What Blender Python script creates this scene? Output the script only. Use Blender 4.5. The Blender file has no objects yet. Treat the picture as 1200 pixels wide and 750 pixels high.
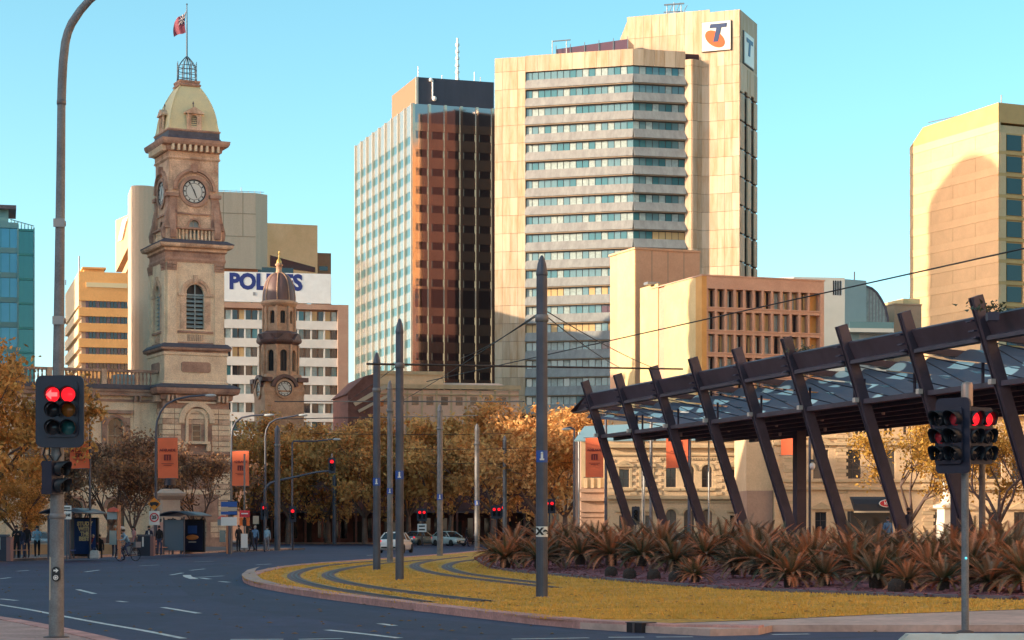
import bpy, bmesh, math, random
from mathutils import Vector, Matrix, Euler, noise
R = math.radians
sc = bpy.context.scene
COL = sc.collection
rnd = random.Random(11)

# ------------------------------------------------------------------ camera
CAMH = 1.7
FPX = 2400.0          # focal length in photo pixels (photo 1200 wide)
HZ = 620.0            # horizon row in the photo
cd = bpy.data.cameras.new('camera')
cam = bpy.data.objects.new('camera', cd)
COL.objects.link(cam)
cam.location = (0, 0, CAMH)
cam.rotation_euler = (R(90), 0, 0)
cd.sensor_width = 36.0
cd.lens = 36.0 * FPX / 1200.0
cd.shift_y = (HZ - 375.0) / 1200.0
cd.clip_start = 0.1
cd.clip_end = 6000
sc.camera = cam

# ------------------------------------------------------------------ world, sun
SUN_EL = R(13.0)
SUN_V = Vector((-1.0, -0.35, 0)).normalized() * math.cos(SUN_EL) + Vector((0, 0, math.sin(SUN_EL)))
wd = bpy.data.worlds.new("World")
sc.world = wd
wd.use_nodes = True
nt = wd.node_tree
bg = nt.nodes['Background']
sky = nt.nodes.new('ShaderNodeTexSky')
sky.sky_type = 'NISHITA'
sky.sun_disc = False
sky.sun_elevation = SUN_EL
sky.sun_rotation = math.atan2(SUN_V.x, SUN_V.y)
sky.air_density = 0.6
sky.dust_density = 1.2
sky.ozone_density = 1.5
hs = nt.nodes.new('ShaderNodeHueSaturation')
hs.inputs['Saturation'].default_value = 1.16
hs.inputs['Hue'].default_value = 0.464
tint = nt.nodes.new('ShaderNodeMix')
tint.data_type = 'RGBA'
tint.blend_type = 'MULTIPLY'
tint.inputs[0].default_value = 1.0
tint.inputs[7].default_value = (0.96, 0.83, 0.74, 1)
nt.links.new(sky.outputs[0], hs.inputs['Color'])
nt.links.new(hs.outputs[0], tint.inputs[6])
nt.links.new(tint.outputs[2], bg.inputs[0])
bg.inputs[1].default_value = 0.15
sl = bpy.data.lights.new('sun', 'SUN')
sl.energy = 2.65
sl.angle = R(0.5)
sl.color = (1.0, 0.77, 0.52)
so = bpy.data.objects.new('sun', sl)
COL.objects.link(so)
so.rotation_euler = SUN_V.to_track_quat('Z', 'Y').to_euler()
so.location = (-60, -20, 80)
sc.view_settings.view_transform = 'Standard'
sc.view_settings.look = 'None'
sc.view_settings.exposure = 1.64
sc.view_settings.gamma = 1.0

# ------------------------------------------------------------------ photo measure -> place
def gx(px, Y): return (px - 600.0) / FPX * Y
def gz(py, Y): return CAMH + (HZ - py) / FPX * Y
def G(px, py, z=0.0):
    Y = (CAMH - z) * FPX / (py - HZ)
    return Vector((gx(px, Y), Y, z))

# ------------------------------------------------------------------ materials
MATS = {}
def mat(name, col, rough=0.7, metal=0.0, var=0.0, vscale=0.6, col2=None, streak=False, bump=0.0, bscale=8.0,
        emit=None, estr=1.0, spec=0.5, alpha=1.0, trans=0.0, coat=0.0, fine=0.0):
    if name in MATS: return MATS[name]
    m = bpy.data.materials.new(name)
    m.use_nodes = True
    t = m.node_tree
    b = t.nodes['Principled BSDF']
    c = tuple(col) + (1,) if len(col) == 3 else col
    b.inputs['Base Color'].default_value = c
    b.inputs['Roughness'].default_value = rough
    b.inputs['Metallic'].default_value = metal
    b.inputs['Specular IOR Level'].default_value = spec
    if coat: b.inputs['Coat Weight'].default_value = coat
    if trans: b.inputs['Transmission Weight'].default_value = trans
    if alpha < 1: b.inputs['Alpha'].default_value = alpha
    if emit:
        b.inputs['Emission Color'].default_value = tuple(emit) + (1,)
        b.inputs['Emission Strength'].default_value = estr
    if var or col2 or bump or fine:
        geo = t.nodes.new('ShaderNodeNewGeometry')
        mp = t.nodes.new('ShaderNodeMapping')
        t.links.new(geo.outputs['Position'], mp.inputs[0])
        if streak: mp.inputs['Scale'].default_value = (1, 1, 0.12)
        if var or col2:
            n = t.nodes.new('ShaderNodeTexNoise')
            n.inputs['Scale'].default_value = vscale
            n.inputs['Detail'].default_value = 6
            n.inputs['Roughness'].default_value = 0.65
            t.links.new(mp.outputs[0], n.inputs[0])
            cr = t.nodes.new('ShaderNodeValToRGB')
            cr.color_ramp.elements[0].position = 0.32
            cr.color_ramp.elements[1].position = 0.68
            c2 = col2 if col2 else tuple(x * (1 - var) for x in col[:3])
            cr.color_ramp.elements[0].color = tuple(c2[:3]) + (1,)
            cr.color_ramp.elements[1].color = c if col2 else tuple(min(1, x * (1 + var * 0.5)) for x in col[:3]) + (1,)
            t.links.new(n.outputs[0], cr.inputs[0])
            last = cr.outputs[0]
            if fine:
                n3 = t.nodes.new('ShaderNodeTexNoise')
                n3.inputs['Scale'].default_value = vscale * 14
                n3.inputs['Detail'].default_value = 4
                t.links.new(geo.outputs['Position'], n3.inputs[0])
                mr = t.nodes.new('ShaderNodeMapRange')
                mr.inputs[1].default_value = 0.3; mr.inputs[2].default_value = 0.7
                mr.inputs[3].default_value = 1 - fine; mr.inputs[4].default_value = 1 + fine
                t.links.new(n3.outputs[0], mr.inputs[0])
                mx = t.nodes.new('ShaderNodeMix'); mx.data_type = 'RGBA'; mx.blend_type = 'MULTIPLY'
                mx.inputs[0].default_value = 1
                t.links.new(last, mx.inputs[6]); t.links.new(mr.outputs[0], mx.inputs[7])
                last = mx.outputs[2]
            t.links.new(last, b.inputs['Base Color'])
        if bump:
            n2 = t.nodes.new('ShaderNodeTexNoise')
            n2.inputs['Scale'].default_value = bscale
            n2.inputs['Detail'].default_value = 5
            t.links.new(geo.outputs['Position'], n2.inputs[0])
            bp = t.nodes.new('ShaderNodeBump')
            bp.inputs['Strength'].default_value = bump
            bp.inputs['Distance'].default_value = 0.1
            t.links.new(n2.outputs[0], bp.inputs['Height'])
            t.links.new(bp.outputs[0], b.inputs['Normal'])
    MATS[name] = m
    return m

# ------------------------------------------------------------------ mesh builder
class MB:
    def __init__(s):
        s.v = []; s.f = []; s.m = []; s.sm = []
    def add(s, vs, fs, mi=0, smooth=False):
        o = len(s.v)
        s.v.extend([tuple(p) for p in vs])
        for f in fs:
            s.f.append(tuple(i + o for i in f)); s.m.append(mi); s.sm.append(smooth)
        return s
    def box(s, x0, x1, y0, y1, z0, z1, mi=0):
        return s.add([(x0,y0,z0),(x1,y0,z0),(x1,y1,z0),(x0,y1,z0),(x0,y0,z1),(x1,y0,z1),(x1,y1,z1),(x0,y1,z1)],
                     [(0,3,2,1),(4,5,6,7),(0,1,5,4),(1,2,6,5),(2,3,7,6),(3,0,4,7)], mi)
    def obox(s, c, size, rot, mi=0):
        M = rot if isinstance(rot, Matrix) else Euler(rot).to_matrix()
        vs = []
        for k in ((-1,-1,-1),(1,-1,-1),(1,1,-1),(-1,1,-1),(-1,-1,1),(1,-1,1),(1,1,1),(-1,1,1)):
            vs.append(Vector(c) + M @ Vector((k[0]*size[0]/2, k[1]*size[1]/2, k[2]*size[2]/2)))
        return s.add(vs, [(0,3,2,1),(4,5,6,7),(0,1,5,4),(1,2,6,5),(2,3,7,6),(3,0,4,7)], mi)
    def beam(s, p0, p1, w, h, mi=0, up=(0,0,1)):
        p0 = Vector(p0); p1 = Vector(p1); d = (p1 - p0); L = d.length
        if L < 1e-6: return s
        d.normalize(); u = Vector(up)
        x = d.cross(u)
        if x.length < 1e-4: x = d.cross(Vector((0,1,0)))
        x.normalize(); z = x.cross(d)
        vs = []
        for p in (p0, p1):
            for a, b in ((-1,-1),(1,-1),(1,1),(-1,1)):
                vs.append(p + x*(a*w/2) + z*(b*h/2))
        return s.add(vs, [(0,1,2,3),(7,6,5,4),(0,4,5,1),(1,5,6,2),(2,6,7,3),(3,7,4,0)], mi)
    def prism(s, poly, z0, z1, mi=0, mtop=None):
        n = len(poly)
        vs = [(p[0],p[1],z0) for p in poly] + [(p[0],p[1],z1) for p in poly]
        s.add(vs, [(i,(i+1)%n,(i+1)%n+n,i+n) for i in range(n)] + [tuple(range(n-1,-1,-1))], mi)
        s.add([(p[0],p[1],z1) for p in poly], [tuple(range(n))], mi if mtop is None else mtop)
        return s
    def ext(s, poly, d0, d1, mp, mi=0):
        """polygon in (u,z) extruded through depth d0..d1 with a map"""
        n = len(poly)
        vs = [mp(u, d0, z) for u, z in poly] + [mp(u, d1, z) for u, z in poly]
        return s.add(vs, [tuple(range(n)), tuple(range(2*n-1, n-1, -1))] + [(i,(i+1)%n,(i+1)%n+n,i+n) for i in range(n)], mi)
    def rect(s, x0, x1, y0, y1, prof, mi=0, cap=True):
        """stacked rectangular mouldings: prof = [(offset,z)...]"""
        vs = []
        for o, z in prof:
            vs += [(x0-o,y0-o,z),(x1+o,y0-o,z),(x1+o,y1+o,z),(x0-o,y1+o,z)]
        fs = []
        for k in range(len(prof)-1):
            for i in range(4):
                j = (i+1) % 4
                fs.append((4*k+i, 4*k+j, 4*k+4+j, 4*k+4+i))
        if cap:
            fs.append((3,2,1,0)); q = 4*(len(prof)-1); fs.append((q,q+1,q+2,q+3))
        return s.add(vs, fs, mi)
    def lathe(s, prof, c=(0,0), n=16, mi=0, smooth=True, rot=0.0, cap=True):
        vs = []
        for r, z in prof:
            for i in range(n):
                a = rot + 2*math.pi*i/n
                vs.append((c[0]+r*math.cos(a), c[1]+r*math.sin(a), z))
        fs = []
        for k in range(len(prof)-1):
            for i in range(n):
                j = (i+1) % n
                fs.append((n*k+i, n*k+j, n*k+n+j, n*k+n+i))
        s.add(vs, fs, mi, smooth)
        if cap:
            q = len(vs) - n
            s.add(vs[:n], [tuple(range(n-1,-1,-1))], mi); s.add(vs[q:], [tuple(range(n))], mi)
        return s
    def tube(s, pts, rads, n=8, mi=0, smooth=True, cap=True):
        pts = [Vector(p) for p in pts]
        if not hasattr(rads, '__len__'): rads = [rads]*len(pts)
        vs = []; prev = None
        for k, p in enumerate(pts):
            if k == 0: d = pts[1]-pts[0]
            elif k == len(pts)-1: d = pts[-1]-pts[-2]
            else: d = pts[k+1]-pts[k-1]
            if d.length < 1e-9: d = Vector((0,0,1))
            d.normalize()
            if prev is None:
                a = Vector((0,0,1)) if abs(d.z) < 0.9 else Vector((1,0,0))
                x = d.cross(a).normalized()
            else:
                x = (prev - d*prev.dot(d))
                x = x.normalized() if x.length > 1e-6 else d.orthogonal().normalized()
            prev = x; y = d.cross(x)
            for i in range(n):
                t = 2*math.pi*i/n
                vs.append(p + (x*math.cos(t)+y*math.sin(t))*rads[k])
        fs = []
        for k in range(len(pts)-1):
            for i in range(n):
                j = (i+1) % n
                fs.append((n*k+i, n*k+j, n*k+n+j, n*k+n+i))
        s.add(vs, fs, mi, smooth)
        if cap:
            q = len(vs)-n
            s.add(vs[:n], [tuple(range(n-1,-1,-1))], mi); s.add(vs[q:], [tuple(range(n))], mi)
        return s
    def ball(s, c, r, nu=10, nv=6, mi=0, smooth=True):
        if not hasattr(r, '__len__'): r = (r,r,r)
        vs = [(c[0],c[1],c[2]-r[2])]
        for k in range(1, nv):
            a = -math.pi/2 + math.pi*k/nv
            for i in range(nu):
                t = 2*math.pi*i/nu
                vs.append((c[0]+r[0]*math.cos(a)*math.cos(t), c[1]+r[1]*math.cos(a)*math.sin(t), c[2]+r[2]*math.sin(a)))
        vs.append((c[0],c[1],c[2]+r[2]))
        fs = [(0, 1+(i+1)%nu, 1+i) for i in range(nu)]
        for k in range(nv-2):
            for i in range(nu):
                j = (i+1) % nu
                fs.append((1+nu*k+i, 1+nu*k+j, 1+nu*k+nu+j, 1+nu*k+nu+i))
        L = len(vs)-1
        fs += [(1+nu*(nv-2)+i, 1+nu*(nv-2)+(i+1)%nu, L) for i in range(nu)]
        return s.add(vs, fs, mi, smooth)
    def disc(s, c, r, mp, d, n=20, mi=0, r2=0.0, a0=0.0, a1=2*math.pi):
        """flat ring or disc on a wall map at (u,z)=c, depth d"""
        full = abs(a1-a0-2*math.pi) < 1e-6
        cnt = n if full else n+1
        o = [mp(c[0]+r*math.cos(a0+(a1-a0)*i/n), d, c[1]+r*math.sin(a0+(a1-a0)*i/n)) for i in range(cnt)]
        if r2 <= 0:
            return s.add(o if full else o+[mp(c[0],d,c[1])], [tuple(range(len(o) if full else len(o)+1))], mi)
        q = [mp(c[0]+r2*math.cos(a0+(a1-a0)*i/n), d, c[1]+r2*math.sin(a0+(a1-a0)*i/n)) for i in range(cnt)]
        return s.add(o+q, [(i,(i+1)%cnt,cnt+(i+1)%cnt,cnt+i) for i in range(cnt if full else n)], mi)
    def ring(s, c, r, r2, mp, d0, d1, n=20, mi=0, a0=0.0, a1=2*math.pi):
        """solid ring (archivolt) on a wall map"""
        full = abs(a1-a0-2*math.pi) < 1e-6
        cnt = n if full else n+1
        L = []
        for rr, dd in ((r,d0),(r2,d0),(r2,d1),(r,d1)):
            L.append([mp(c[0]+rr*math.cos(a0+(a1-a0)*i/n), dd, c[1]+rr*math.sin(a0+(a1-a0)*i/n)) for i in range(cnt)])
        vs = L[0]+L[1]+L[2]+L[3]
        fs = []
        for k in range(4):
            for i in range(cnt if full else n):
                j = (i+1) % cnt; kk = (k+1) % 4
                fs.append((k*cnt+i, k*cnt+j, kk*cnt+j, kk*cnt+i))
        if not full:
            fs += [(0,cnt,2*cnt,3*cnt), (cnt-1,2*cnt-1,3*cnt-1,4*cnt-1)]
        return s.add(vs, fs, mi)
    def grid(s, mp, u0, u1, z0, z1, holes, depth, mi=0, mr=None, back=None):
        """wall sheet with recessed rectangular/arched openings; holes=[(u0,u1,z0,z1,arch)]"""
        if mr is None: mr = mi
        us = sorted(set([u0,u1]+[round(h[0],4) for h in holes]+[round(h[1],4) for h in holes]))
        zs = sorted(set([z0,z1]+[round(h[2],4) for h in holes]+[round(h[3],4) for h in holes]))
        us = [u for u in us if u0-1e-6 <= u <= u1+1e-6]; zs = [z for z in zs if z0-1e-6 <= z <= z1+1e-6]
        for i in range(len(us)-1):
            um = (us[i]+us[i+1])/2
            for j in range(len(zs)-1):
                zm = (zs[j]+zs[j+1])/2
                if any(h[0] < um < h[1] and h[2] < zm < h[3] for h in holes): continue
                s.add([mp(us[i],0,zs[j]),mp(us[i+1],0,zs[j]),mp(us[i+1],0,zs[j+1]),mp(us[i],0,zs[j+1])],[(0,1,2,3)],mi)
        for h in holes:
            a,b,c,d = h[:4]
            arch = len(h) > 4 and h[4]
            zt = d
            if arch:
                r = (b-a)/2; zc = d-r; cu = (a+b)/2; n = 10
                pts = [(cu-r*math.cos(math.pi*i/n), zc+r*math.sin(math.pi*i/n)) for i in range(n+1)]
                for i in range(n):
                    p,q = pts[i],pts[i+1]
                    s.add([mp(p[0],0,p[1]),mp(q[0],0,q[1]),mp(q[0],0,d),mp(p[0],0,d)],[(0,1,2,3)],mi)
                    s.add([mp(p[0],0,p[1]),mp(q[0],0,q[1]),mp(q[0],depth,q[1]),mp(p[0],depth,p[1])],[(0,1,2,3)],mr)
                zt = zc
            else:
                s.add([mp(a,0,d),mp(b,0,d),mp(b,depth,d),mp(a,depth,d)],[(0,1,2,3)],mr)
            s.add([mp(a,0,c),mp(b,0,c),mp(b,depth,c),mp(a,depth,c)],[(0,1,2,3)],mr)
            s.add([mp(a,0,c),mp(a,0,zt),mp(a,depth,zt),mp(a,depth,c)],[(0,1,2,3)],mr)
            s.add([mp(b,0,c),mp(b,0,zt),mp(b,depth,zt),mp(b,depth,c)],[(0,1,2,3)],mr)
            if back is not None:
                s.add([mp(a,depth,c),mp(b,depth,c),mp(b,depth,d),mp(a,depth,d)],[(0,1,2,3)],back)
        return s
    def mesh(s, name, mats):
        me = bpy.data.meshes.new(name)
        me.from_pydata(s.v, [], s.f)
        if not isinstance(mats, (list,tuple)): mats = [mats]
        for m in mats: me.materials.append(m)
        me.polygons.foreach_set('material_index', s.m)
        me.polygons.foreach_set('use_smooth', s.sm)
        bm = bmesh.new(); bm.from_mesh(me)
        bmesh.ops.recalc_face_normals(bm, faces=bm.faces)
        bm.to_mesh(me); bm.free()
        me.update()
        return me
    def build(s, name, mats, parent=None, loc=(0,0,0), rz=0.0):
        return link(name, s.mesh(name, mats), parent, loc, (0,0,rz))

def link(name, me, parent=None, loc=(0,0,0), rot=(0,0,0), scale=(1,1,1)):
    o = bpy.data.objects.new(name, me)
    COL.objects.link(o)
    o.parent = parent
    o.location = loc; o.rotation_euler = rot; o.scale = scale
    return o

def tag(o, label=None, cat=None, group=None, kind=None):
    if label: o['label'] = label
    if cat: o['category'] = cat
    if group: o['group'] = group
    if kind: o['kind'] = kind
    return o

def thing(name, label, cat, loc=(0,0,0), rz=0.0, group=None):
    o = link(name, None, None, loc, (0,0,rz))
    o.empty_display_size = 0.3
    return tag(o, label, cat, group)

CUBES = {}
def cube(m):
    k = m.name
    if k not in CUBES:
        CUBES[k] = MB().box(-.5,.5,-.5,.5,-.5,.5).mesh('block_'+k, m)
    return CUBES[k]
def bx(name, parent, m, x0, x1, y0, y1, z0, z1, rz=0.0):
    return link(name, cube(m), parent, ((x0+x1)/2,(y0+y1)/2,(z0+z1)/2), (0,0,rz), (abs(x1-x0),abs(y1-y0),abs(z1-z0)))

def copy_tree(o, parent=None):
    c = o.copy(); COL.objects.link(c)
    if parent is not None: c.parent = parent
    for ch in list(o.children): copy_tree(ch, c)
    return c

def mpF(u, d, z): return (u, d, z)                   # front wall of a block: plane y=0
def mpL(u, d, z): return (d, u, z)                   # left wall of a block: plane x=0
def mpat(x0, y0, ang):                               # wall starting at (x0,y0) running along ang, inward = left of run
    c, s_ = math.cos(ang), math.sin(ang)
    return lambda u, d, z: (x0+u*c-d*s_, y0+u*s_+d*c, z)

WM = {}
def window_mesh(w, h, nx, nz, frame, glass, arch=False, bar=0.06, dep=0.08):
    k = (round(w,2), round(h,2), nx, nz, frame.name, glass.name, arch, bar)
    if k in WM: return WM[k]
    b = MB()
    if arch:
        r = w/2; zc = h-r; n = 10
        poly = [(-r,0),(r,0)]+[(r*math.cos(math.pi*i/n), zc+r*math.sin(math.pi*i/n)) for i in range(n+1)]
        b.add([(u,dep*.6,z) for u,z in poly],[tuple(range(len(poly)))],1)
        b.ring((0,zc),r,r-bar,mpF,0,dep,n=10,mi=0,a0=0,a1=math.pi)
        b.box(-r,-r+bar,0,dep,0,zc); b.box(r-bar,r,0,dep,0,zc); b.box(-r+bar,r-bar,0,dep,0,bar)
        top = zc
    else:
        b.add([(-w/2,dep*.6,0),(w/2,dep*.6,0),(w/2,dep*.6,h),(-w/2,dep*.6,h)],[(0,1,2,3)],1)
        b.box(-w/2,-w/2+bar,0,dep,0,h); b.box(w/2-bar,w/2,0,dep,0,h)
        b.box(-w/2+bar,w/2-bar,0,dep,0,bar); b.box(-w/2+bar,w/2-bar,0,dep,h-bar,h)
        top = h
    for i in range(1,nx):
        u = -w/2+w*i/nx
        b.box(u-bar*.35,u+bar*.35,.01,dep-.01,bar,h-bar)
    for j in range(1,nz):
        z = top*j/nz
        b.box(-w/2+bar,w/2-bar,.015,dep-.015,z-bar*.35,z+bar*.35)
    WM[k] = b.mesh('window', [frame, glass])
    return WM[k]

def text_mesh(body, size, m, extrude=0.01, bold=0.0, align='CENTER', shear=0.0, space=1.0):
    cu = bpy.data.curves.new('lettering', 'FONT')
    cu.body = body; cu.size = size; cu.extrude = extrude; cu.offset = bold
    cu.align_x = align; cu.align_y = 'CENTER'; cu.shear = shear; cu.space_character = space
    cu.resolution_u = 3
    o = bpy.data.objects.new('lettering', cu)
    COL.objects.link(o)
    dg = bpy.context.evaluated_depsgraph_get()
    me = bpy.data.meshes.new_from_object(o.evaluated_get(dg))
    me.materials.clear(); me.materials.append(m)
    bpy.data.objects.remove(o); bpy.data.curves.remove(cu)
    return me
def lettering(body, size, m, parent, loc, rot=(R(90),0,0), extrude=0.006, bold=0.0, sx=1.0, shear=0.0, space=1.0, name='lettering'):
    return link(name, text_mesh(body,size,m,extrude,bold,shear=shear,space=space), parent, loc, rot, (sx,1,1))

class Site:
    """a building placed by its near corner: px column, distance, facing angle"""
    def __init__(s, px, Y, deg):
        s.X = gx(px,Y); s.Y = Y; s.a = R(deg); s.c = math.cos(s.a); s.s = math.sin(s.a)
    def u(s, px, v=0.0):
        k = (px-600)/FPX; X0 = s.X - s.s*v; Y0 = s.Y + s.c*v
        return (k*Y0 - X0)/(s.c - k*s.s)
    def v(s, px, u=0.0):
        k = (px-600)/FPX; X0 = s.X + s.c*u; Y0 = s.Y + s.s*u
        return (k*Y0 - X0)/(-s.s - k*s.c)
    def z(s, py, u=0.0, v=0.0):
        return gz(py, s.Y + s.s*u + s.c*v)
    def thing(s, name, label, cat, group=None):
        return thing(name, label, cat, (s.X, s.Y, 0), s.a, group)
# ================================================================== materials
M_asph = mat('asphalt', (0.046,0.040,0.092), 0.68, var=0.35, vscale=0.18, bump=0.25, bscale=40, fine=0.22)
M_asph2 = mat('asphalt_patch', (0.038,0.033,0.076), 0.68, var=0.3, vscale=0.4, bump=0.25, bscale=40, fine=0.22)
M_line = mat('road_paint', (0.72,0.72,0.70), 0.6, var=0.45, vscale=2.5)
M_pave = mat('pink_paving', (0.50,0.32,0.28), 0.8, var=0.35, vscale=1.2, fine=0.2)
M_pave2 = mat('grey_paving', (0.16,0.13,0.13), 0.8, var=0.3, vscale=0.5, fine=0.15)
M_path = mat('pale_concrete_path', (0.62,0.42,0.35), 0.8, var=0.3, vscale=0.5, fine=0.15)
M_kerb = mat('kerb_stone', (0.62,0.31,0.27), 0.75, var=0.35, vscale=1.5, bump=0.2, fine=0.15)
M_kerb2 = mat('kerb_dark', (0.16,0.13,0.15), 0.75, var=0.3, vscale=1.5)
M_kerb3 = mat('kerb_pale', (0.50,0.34,0.28), 0.75, var=0.3, vscale=1.0)
M_ground = mat('ground_far', (0.10,0.09,0.09), 0.9, var=0.3, vscale=0.05)
M_turf = mat('turf_soil', (0.72,0.37,0.07), 0.9, var=0.3, vscale=0.6, col2=(0.46,0.26,0.05), fine=0.35, bump=0.4, bscale=25)
M_blade = mat('turf_blade', (0.82,0.45,0.09), 0.8, col2=(0.54,0.33,0.06), vscale=0.6)
M_track = mat('track_slab', (0.21,0.13,0.13), 0.8, var=0.3, vscale=1.5)
M_steel = mat('rail_steel', (0.12,0.10,0.10), 0.5, 0.6)
M_mulch = mat('bark_mulch', (0.33,0.115,0.135), 0.95, var=0.55, vscale=3.0, bump=0.8, bscale=12, fine=0.4)

def add_wear(m, lo=(.02,.018,.03)):
    t = m.node_tree; b = t.nodes['Principled BSDF']; src = b.inputs['Base Color'].links[0].from_socket
    g = t.nodes.new('ShaderNodeNewGeometry')
    v = t.nodes.new('ShaderNodeTexVoronoi'); v.feature = 'DISTANCE_TO_EDGE'; v.inputs['Scale'].default_value = .16
    nz = t.nodes.new('ShaderNodeTexNoise'); nz.inputs['Scale'].default_value = .5; nz.inputs['Detail'].default_value = 5
    ds = t.nodes.new('ShaderNodeMix'); ds.data_type = 'RGBA'; ds.blend_type = 'ADD'; ds.inputs[0].default_value = 2.5
    t.links.new(g.outputs['Position'], nz.inputs[0]); t.links.new(g.outputs['Position'], ds.inputs[6]); t.links.new(nz.outputs['Color'], ds.inputs[7]); t.links.new(ds.outputs[2], v.inputs[0])
    mr = t.nodes.new('ShaderNodeMapRange'); mr.inputs[1].default_value = .004; mr.inputs[2].default_value = .016; mr.inputs[3].default_value = .75; mr.inputs[4].default_value = 0
    t.links.new(v.outputs[0], mr.inputs[0])
    n2 = t.nodes.new('ShaderNodeTexNoise'); n2.inputs['Scale'].default_value = .09; n2.inputs['Detail'].default_value = 2; t.links.new(g.outputs['Position'], n2.inputs[0])
    mk = t.nodes.new('ShaderNodeMapRange'); mk.inputs[1].default_value = .46; mk.inputs[2].default_value = .56; t.links.new(n2.outputs[0], mk.inputs[0])
    mu = t.nodes.new('ShaderNodeMath'); mu.operation = 'MULTIPLY'; t.links.new(mr.outputs[0], mu.inputs[0]); t.links.new(mk.outputs[0], mu.inputs[1])
    # oil drips and polished wheel tracks
    n3 = t.nodes.new('ShaderNodeTexNoise'); n3.inputs['Scale'].default_value = 1.1; n3.inputs['Detail'].default_value = 3; t.links.new(g.outputs['Position'], n3.inputs[0])
    o3 = t.nodes.new('ShaderNodeMapRange'); o3.inputs[1].default_value = .62; o3.inputs[2].default_value = .74; o3.inputs[4].default_value = .45; t.links.new(n3.outputs[0], o3.inputs[0])
    mxx = t.nodes.new('ShaderNodeMath'); mxx.operation = 'MAXIMUM'; t.links.new(mu.outputs[0], mxx.inputs[0]); t.links.new(o3.outputs[0], mxx.inputs[1])
    mx = t.nodes.new('ShaderNodeMix'); mx.data_type = 'RGBA'; mx.inputs[7].default_value = lo+(1,)
    t.links.new(mxx.outputs[0], mx.inputs[0]); t.links.new(src, mx.inputs[6]); t.links.new(mx.outputs[2], b.inputs['Base Color'])
add_wear(M_asph); add_wear(M_asph2)
# ================================================================== ground sheets
def sheet(name, pts, m, kind='structure', z=None, thick=0.0):
    b = MB()
    P = [(p[0],p[1]) for p in pts]
    zz = z if z is not None else pts[0][2]
    if thick > 0: b.prism(P, zz-thick, zz)
    else: b.add([(x,y,zz) for x,y in P], [tuple(range(len(P)))])
    o = b.build(name, m)
    bm = bmesh.new(); bm.from_mesh(o.data)
    bmesh.ops.triangulate(bm, faces=[f for f in bm.faces if len(f.verts) > 4])
    bm.to_mesh(o.data); bm.free()
    o['kind'] = kind
    return o

sheet('ground', [(-2500,-400),(2500,-400),(2500,4000),(-2500,4000)], M_ground, z=-0.03)
sheet('road', [(-140,-60),(160,-60),(160,232),(-140,232)], M_asph, z=0.0)
patch_px = [(196,676),(215,666),(262,660),(290,664),(276,676),(282,690),(330,702),(420,716),(520,727),(640,738),(700,743),(560,744),(420,733),(300,716),(220,697)]
sheet('road_patch', [G(a,b) for a,b in patch_px], M_asph2, z=0.003)

# near footpath, bottom left
fp_edge = [G(-60,716,.13), G(0,722.5,.13), G(45,730,.13), G(90,739,.13), G(130,748,.13), G(175,760,.13)]
fp = fp_edge + [Vector((-3.0,12,.13)), Vector((-40,12,.13)), Vector((-40,42,.13))]
sheet('footpath', fp, M_pave, z=0.128, thick=0.13)

# far pavement beside the post office
fk = [G(-160,664), G(0,658.5), G(70,655.5), G(140,652.3), G(220,649), G(300,646.2), G(338,644.6)]
far_pave = [Vector((p.x,p.y,.12)) for p in fk] + [Vector((-17.2,170,0)), Vector((-20,178,0)), Vector((-26,183,0)), Vector((-120,225,0)), Vector((-120,92,0))]
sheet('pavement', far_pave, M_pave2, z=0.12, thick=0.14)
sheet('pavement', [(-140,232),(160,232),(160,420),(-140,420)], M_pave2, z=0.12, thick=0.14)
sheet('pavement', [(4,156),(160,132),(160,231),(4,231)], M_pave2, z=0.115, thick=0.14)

# tram reserve
isl_low = [(283,678.5),(287,684),(300,688.3),(340,696),(380,702.2),(460,712.5),(547,723),(630,732.6),(680,737)]
isl_top = [(562,645.3),(513,650),(437,655.3),(363,660.5),(325,664.5),(297,670.5),(286,675)]
outer = [G(a,b,.12) for a,b in isl_top] + [G(a,b,0) for a,b in isl_low]
right_edge = [G(757,731,.12), G(900,726,.12), G(1025,720,.12), G(1200,714,.12), G(1500,706,.12)]
grass_poly = outer + right_edge + [Vector((60,70,0)), Vector((70,140,0)), Vector((10,150,0))]
sheet('tram_lawn', grass_poly, M_turf, z=0.12)
path_poly = [G(680,737), G(733,740.3), G(832,745.5), G(889,744.2), G(905,740.5), G(1200,740.3), G(1500,741)] + [Vector((p.x,p.y,0)) for p in reversed(right_edge)]
sheet('path', path_poly, M_path, z=0.112, thick=0.12)

def resample(pts, step):
    out = []; pts = [Vector((p[0],p[1],0)) for p in pts]
    acc = [0]
    for a, b in zip(pts, pts[1:]): acc.append(acc[-1]+(b-a).length)
    n = max(1, int(round(acc[-1]/step)))
    k = 0
    for i in range(n+1):
        t = acc[-1]*i/n
        while k < len(pts)-2 and acc[k+1] < t: k += 1
        f = (t-acc[k])/max(1e-9, acc[k+1]-acc[k])
        out.append(pts[k].lerp(pts[k+1], f))
    return out
def smooth(pts, it=2):
    pts = [Vector((p[0],p[1],0)) for p in pts]
    for _ in range(it):
        q = [pts[0]]
        for a, b in zip(pts, pts[1:]): q += [a.lerp(b,.25), a.lerp(b,.75)]
        pts = q + [pts[-1]]
    return pts

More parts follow.
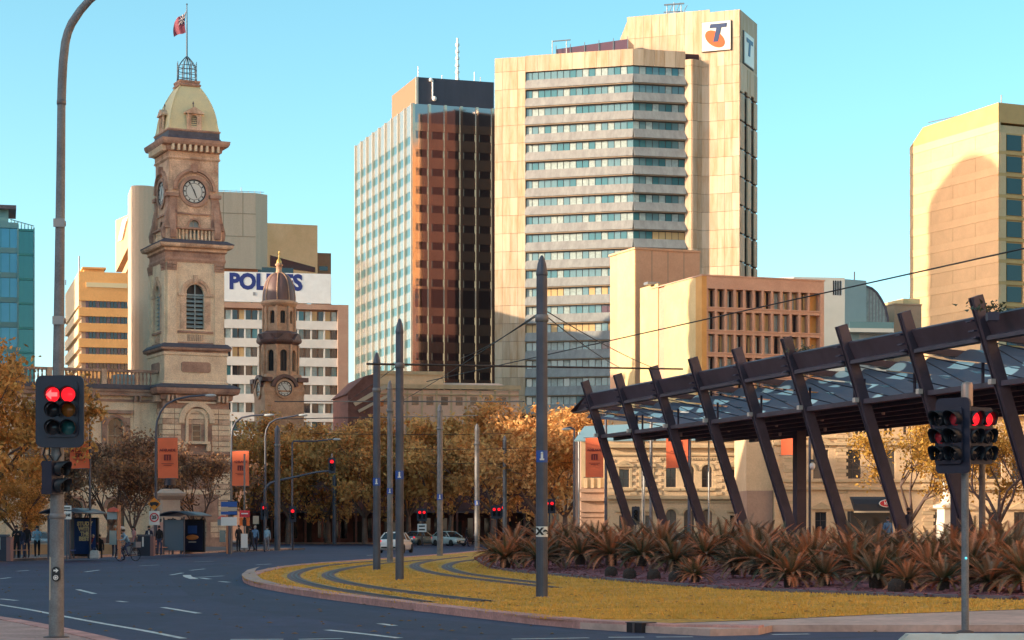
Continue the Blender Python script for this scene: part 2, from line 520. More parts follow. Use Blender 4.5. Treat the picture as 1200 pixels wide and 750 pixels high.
def kerb(pts, w, h, m, step, off=0.0, gap=0.012, label=None, z0=-0.01):
    """a run of kerb stones, each stone its own piece"""
    P = resample(smooth(pts), step)
    root = link('kerb', None, None, (P[0].x,P[0].y,0))
    root['kind'] = 'structure'
    for a, b in zip(P, P[1:]):
        d = (b-a); L = d.length; an = math.atan2(d.y, d.x)
        n = Vector((-d.y, d.x, 0)).normalized()
        c = (a+b)/2 + n*(w/2+off) - P[0]
        link('kerb_stone', cube(m), root, (c.x,c.y,(h+z0)/2), (rnd.uniform(-.004,.004),0,an), (L-gap+0.03*w, w, h-z0+rnd.uniform(-.006,.006)))
    return root
kerb(outer, 0.42, 0.15, M_kerb, 1.9)
kerb([G(680,737), G(733,740.3), G(832,745.5), G(889,744.2)], 0.42, 0.15, M_kerb, 1.9)
kerb(fk, 0.35, 0.14, M_kerb3, 2.4)
kerb([G(a,b,.13) for a,b in ((-60,716),(0,722.5),(45,730),(90,739),(130,748),(175,760))][::-1], 0.3, 0.14, M_kerb, 1.5, off=0.0)
kerb([(-60,232),(60,232)], 0.3, 0.15, M_kerb3, 2.5)

# concrete nose of the tram reserve
nose = [G(283,678.5), G(290,672.5), G(305,668.3), G(300,671.5), G(298,676), G(306,684), G(330,691.5), G(300,688.3), G(287,684)]
sheet('kerb_nose', nose, M_kerb3, z=0.158)

bed_near = [G(a,b,.12) for a,b in ((556,654.5),(563,661),(575,667),(613,672),(680,677.2),(760,684.7),(840,690.3),(900,693.3),(1075,700),(1200,703.3),(1500,709))]
kerb(list(reversed(bed_near)), 0.22, 0.20, M_kerb2, 2.2, off=-0.22)

# mulch mound
bn = resample(smooth(bed_near), 1.0)
bf = resample([Vector((-1.0,120,0)), Vector((6,126,0)), Vector((30,108,0)), Vector((60,84,0))], 1.0)
mb = MB(); n = len(bn); rows = 14
def bedpt(i, t):
    a = bn[i]; b = bf[int(round(i*(len(bf)-1)/(n-1)))]
    return a.lerp(b, t)
def bedz(d):
    return 0.14 + 0.46*min(1.0, d/9.0)**1.2
vs = []
for j in range(rows+1):
    t = (j/rows)**1.8
    for i in range(n):
        p = bedpt(i,t); d = (p-bn[i]).length
        vs.append((p.x,p.y,bedz(d)+ (0.05*noise.noise(Vector((p.x*1.7,p.y*1.7,3))) if j else 0)))
mb.add(vs, [(j*n+i,j*n+i+1,(j+1)*n+i+1,(j+1)*n+i) for j in range(rows) for i in range(n-1)], 0, True)
mb.build('garden_bed', M_mulch)['kind'] = 'structure'

# bark chips scattered on the mound
b = MB()
for _ in range(2600):
    i = rnd.randrange(n-1); t = rnd.random()**2*0.2
    p = bedpt(i,t).lerp(bedpt(i+1,t), rnd.random()); d = (p-bn[i]).length
    b.obox((p.x,p.y,bedz(d)+.03), (rnd.uniform(.04,.14),rnd.uniform(.03,.06),.03), (rnd.uniform(-.5,.5),rnd.uniform(-.5,.5),rnd.uniform(0,3)))
tag(b.build('bark_chips', mat('bark_chip', (0.24,0.09,0.10), 0.9, var=.5, vscale=9)), 'loose purple brown bark chips on the garden bed', 'mulch', kind='stuff')

# tram tracks let into the lawn
tracks = [
 [(470,656.2),(420,659),(375,663.5),(349,670),(342,675.5),(352,681.5),(380,688.5),(430,696.5),(500,706)],
 [(505,655.8),(452,659.8),(408,665.5),(386,671),(383,675.5),(398,681.5),(440,689),(500,697),(570,705)],
 [(545,652.5),(510,656),(488,660.5),(484,664),(497,669.5),(530,675.5),(590,682.5),(650,689)],
 [(556,656),(535,658.5),(523,662.5),(524,666.5),(545,672.5),(590,678.5),(640,684)]]
for tr in tracks:
    P = resample(smooth([G(a,b_,.12) for a,b_ in tr], 3), 0.8)
    def ribbon(w, z0, z1, m, nm, par, off=0.0):
        q = MB(); V = []
        for k, p in enumerate(P):
            d = (P[min(k+1,len(P)-1)]-P[max(k-1,0)]).normalized(); nn = Vector((-d.y,d.x,0))
            for s_ in (-1,1):
                e = p + nn*(s_*w/2+off) - P[0]; V.append((e.x,e.y,z1))
        q.add(V, [(2*k,2*k+1,2*k+3,2*k+2) for k in range(len(P)-1)])
        q.v += [(x,y,z0) for x,y,_ in V]; o = len(V)
        for k in range(len(P)-1):
            q.f += [(2*k,2*k+2,o+2*k+2,o+2*k),(2*k+1,2*k+3,o+2*k+3,o+2*k+1)]; q.m += [0,0]; q.sm += [False,False]
        return q.build(nm, m, par)
    root = link('tram_track', None, None, (P[0].x,P[0].y,0)); root['kind'] = 'structure'
    ribbon(0.44, 0.05, 0.132, M_track, 'track_slab', root)
    ribbon(0.07, 0.10, 0.150, M_steel, 'rail', root, 0.08)
    ribbon(0.05, 0.10, 0.146, M_steel, 'rail', root, -0.06)

# short blades over the lawn
def inside(poly, x, y):
    c = False; j = len(poly)-1
    for i in range(len(poly)):
        a, b2 = poly[i], poly[j]
        if (a[1] > y) != (b2[1] > y) and x < (b2[0]-a[0])*(y-a[1])/(b2[1]-a[1]+1e-12)+a[0]: c = not c
        j = i
    return c
near_bed_poly = [Vector(p) for p in bed_near] + [Vector((60,70,0)), Vector((60,130,0)), Vector((0,126,0))]
track_pts = [resample([G(a,b_,.12) for a,b_ in tr], 0.5) for tr in tracks]
tp = [(p.x,p.y) for t_ in track_pts for p in t_]
cells = {}
for x, y in tp: cells.setdefault((int(x//1),int(y//1)), []).append((x,y))
b = MB(); cnt = 0; tries = 0
while cnt < 42000 and tries < 300000:
    tries += 1
    Y = 36 + 60*rnd.random()**1.6; X = rnd.uniform(-10.5, 17)
    if abs(X) > Y*0.27 or not inside(grass_poly,X,Y) or inside(near_bed_poly,X,Y): continue
    near = False
    for cx in (-1,0,1):
        for cy in (-1,0,1):
            for (x,y) in cells.get((int(X//1)+cx,int(Y//1)+cy), ()):
                if (x-X)**2+(y-Y)**2 < .17: near = True
    if near: continue
    h = rnd.uniform(.025,.06)*(1+0.4*noise.noise(Vector((X*.5,Y*.5,0)))); a = rnd.uniform(0,6.28); w = rnd.uniform(.012,.03)
    l = rnd.uniform(-.03,.03); l2 = rnd.uniform(-.03,.03)
    b.add([(X-w*math.cos(a),Y-w*math.sin(a),.118),(X+w*math.cos(a),Y+w*math.sin(a),.118),(X+l,Y+l2,.12+h)], [(0,1,2)])
    cnt += 1
me = bpy.data.meshes.new('turf_blades'); me.from_pydata(b.v,[],b.f); me.materials.append(M_blade)
tag(link('grass_blades', me), 'short ochre grass growing over the tram reserve', 'grass', kind='stuff')

# fallen leaves and litter flecks on lawn and road
b = MB()
for _ in range(500):
    Y = 33+90*rnd.random()**1.5; X = rnd.uniform(-.26,.26)*Y
    on = inside(grass_poly,X,Y)
    if inside(near_bed_poly,X,Y): continue
    z = .165 if on else .012
    s_ = rnd.uniform(.025,.07); a = rnd.uniform(0,6)
    b.add([(X-s_,Y,z),(X,Y-s_*.6,z+.01),(X+s_,Y+.01,z),(X,Y+s_*.6,z+.02)], [(0,1,2,3)])
tag(b.build('fallen_leaves', mat('dead_leaf', (0.30,0.17,0.07), .9, var=.5, vscale=8)), 'scattered dry leaves on the road and lawn', 'leaves', kind='stuff')

# ------------------------------------------------------------------ road markings
def stroke(pts, w, z=0.006):
    P = [G(a,b_) for a,b_ in pts]
    if len(P) > 2: P = smooth(P, 2)
    P = [Vector((p.x,p.y,0)) for p in P]; V = []
    for k, p in enumerate(P):
        d = (P[min(k+1,len(P)-1)]-P[max(k-1,0)]).normalized(); nn = Vector((-d.y,d.x,0))
        for s_ in (-1,1):
            e = p+nn*(s_*w/2); V.append((e.x,e.y,z))
    q = MB().add(V, [(2*k,2*k+1,2*k+3,2*k+2) for k in range(len(P)-1)])
    o = q.build('road_marking', M_line); o['kind'] = 'structure'
stroke([(-20,706),(31,713.8),(72,722),(120,731),(168,739),(215,748.5)], .13)
for p in [((100,670.4),(116,668.2)), ((91,691),(111,696)), ((191,712),(233,719)), ((138,704.6),(148,705.8)), ((164,663.2),(186,662.2)),
          ((0,678.4),(12,677)), ((20,669.5),(34,668.5)), ((0,702),(20,704)), ((383,738.5),(430,743.5),(468,748)), ((200,674),(214,671.5)), ((223,668.5),(240,666.8)),
          ((445,731),(462,733.5)), ((600,749.3),(690,747.8)), ((713,747.2),(755,747)), ((769,746.9),(812,746.6)), ((350,749.6),(402,748.6)), ((270,749.8),(332,749.5)),
          ((905,744),(948,743.3)), ((228,658.5),(250,657.8)), ((300,662),(318,661)), ((430,651),(440,650.4))]:
    stroke(list(p), .15)
# turning arrow
stroke([(224,677),(262,675)], .16); stroke([(219,674),(219.5,676),(228,678.6)], .3); stroke([(236,677.5),(246,678.8)], .2)
stroke([(258,681.5),(268,682.5)], .2)
stroke([(462,637.2),(478,637.2)], .3); stroke([(488,640.4),(507,640.2)], .5)
# ================================================================== building materials
M_sand = mat('sandstone', (0.86,0.62,0.43), 0.85, var=0.0, vscale=0.7, col2=(0.42,0.26,0.18), bump=0.35, bscale=5, fine=0.2)
M_sand_pale = mat('sandstone_pale', (0.92,0.73,0.51), 0.85, vscale=0.8, col2=(0.70,0.52,0.36), bump=0.3, bscale=5, fine=0.18)
M_sand_pink = mat('sandstone_weathered', (0.56,0.35,0.25), 0.85, vscale=0.9, col2=(0.27,0.155,0.12), bump=0.3, bscale=6, fine=0.15)
M_lead = mat('lead_flashing', (0.09,0.085,0.11), 0.6, var=0.3, vscale=2)
M_domecream = mat('painted_dome', (0.76,0.64,0.36), 0.6, vscale=0.7, col2=(0.66,0.57,0.34), fine=0.06)
M_darkglass = mat('dark_glass', (0.03,0.035,0.045), 0.08, spec=0.8)
M_frame_d = mat('dark_frame', (0.10,0.08,0.08), 0.6)
M_frame_p = mat('pale_frame', (0.50,0.42,0.32), 0.7)
M_louvre = mat('louvre_slat', (0.30,0.38,0.40), 0.6, var=0.2, vscale=3)
M_black = mat('black_paint', (0.015,0.016,0.022), 0.5)
M_iron = mat('blue_iron', (0.05,0.09,0.14), 0.5)
M_dial = mat('clock_dial', (0.62,0.64,0.60), 0.5)
M_gold = mat('gilt', (0.65,0.42,0.12), 0.35, 0.6)
M_white = mat('white_paint', (0.78,0.78,0.76), 0.5)

def clock(parent, c, r, mp, d, hh, mh, stone=None):
    """dial, twelve numeral blocks, ring and two hands on a wall map"""
    b = MB(); b.disc(c, r, mp, d-.03, 28); dial = b.build('clock_dial', M_dial, parent)
    b = MB(); b.ring(c, r, r*.90, mp, d-.06, d, 28); b.ring(c, r*.70, r*.665, mp, d-.05, d, 28)
    for k in range(12):
        a = k*math.pi/6; q0 = r*.73; q1 = r*.87; w = r*.05
        u0,z0 = c[0]+q0*math.sin(a), c[1]+q0*math.cos(a); u1,z1 = c[0]+q1*math.sin(a), c[1]+q1*math.cos(a)
        du,dz = math.cos(a)*w, -math.sin(a)*w
        b.ext([(u0-du,z0-dz),(u0+du,z0+dz),(u1+du,z1+dz),(u1-du,z1-dz)], d-.05, d-.03, mp)
    b.build('numeral_ring', M_black, dial)
    for ang, L, w in ((hh,r*.58,r*.05),(mh,r*.86,r*.036)):
        b = MB(); s_, c_ = math.sin(ang), math.cos(ang)
        P = [(-w,-r*.18),(w,-r*.18),(w*.6,L),(-w*.6,L)]
        b.ext([(c[0]+x*c_+y*s_, c[1]-x*s_+y*c_) for x,y in P], d-.09, d-.07, mp)
        b.build('clock_hand', M_black, dial)
    if stone:
        b = MB(); b.ring(c, r*1.28, r*1.0, mp, d-.16, d+.02, 28); b.build('dial_surround', stone, parent)

def balusters(parent, mp, u0, u1, z0, z1, n, m, d=0.2, r=0.09):
    """balustrade: rail + individual balusters"""
    h = z1-z0
    prof = [(r*.8,0),(r*.8,h*.08),(r*.5,h*.15),(r,h*.4),(r*.45,h*.78),(r*.8,h*.85),(r*.8,h)]
    me = MB().lathe(prof, n=8).mesh('baluster', m)
    for i in range(n):
        u = u0+(u1-u0)*(i+.5)/n
        link('baluster', me, parent, mp(u,d,z0))

# ================================================================== post office tower
K = 200/FPX
def zt(py): return gz(py, 200.0)
T = thing('clock_tower', 'tall sandstone post office clock tower with pale domed roof and a flag on top', 'clock tower',
          (gx(219,200.0), 200.0, 0), R(25))
def sides(hw):
    """front and left wall maps of a square shaft centred on the tower axis (u from -hw to hw)"""
    return [lambda u,d,z: (u, -hw+d, z), lambda u,d,z: (-hw+d, u, z), lambda u,d,z: (u, hw-d, z), lambda u,d,z: (hw-d, u, z)]
# base storeys: coursed rusticated stone, each course proud of its joint
hb = 3.35; zc0 = zt(466)
b = MB(); b.box(-hb+.09,hb-.09,-hb+.09,hb-.09,0,zc0)
b.build('shaft_core', M_sand_pink, T)
nc = 24
S = sides(hb)
for k in range(nc):
    z0 = 0.9+(zc0-1.2-0.9)*k/nc; z1 = 0.9+(zc0-1.2-0.9)*(k+1)/nc-.07
    for f, mp in enumerate(S[:2]):
        pier = 1.15
        open_ = (k >= 9 and k <= 20)
        segs = [(-hb,-hb+pier),(hb-pier,hb)] if f == 0 or open_ else [(-hb,hb)]
        if f == 0 and not (3 <= k <= 7 or open_): segs.append((-hb+pier+.05,hb-pier-.05))
        if f == 0 and open_: segs += [(-hb+pier+.05,-1.55),(1.55,hb-pier-.05)]
        for u0, u1 in segs:
            link('stone_course', cube(M_sand_pale if (k*7+f) % 3 else M_sand), T, mp((u0+u1)/2,.06,(z0+z1)/2), (0,0,0 if f == 0 else R(90)), (u1-u0,.12+rnd.uniform(-.015,.02),z1-z0))
bx('plinth', T, M_sand_pink, -hb-.15,hb+.15,-hb-.15,hb+.15,0,.9)
# tall arched niche window in the base storey
b = MB()
mp = S[0]
b.ring((0,zt(494)), 1.75, 1.25, mp, -.22, .1, 16, a0=0, a1=math.pi)
b.ring((0,zt(494)), 1.08, .82, mp, -.12, .1, 16, a0=0, a1=math.pi)
for s_ in (-1,1):
    b.box(s_*.95-.13,s_*.95+.13,-hb-.12,-hb+.1,zt(520),zt(494))
    b.box(s_*1.5-.25,s_*1.5+.25,-hb-.2,-hb+.1,zt(494)-.3,zt(494))
    b.box(s_*1.15-.2,s_*1.15+.2,-hb-.25,-hb+.1,zt(530),zt(522))
b.box(-1.25,1.25,-hb-.35,-hb+.1,zt(522),zt(519))
b.box(-1.9,1.9,-hb-.1,-hb+.1,zt(475),zt(473))
b.build('niche_surround', M_sand_pale, T)
link('window', window_mesh(.9, zt(489)-zt(519), 1, 4, M_frame_p, M_darkglass, True), T, (0,-hb+.02,zt(519)))
b = MB(); b.ring((0,zt(606)-.6), 1.35, .95, mp, -.15, .1, 14, a0=0, a1=math.pi); b.box(-1.35,-.95,-hb-.15,-hb+.1,.9,zt(606)-.6); b.box(.95,1.35,-hb-.15,-hb+.1,.9,zt(606)-.6)
b.build('door_surround', M_sand_pink, T)
link('window', window_mesh(1.9, zt(602)-1.0, 2, 4, M_frame_d, M_darkglass, True), T, (0,-hb+.0,1.0))
for k, z in enumerate((zt(532), zt(545))):
    b = MB(); b.rect(-hb,hb,-hb,hb,[(0,z-.3),(.18,z-.2),(.22,z),(.05,z+.1)]); b.build('string_course', M_sand_pink, T)
# main cornice with brackets
def cornice(parent, hw, z0, z1, out, m, lead=True, brackets=0, bm_=None):
    h = z1-z0
    b = MB(); b.rect(-hw,hw,-hw,hw,[(0,z0),(out*.25,z0+h*.1),(out*.3,z0+h*.45),(out*.85,z0+h*.55),(out,z0+h*.75),(out*1.05,z1),(0,z1+.05)])
    o = b.build('cornice', m, parent)
    if lead:
        b = MB(); b.rect(-hw,hw,-hw,hw,[(out*1.08,z1),(out*1.08,z1+.1),(out*.3,z1+.42),(0,z1+.45)]); b.build('lead_capping', M_lead, o)
    if brackets:
        for f, mp in enumerate(sides(hw)[:2]):
            for i in range(brackets):
                u = -hw+2*hw*(i+.5)/brackets
                link('bracket', cube(bm_ or m), o, mp(u,-out*.42,z0+h*.30), (0,0,0 if f==0 else R(90)), (.22,out*.8,h*.5))
    return o
cornice(T, hb, zt(472), zt(458), .75, M_sand_pink, True, 0)
co = [o for o in T.children if o.name.startswith('cornice')][-1]
for f, mp in enumerate(S[:2]):
    for u in (-2.9,-2.5,-2.1,2.1,2.5,2.9):
        link('bracket', cube(M_sand), co, mp(u,-.3,zt(470)), (0,0,0 if f==0 else R(90)), (.2,.6,.6))
# plinth stage with blank tablet
h2 = 3.1
b = MB(); b.rect(-h2,h2,-h2,h2,[(0.1,zt(456)),(0.1,zt(450)),(0,zt(449)),(0,zt(420)),(.1,zt(419)),(.1,zt(416))]); b.build('plinth_stage', M_sand_pale, T)
for f, mp in enumerate(sides(h2)[:2]):
    b = MB(); zc = zt(433)
    b.ext([(-1.45,zc-.35),(-1.3,zc-.5),(1.3,zc-.5),(1.45,zc-.35),(1.45,zc+.35),(1.3,zc+.5),(-1.3,zc+.5),(-1.45,zc+.35)], -.07, .05, mp)
    b.build('tablet', M_sand_pink, T)
cornice(T, h2-.05, zt(417), zt(411), .4, M_sand_pink, True, 0)
# belfry
h3 = 2.9; zb0 = zt(409); zb1 = zt(309)
holes = lambda: [(-.88,.88,zt(389),zt(337),True)]
for f, mp in enumerate(sides(h3)):
    b = MB(); b.grid(mp, -h3+.02, h3-.02, zb0, zb1, holes(), .5, 0, 0)
    b.build('belfry_wall', M_sand_pale, T)
    if f > 1: continue
    # louvres
    for i in range(8):
        z = zt(388)+(zt(349)-zt(388))*i/8
        for s_ in (-1,1):
            link('louvre', cube(M_louvre), T, mp(s_*.43,.30,z+.22), (R(38) if f == 0 else 0, 0 if f == 0 else R(-38), 0), ((.82,.42,.05) if f == 0 else (.42,.82,.05)))
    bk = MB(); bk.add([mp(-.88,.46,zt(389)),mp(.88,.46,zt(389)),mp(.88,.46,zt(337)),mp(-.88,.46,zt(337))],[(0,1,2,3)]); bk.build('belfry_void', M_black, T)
    b = MB(); b.ext([(-.05,zt(389)),(.05,zt(389)),(.05,zt(337)),(-.05,zt(337))], .1,.2, mp)
    for z in (zt(349),): b.ext([(-.88,z-.06),(.88,z-.06),(.88,z+.06),(-.88,z+.06)], .12,.2, mp)
    b.build('mullion', M_louvre, T)
    b = MB()
    zc = zt(337)-.88
    b.ring((0,zc), 1.45, 1.15, mp, -.14, .05, 18, a0=0, a1=math.pi); b.ring((0,zc), 1.1, .9, mp, -.07, .05, 18, a0=0, a1=math.pi)
    for s_ in (-1,1):
        b.ext([(s_*1.3-.42,zc-.26),(s_*1.3+.42,zc-.26),(s_*1.3+.42,zc),(s_*1.3-.42,zc)], -.18,.05, mp)
        b.ext([(s_*1.2-.3,zt(389)),(s_*1.2+.3,zt(389)),(s_*1.2+.3,zc-.26),(s_*1.2-.3,zc-.26)], -.06,.05, mp)
    b.ext([(-.16,zc+1.0),(.16,zc+1.0),(.22,zc+1.75),(-.22,zc+1.75)], -.25,.05, mp)
    b.build('arch_surround', M_sand, T)
    for s_ in (-1,1):                      # corner pilasters, capital and base
        for uu in ((2.36,.9),):
            u = s_*uu[0]; w = uu[1]
            b = MB()
            b.ext([(u-w/2,zt(397)),(u+w/2,zt(397)),(u+w/2,zt(322)),(u-w/2,zt(322))], -.16,.05, mp)
            b.ext([(u-w/2-.1,zt(409)),(u+w/2+.1,zt(409)),(u+w/2+.1,zt(397)),(u-w/2-.1,zt(397))], -.26,.05, mp)
            pl = b.build('pilaster', M_sand_pale, T)
            b = MB()
            for q in range(5):
                for zz in range(3):
                    x = u-w/2+w*(q+.5)/5; z = zt(322)+(zt(312)-zt(322))*zz/3
                    b.ext([(x-.11,z),(x+.11,z),(x+.13,z+.25),(x-.13,z+.25)], -.2-.06*zz-.05*(q%2),.02, mp)
            b.build('capital', M_sand_pink, pl)
    for i in range(8):
        u = -.85+1.7*(i+.5)/8
        link('apron_flute', cube(M_sand), T, mp(u,-.04,zt(399)), (0,0,0 if f==0 else R(90)), (.1,.08,.62))
    b = MB(); b.ext([(-1.75,zt(406)),(1.75,zt(406)),(1.75,zt(404)),(-1.75,zt(404))], -.12,.05, mp); b.ext([(-1.75,zt(393.5)),(1.75,zt(393.5)),(1.75,zt(391)),(-1.75,zt(391))], -.14,.05, mp); b.build('sill', M_sand_pink, T)
b = MB(); b.rect(-h3,h3,-h3,h3,[(.05,zt(312)),(.14,zt(309)),(.05,zt(306)),(.05,zt(301)),(.25,zt(299))]); b.build('entablature', M_sand_pink, T)
cornice(T, h3, zt(300), zt(291), .72, M_sand, True, 0)
# balcony balustrade
h4 = 2.75; zr0 = zt(288); zr1 = zt(272)
for f, mp in enumerate(sides(h4)[:2]):
    b = MB()
    for s_ in (-1,1):
        b.ext([(s_*2.2-.5,zr0),(s_*2.2+.5,zr0),(s_*2.2+.5,zr1),(s_*2.2-.5,zr1)], -.05,.5, mp)
    b.build('balcony_pier', M_sand, T)
    balusters(T, mp, -1.7, 1.7, zr0+.1, zr1-.15, 9, M_sand_pale, .15, .13)
b = MB(); b.rect(-h4,h4,-h4,h4,[(.02,zr1-.15),(.16,zr1-.08),(.16,zr1+.08),(-.3,zr1+.1)]); b.build('balcony_rail', M_sand_pink, T)
# clock stage
h5 = 2.46; zk0 = zt(290); zk1 = zt(193); zd = zt(229)
for f, mp in enumerate(sides(h5)):
    b = MB(); b.grid(mp, -h5+.02, h5-.02, zk0, zk1, [(-.5,.5,zt(283),zt(262),True)] if f < 2 else [], .35); b.build('clock_wall', M_sand, T)
    if f > 1: continue
    link('window', window_mesh(1.0, zt(262)-zt(283), 2, 3, M_frame_p, M_louvre, True), T, mp(0,.2,zt(283)), (0,0,0 if f==0 else R(-90)))
    clock(T, (0,zd), 1.17, mp, -.02, R(158), R(-27), M_sand_pink)
    b = MB()
    b.ring((0,zd+.1), 2.12, 1.85, mp, -.3, .05, 24, a0=R(0), a1=R(180)); b.ring((0,zd+.1), 1.8, 1.66, mp, -.14, .05, 24, a0=R(0), a1=R(180))
    b.ext([(-.2,zd+1.8),(.2,zd+1.8),(.28,zd+2.55),(-.28,zd+2.55)], -.42,.05, mp)
    for s_ in (-1,1):
        b.ext([(s_*2.1-.55,zt(236)),(s_*2.1+.55,zt(236)),(s_*2.1+.55,zt(232)),(s_*2.1-.55,zt(232))], -.32,.05, mp)
        b.ext([(s_*2.06-.38,zt(283)),(s_*2.06+.38,zt(283)),(s_*2.06+.38,zt(236)),(s_*2.06-.38,zt(236))], -.14,.05, mp)
    b.ext([(-1.6,zt(256)),(1.6,zt(256)),(1.6,zt(254)),(-1.6,zt(254))], -.14,.05, mp)
    b.ext([(-.62,zt(283)),(-.5,zt(283)),(-.5,zt(266)),(-.62,zt(266))], -.08,.05, mp); b.ext([(.5,zt(283)),(.62,zt(283)),(.62,zt(266)),(.5,zt(266))], -.08,.05, mp)
    b.ring((0,zt(262)-.5), .68, .5, mp, -.1,.05, 10, a0=0, a1=math.pi)
    b.build('clock_arch', M_sand_pink, T)
# corner scroll buttresses
for sx in (-1,1):
    for sy in (-1,1):
        for ax in (0,1):
            b = MB()
            P = [(0,zt(284)),(.62,zt(284)),(.72,zt(276)),(.55,zt(268)),(.40,zt(262)),(.3,zt(254)),(.16,zt(247)),(.12,zt(240)),(0,zt(238))]
            mpb = (lambda u,d,z,sx=sx,sy=sy: (sx*(h5-.02+u), sy*(h5-.25)+d, z)) if ax == 0 else (lambda u,d,z,sx=sx,sy=sy: (sx*(h5-.25)+d, sy*(h5-.02+u), z))
            b.ext(P, -.28, .28, mpb); b.build('scroll_buttress', M_sand_pink, T)
# frieze and upper cornice
b = MB(); b.rect(-h5,h5,-h5,h5,[(.03,zt(193)),(.16,zt(191)),(.06,zt(189)),(.08,zt(180))]); b.build('frieze', M_sand, T)
cornice(T, h5+.06, zt(184), zt(170), .82, M_sand_pink, False, 9, M_sand_pale)
h6 = 2.42
b = MB(); b.rect(-h6,h6,-h6,h6,[(.3,zt(170)),(.2,zt(167)),(.12,zt(166)),(.12,zt(160))]); b.build('parapet', M_lead, T)
b = MB(); b.rect(-h6,h6,-h6,h6,[(.12,zt(160)),(.2,zt(159)),(.2,zt(157.5)),(-.2,zt(157))]); b.build('parapet_rail', M_sand_pink, T)
# square dome with curved flanks
prof = []
zA, zB = zt(158), zt(103)
for k in range(13):
    t = k/12
    hw = 2.36 + (0.93-2.36)*(t**2.1) + 0.12*max(0,(0.12-t)/0.12)
    prof.append((hw, zA+(zB-zA)*t))
b = MB()
for f in range(4):
    a = f*math.pi/2; vs = []
    for hw, z in prof:
        for s_ in (-1,1):
            x, y = s_*hw, -hw
            vs.append((x*math.cos(a)-y*math.sin(a), x*math.sin(a)+y*math.cos(a), z))
    b.add(vs, [(2*k,2*k+1,2*k+3,2*k+2) for k in range(len(prof)-1)], 0, True)
b.build('dome', M_domecream, T)
for sx, sy in ((-1,-1),(1,-1),(-1,1)):
    b = MB(); b.tube([(sx*hw,sy*hw,z) for hw,z in prof], .07, 6); b.build('dome_rib', M_domecream, T)
b = MB(); b.rect(-.93,.93,-.93,.93,[(0,zt(104)),(.16,zt(103)),(.2,zt(101.5)),(.05,zt(100)),(.12,zt(98)),(.12,zt(96.5)),(-.1,zt(96))]); b.build('dome_cap', M_sand_pink, T)
# dormers
for f in (0,1):
    mp = (lambda u,d,z: (u,-2.5+d,z)) if f == 0 else (lambda u,d,z: (-2.5+d,u,z))
    b = MB(); z0, z1, z2 = zt(158), zt(139), zt(131)
    b.grid(mp, -.72,.72, z0, z1, [(-.3,.3,z0+.35,z1-.1,True)], .3)
    b.ext([(-.72,z0),(-.72,z1),(.72,z1),(.72,z0)], .3, 1.2, mp)
    b.ext([(-.72,z0),(-.5,z0),(-.5,z1),(-.72,z1)], -.1, .05, mp); b.ext([(.5,z0),(.72,z0),(.72,z1),(.5,z1)], -.1,.05, mp)
    b.ext([(-.95,z1),(.95,z1),(.95,z1+.15),(-.95,z1+.15)], -.25, 1.2, mp)
    b.ext([(-.95,z1+.15),(.95,z1+.15),(0,z2)], -.22, 1.3, mp)
    d = b.build('dormer', M_sand, T)
    for i in range(5):
        link('louvre', cube(M_lead), d, mp(0,.2,z0+.5+i*.2), (0,0,0 if f==0 else R(90)), (.58,.2,.05))
    b = MB(); p = mp(0,.3,z2); b.lathe([(.05,p[2]),(.04,p[2]+.3),(.1,p[2]+.4),(.02,p[2]+.6)], (p[0],p[1]), 8); b.build('finial', M_lead, d)
# iron crown, flagpole, flag
b = MB()
for k in range(8):
    a = k*math.pi/4+.2
    pts = []
    for t in range(9):
        q = t/8; r = .92*(1-.1*q) if q < .55 else .83*(1-((q-.55)/.45)**1.4)+.04
        pts.append((r*math.cos(a), r*math.sin(a), zt(96)+q*(zt(66)-zt(96))))
    b.tube(pts, .045, 5)
    b.tube([(1.0*math.cos(a),1.0*math.sin(a),zt(96)),(.98*math.cos(a),.98*math.sin(a),zt(73))], .03, 4)
for z, r in ((zt(95),.98),(zt(89),.95),(zt(83),.92),(zt(78),.9)):
    b.tube([(r*math.cos(i*math.pi/10), r*math.sin(i*math.pi/10), z) for i in range(21)], .035, 4)
b.tube([(0,0,zt(96)),(0,0,zt(66))], .06, 6)
b.build('iron_crown', M_iron, T)
b = MB(); b.tube([(0,0,zt(68)),(0,0,zt(30)),(0,0,zt(5))], [.085,.07,.045], 8); b.ball((0,0,zt(5)),.09); b.build('flagpole', M_iron, T)
# flag: red ensign style cloth hanging in light wind, towards the left
FL = thing('flag', 'drooping red and blue ensign flag flying from the clock tower flagpole', 'flag', (gx(219,200.0),200.0,zt(14)), 0)
M_flagr = mat('flag_red', (0.20,0.045,0.075), .8); M_flagb = mat('flag_blue', (0.04,0.045,0.13), .8)
def flag_pt(i, j):
    u = i/12; v = j/8
    x = -.08-1.15*u - .12*math.sin(v*3); y = .16*math.sin(u*8+v*2)*u
    z = -2.0*v*(1-.25*u) - 1.0*u**1.3 - .1*math.sin(u*6)
    return (x, y, z)
for nm, m, (i0,i1,j0,j1) in (('fly', M_flagr, (6,12,0,8)), ('lower_hoist', M_flagr, (0,6,4,8)), ('canton', M_flagb, (0,6,0,4))):
    b = MB(); W = i1-i0+1
    b.add([flag_pt(i,j) for j in range(j0,j1+1) for i in range(i0,i1+1)], [(q*W+p,q*W+p+1,(q+1)*W+p+1,(q+1)*W+p) for q in range(j1-j0) for p in range(i1-i0)], 0, True)
    o = b.build(nm, m, FL)
    if nm == 'canton':
        q = MB()
        for (ia,ja,ib,jb,w) in ((0,2,6,2,.16),(3,0,3,4,.16),(0,0,6,4,.09),(6,0,0,4,.09)):
            pts = [flag_pt(ia+(ib-ia)*t/6, ja+(jb-ja)*t/6) for t in range(7)]
            q.tube([(p[0],p[1]-.03,p[2]) for p in pts], w*.5, 4)
        q.build('white_cross', mat('flag_white',(0.45,0.40,0.42),.8), o)

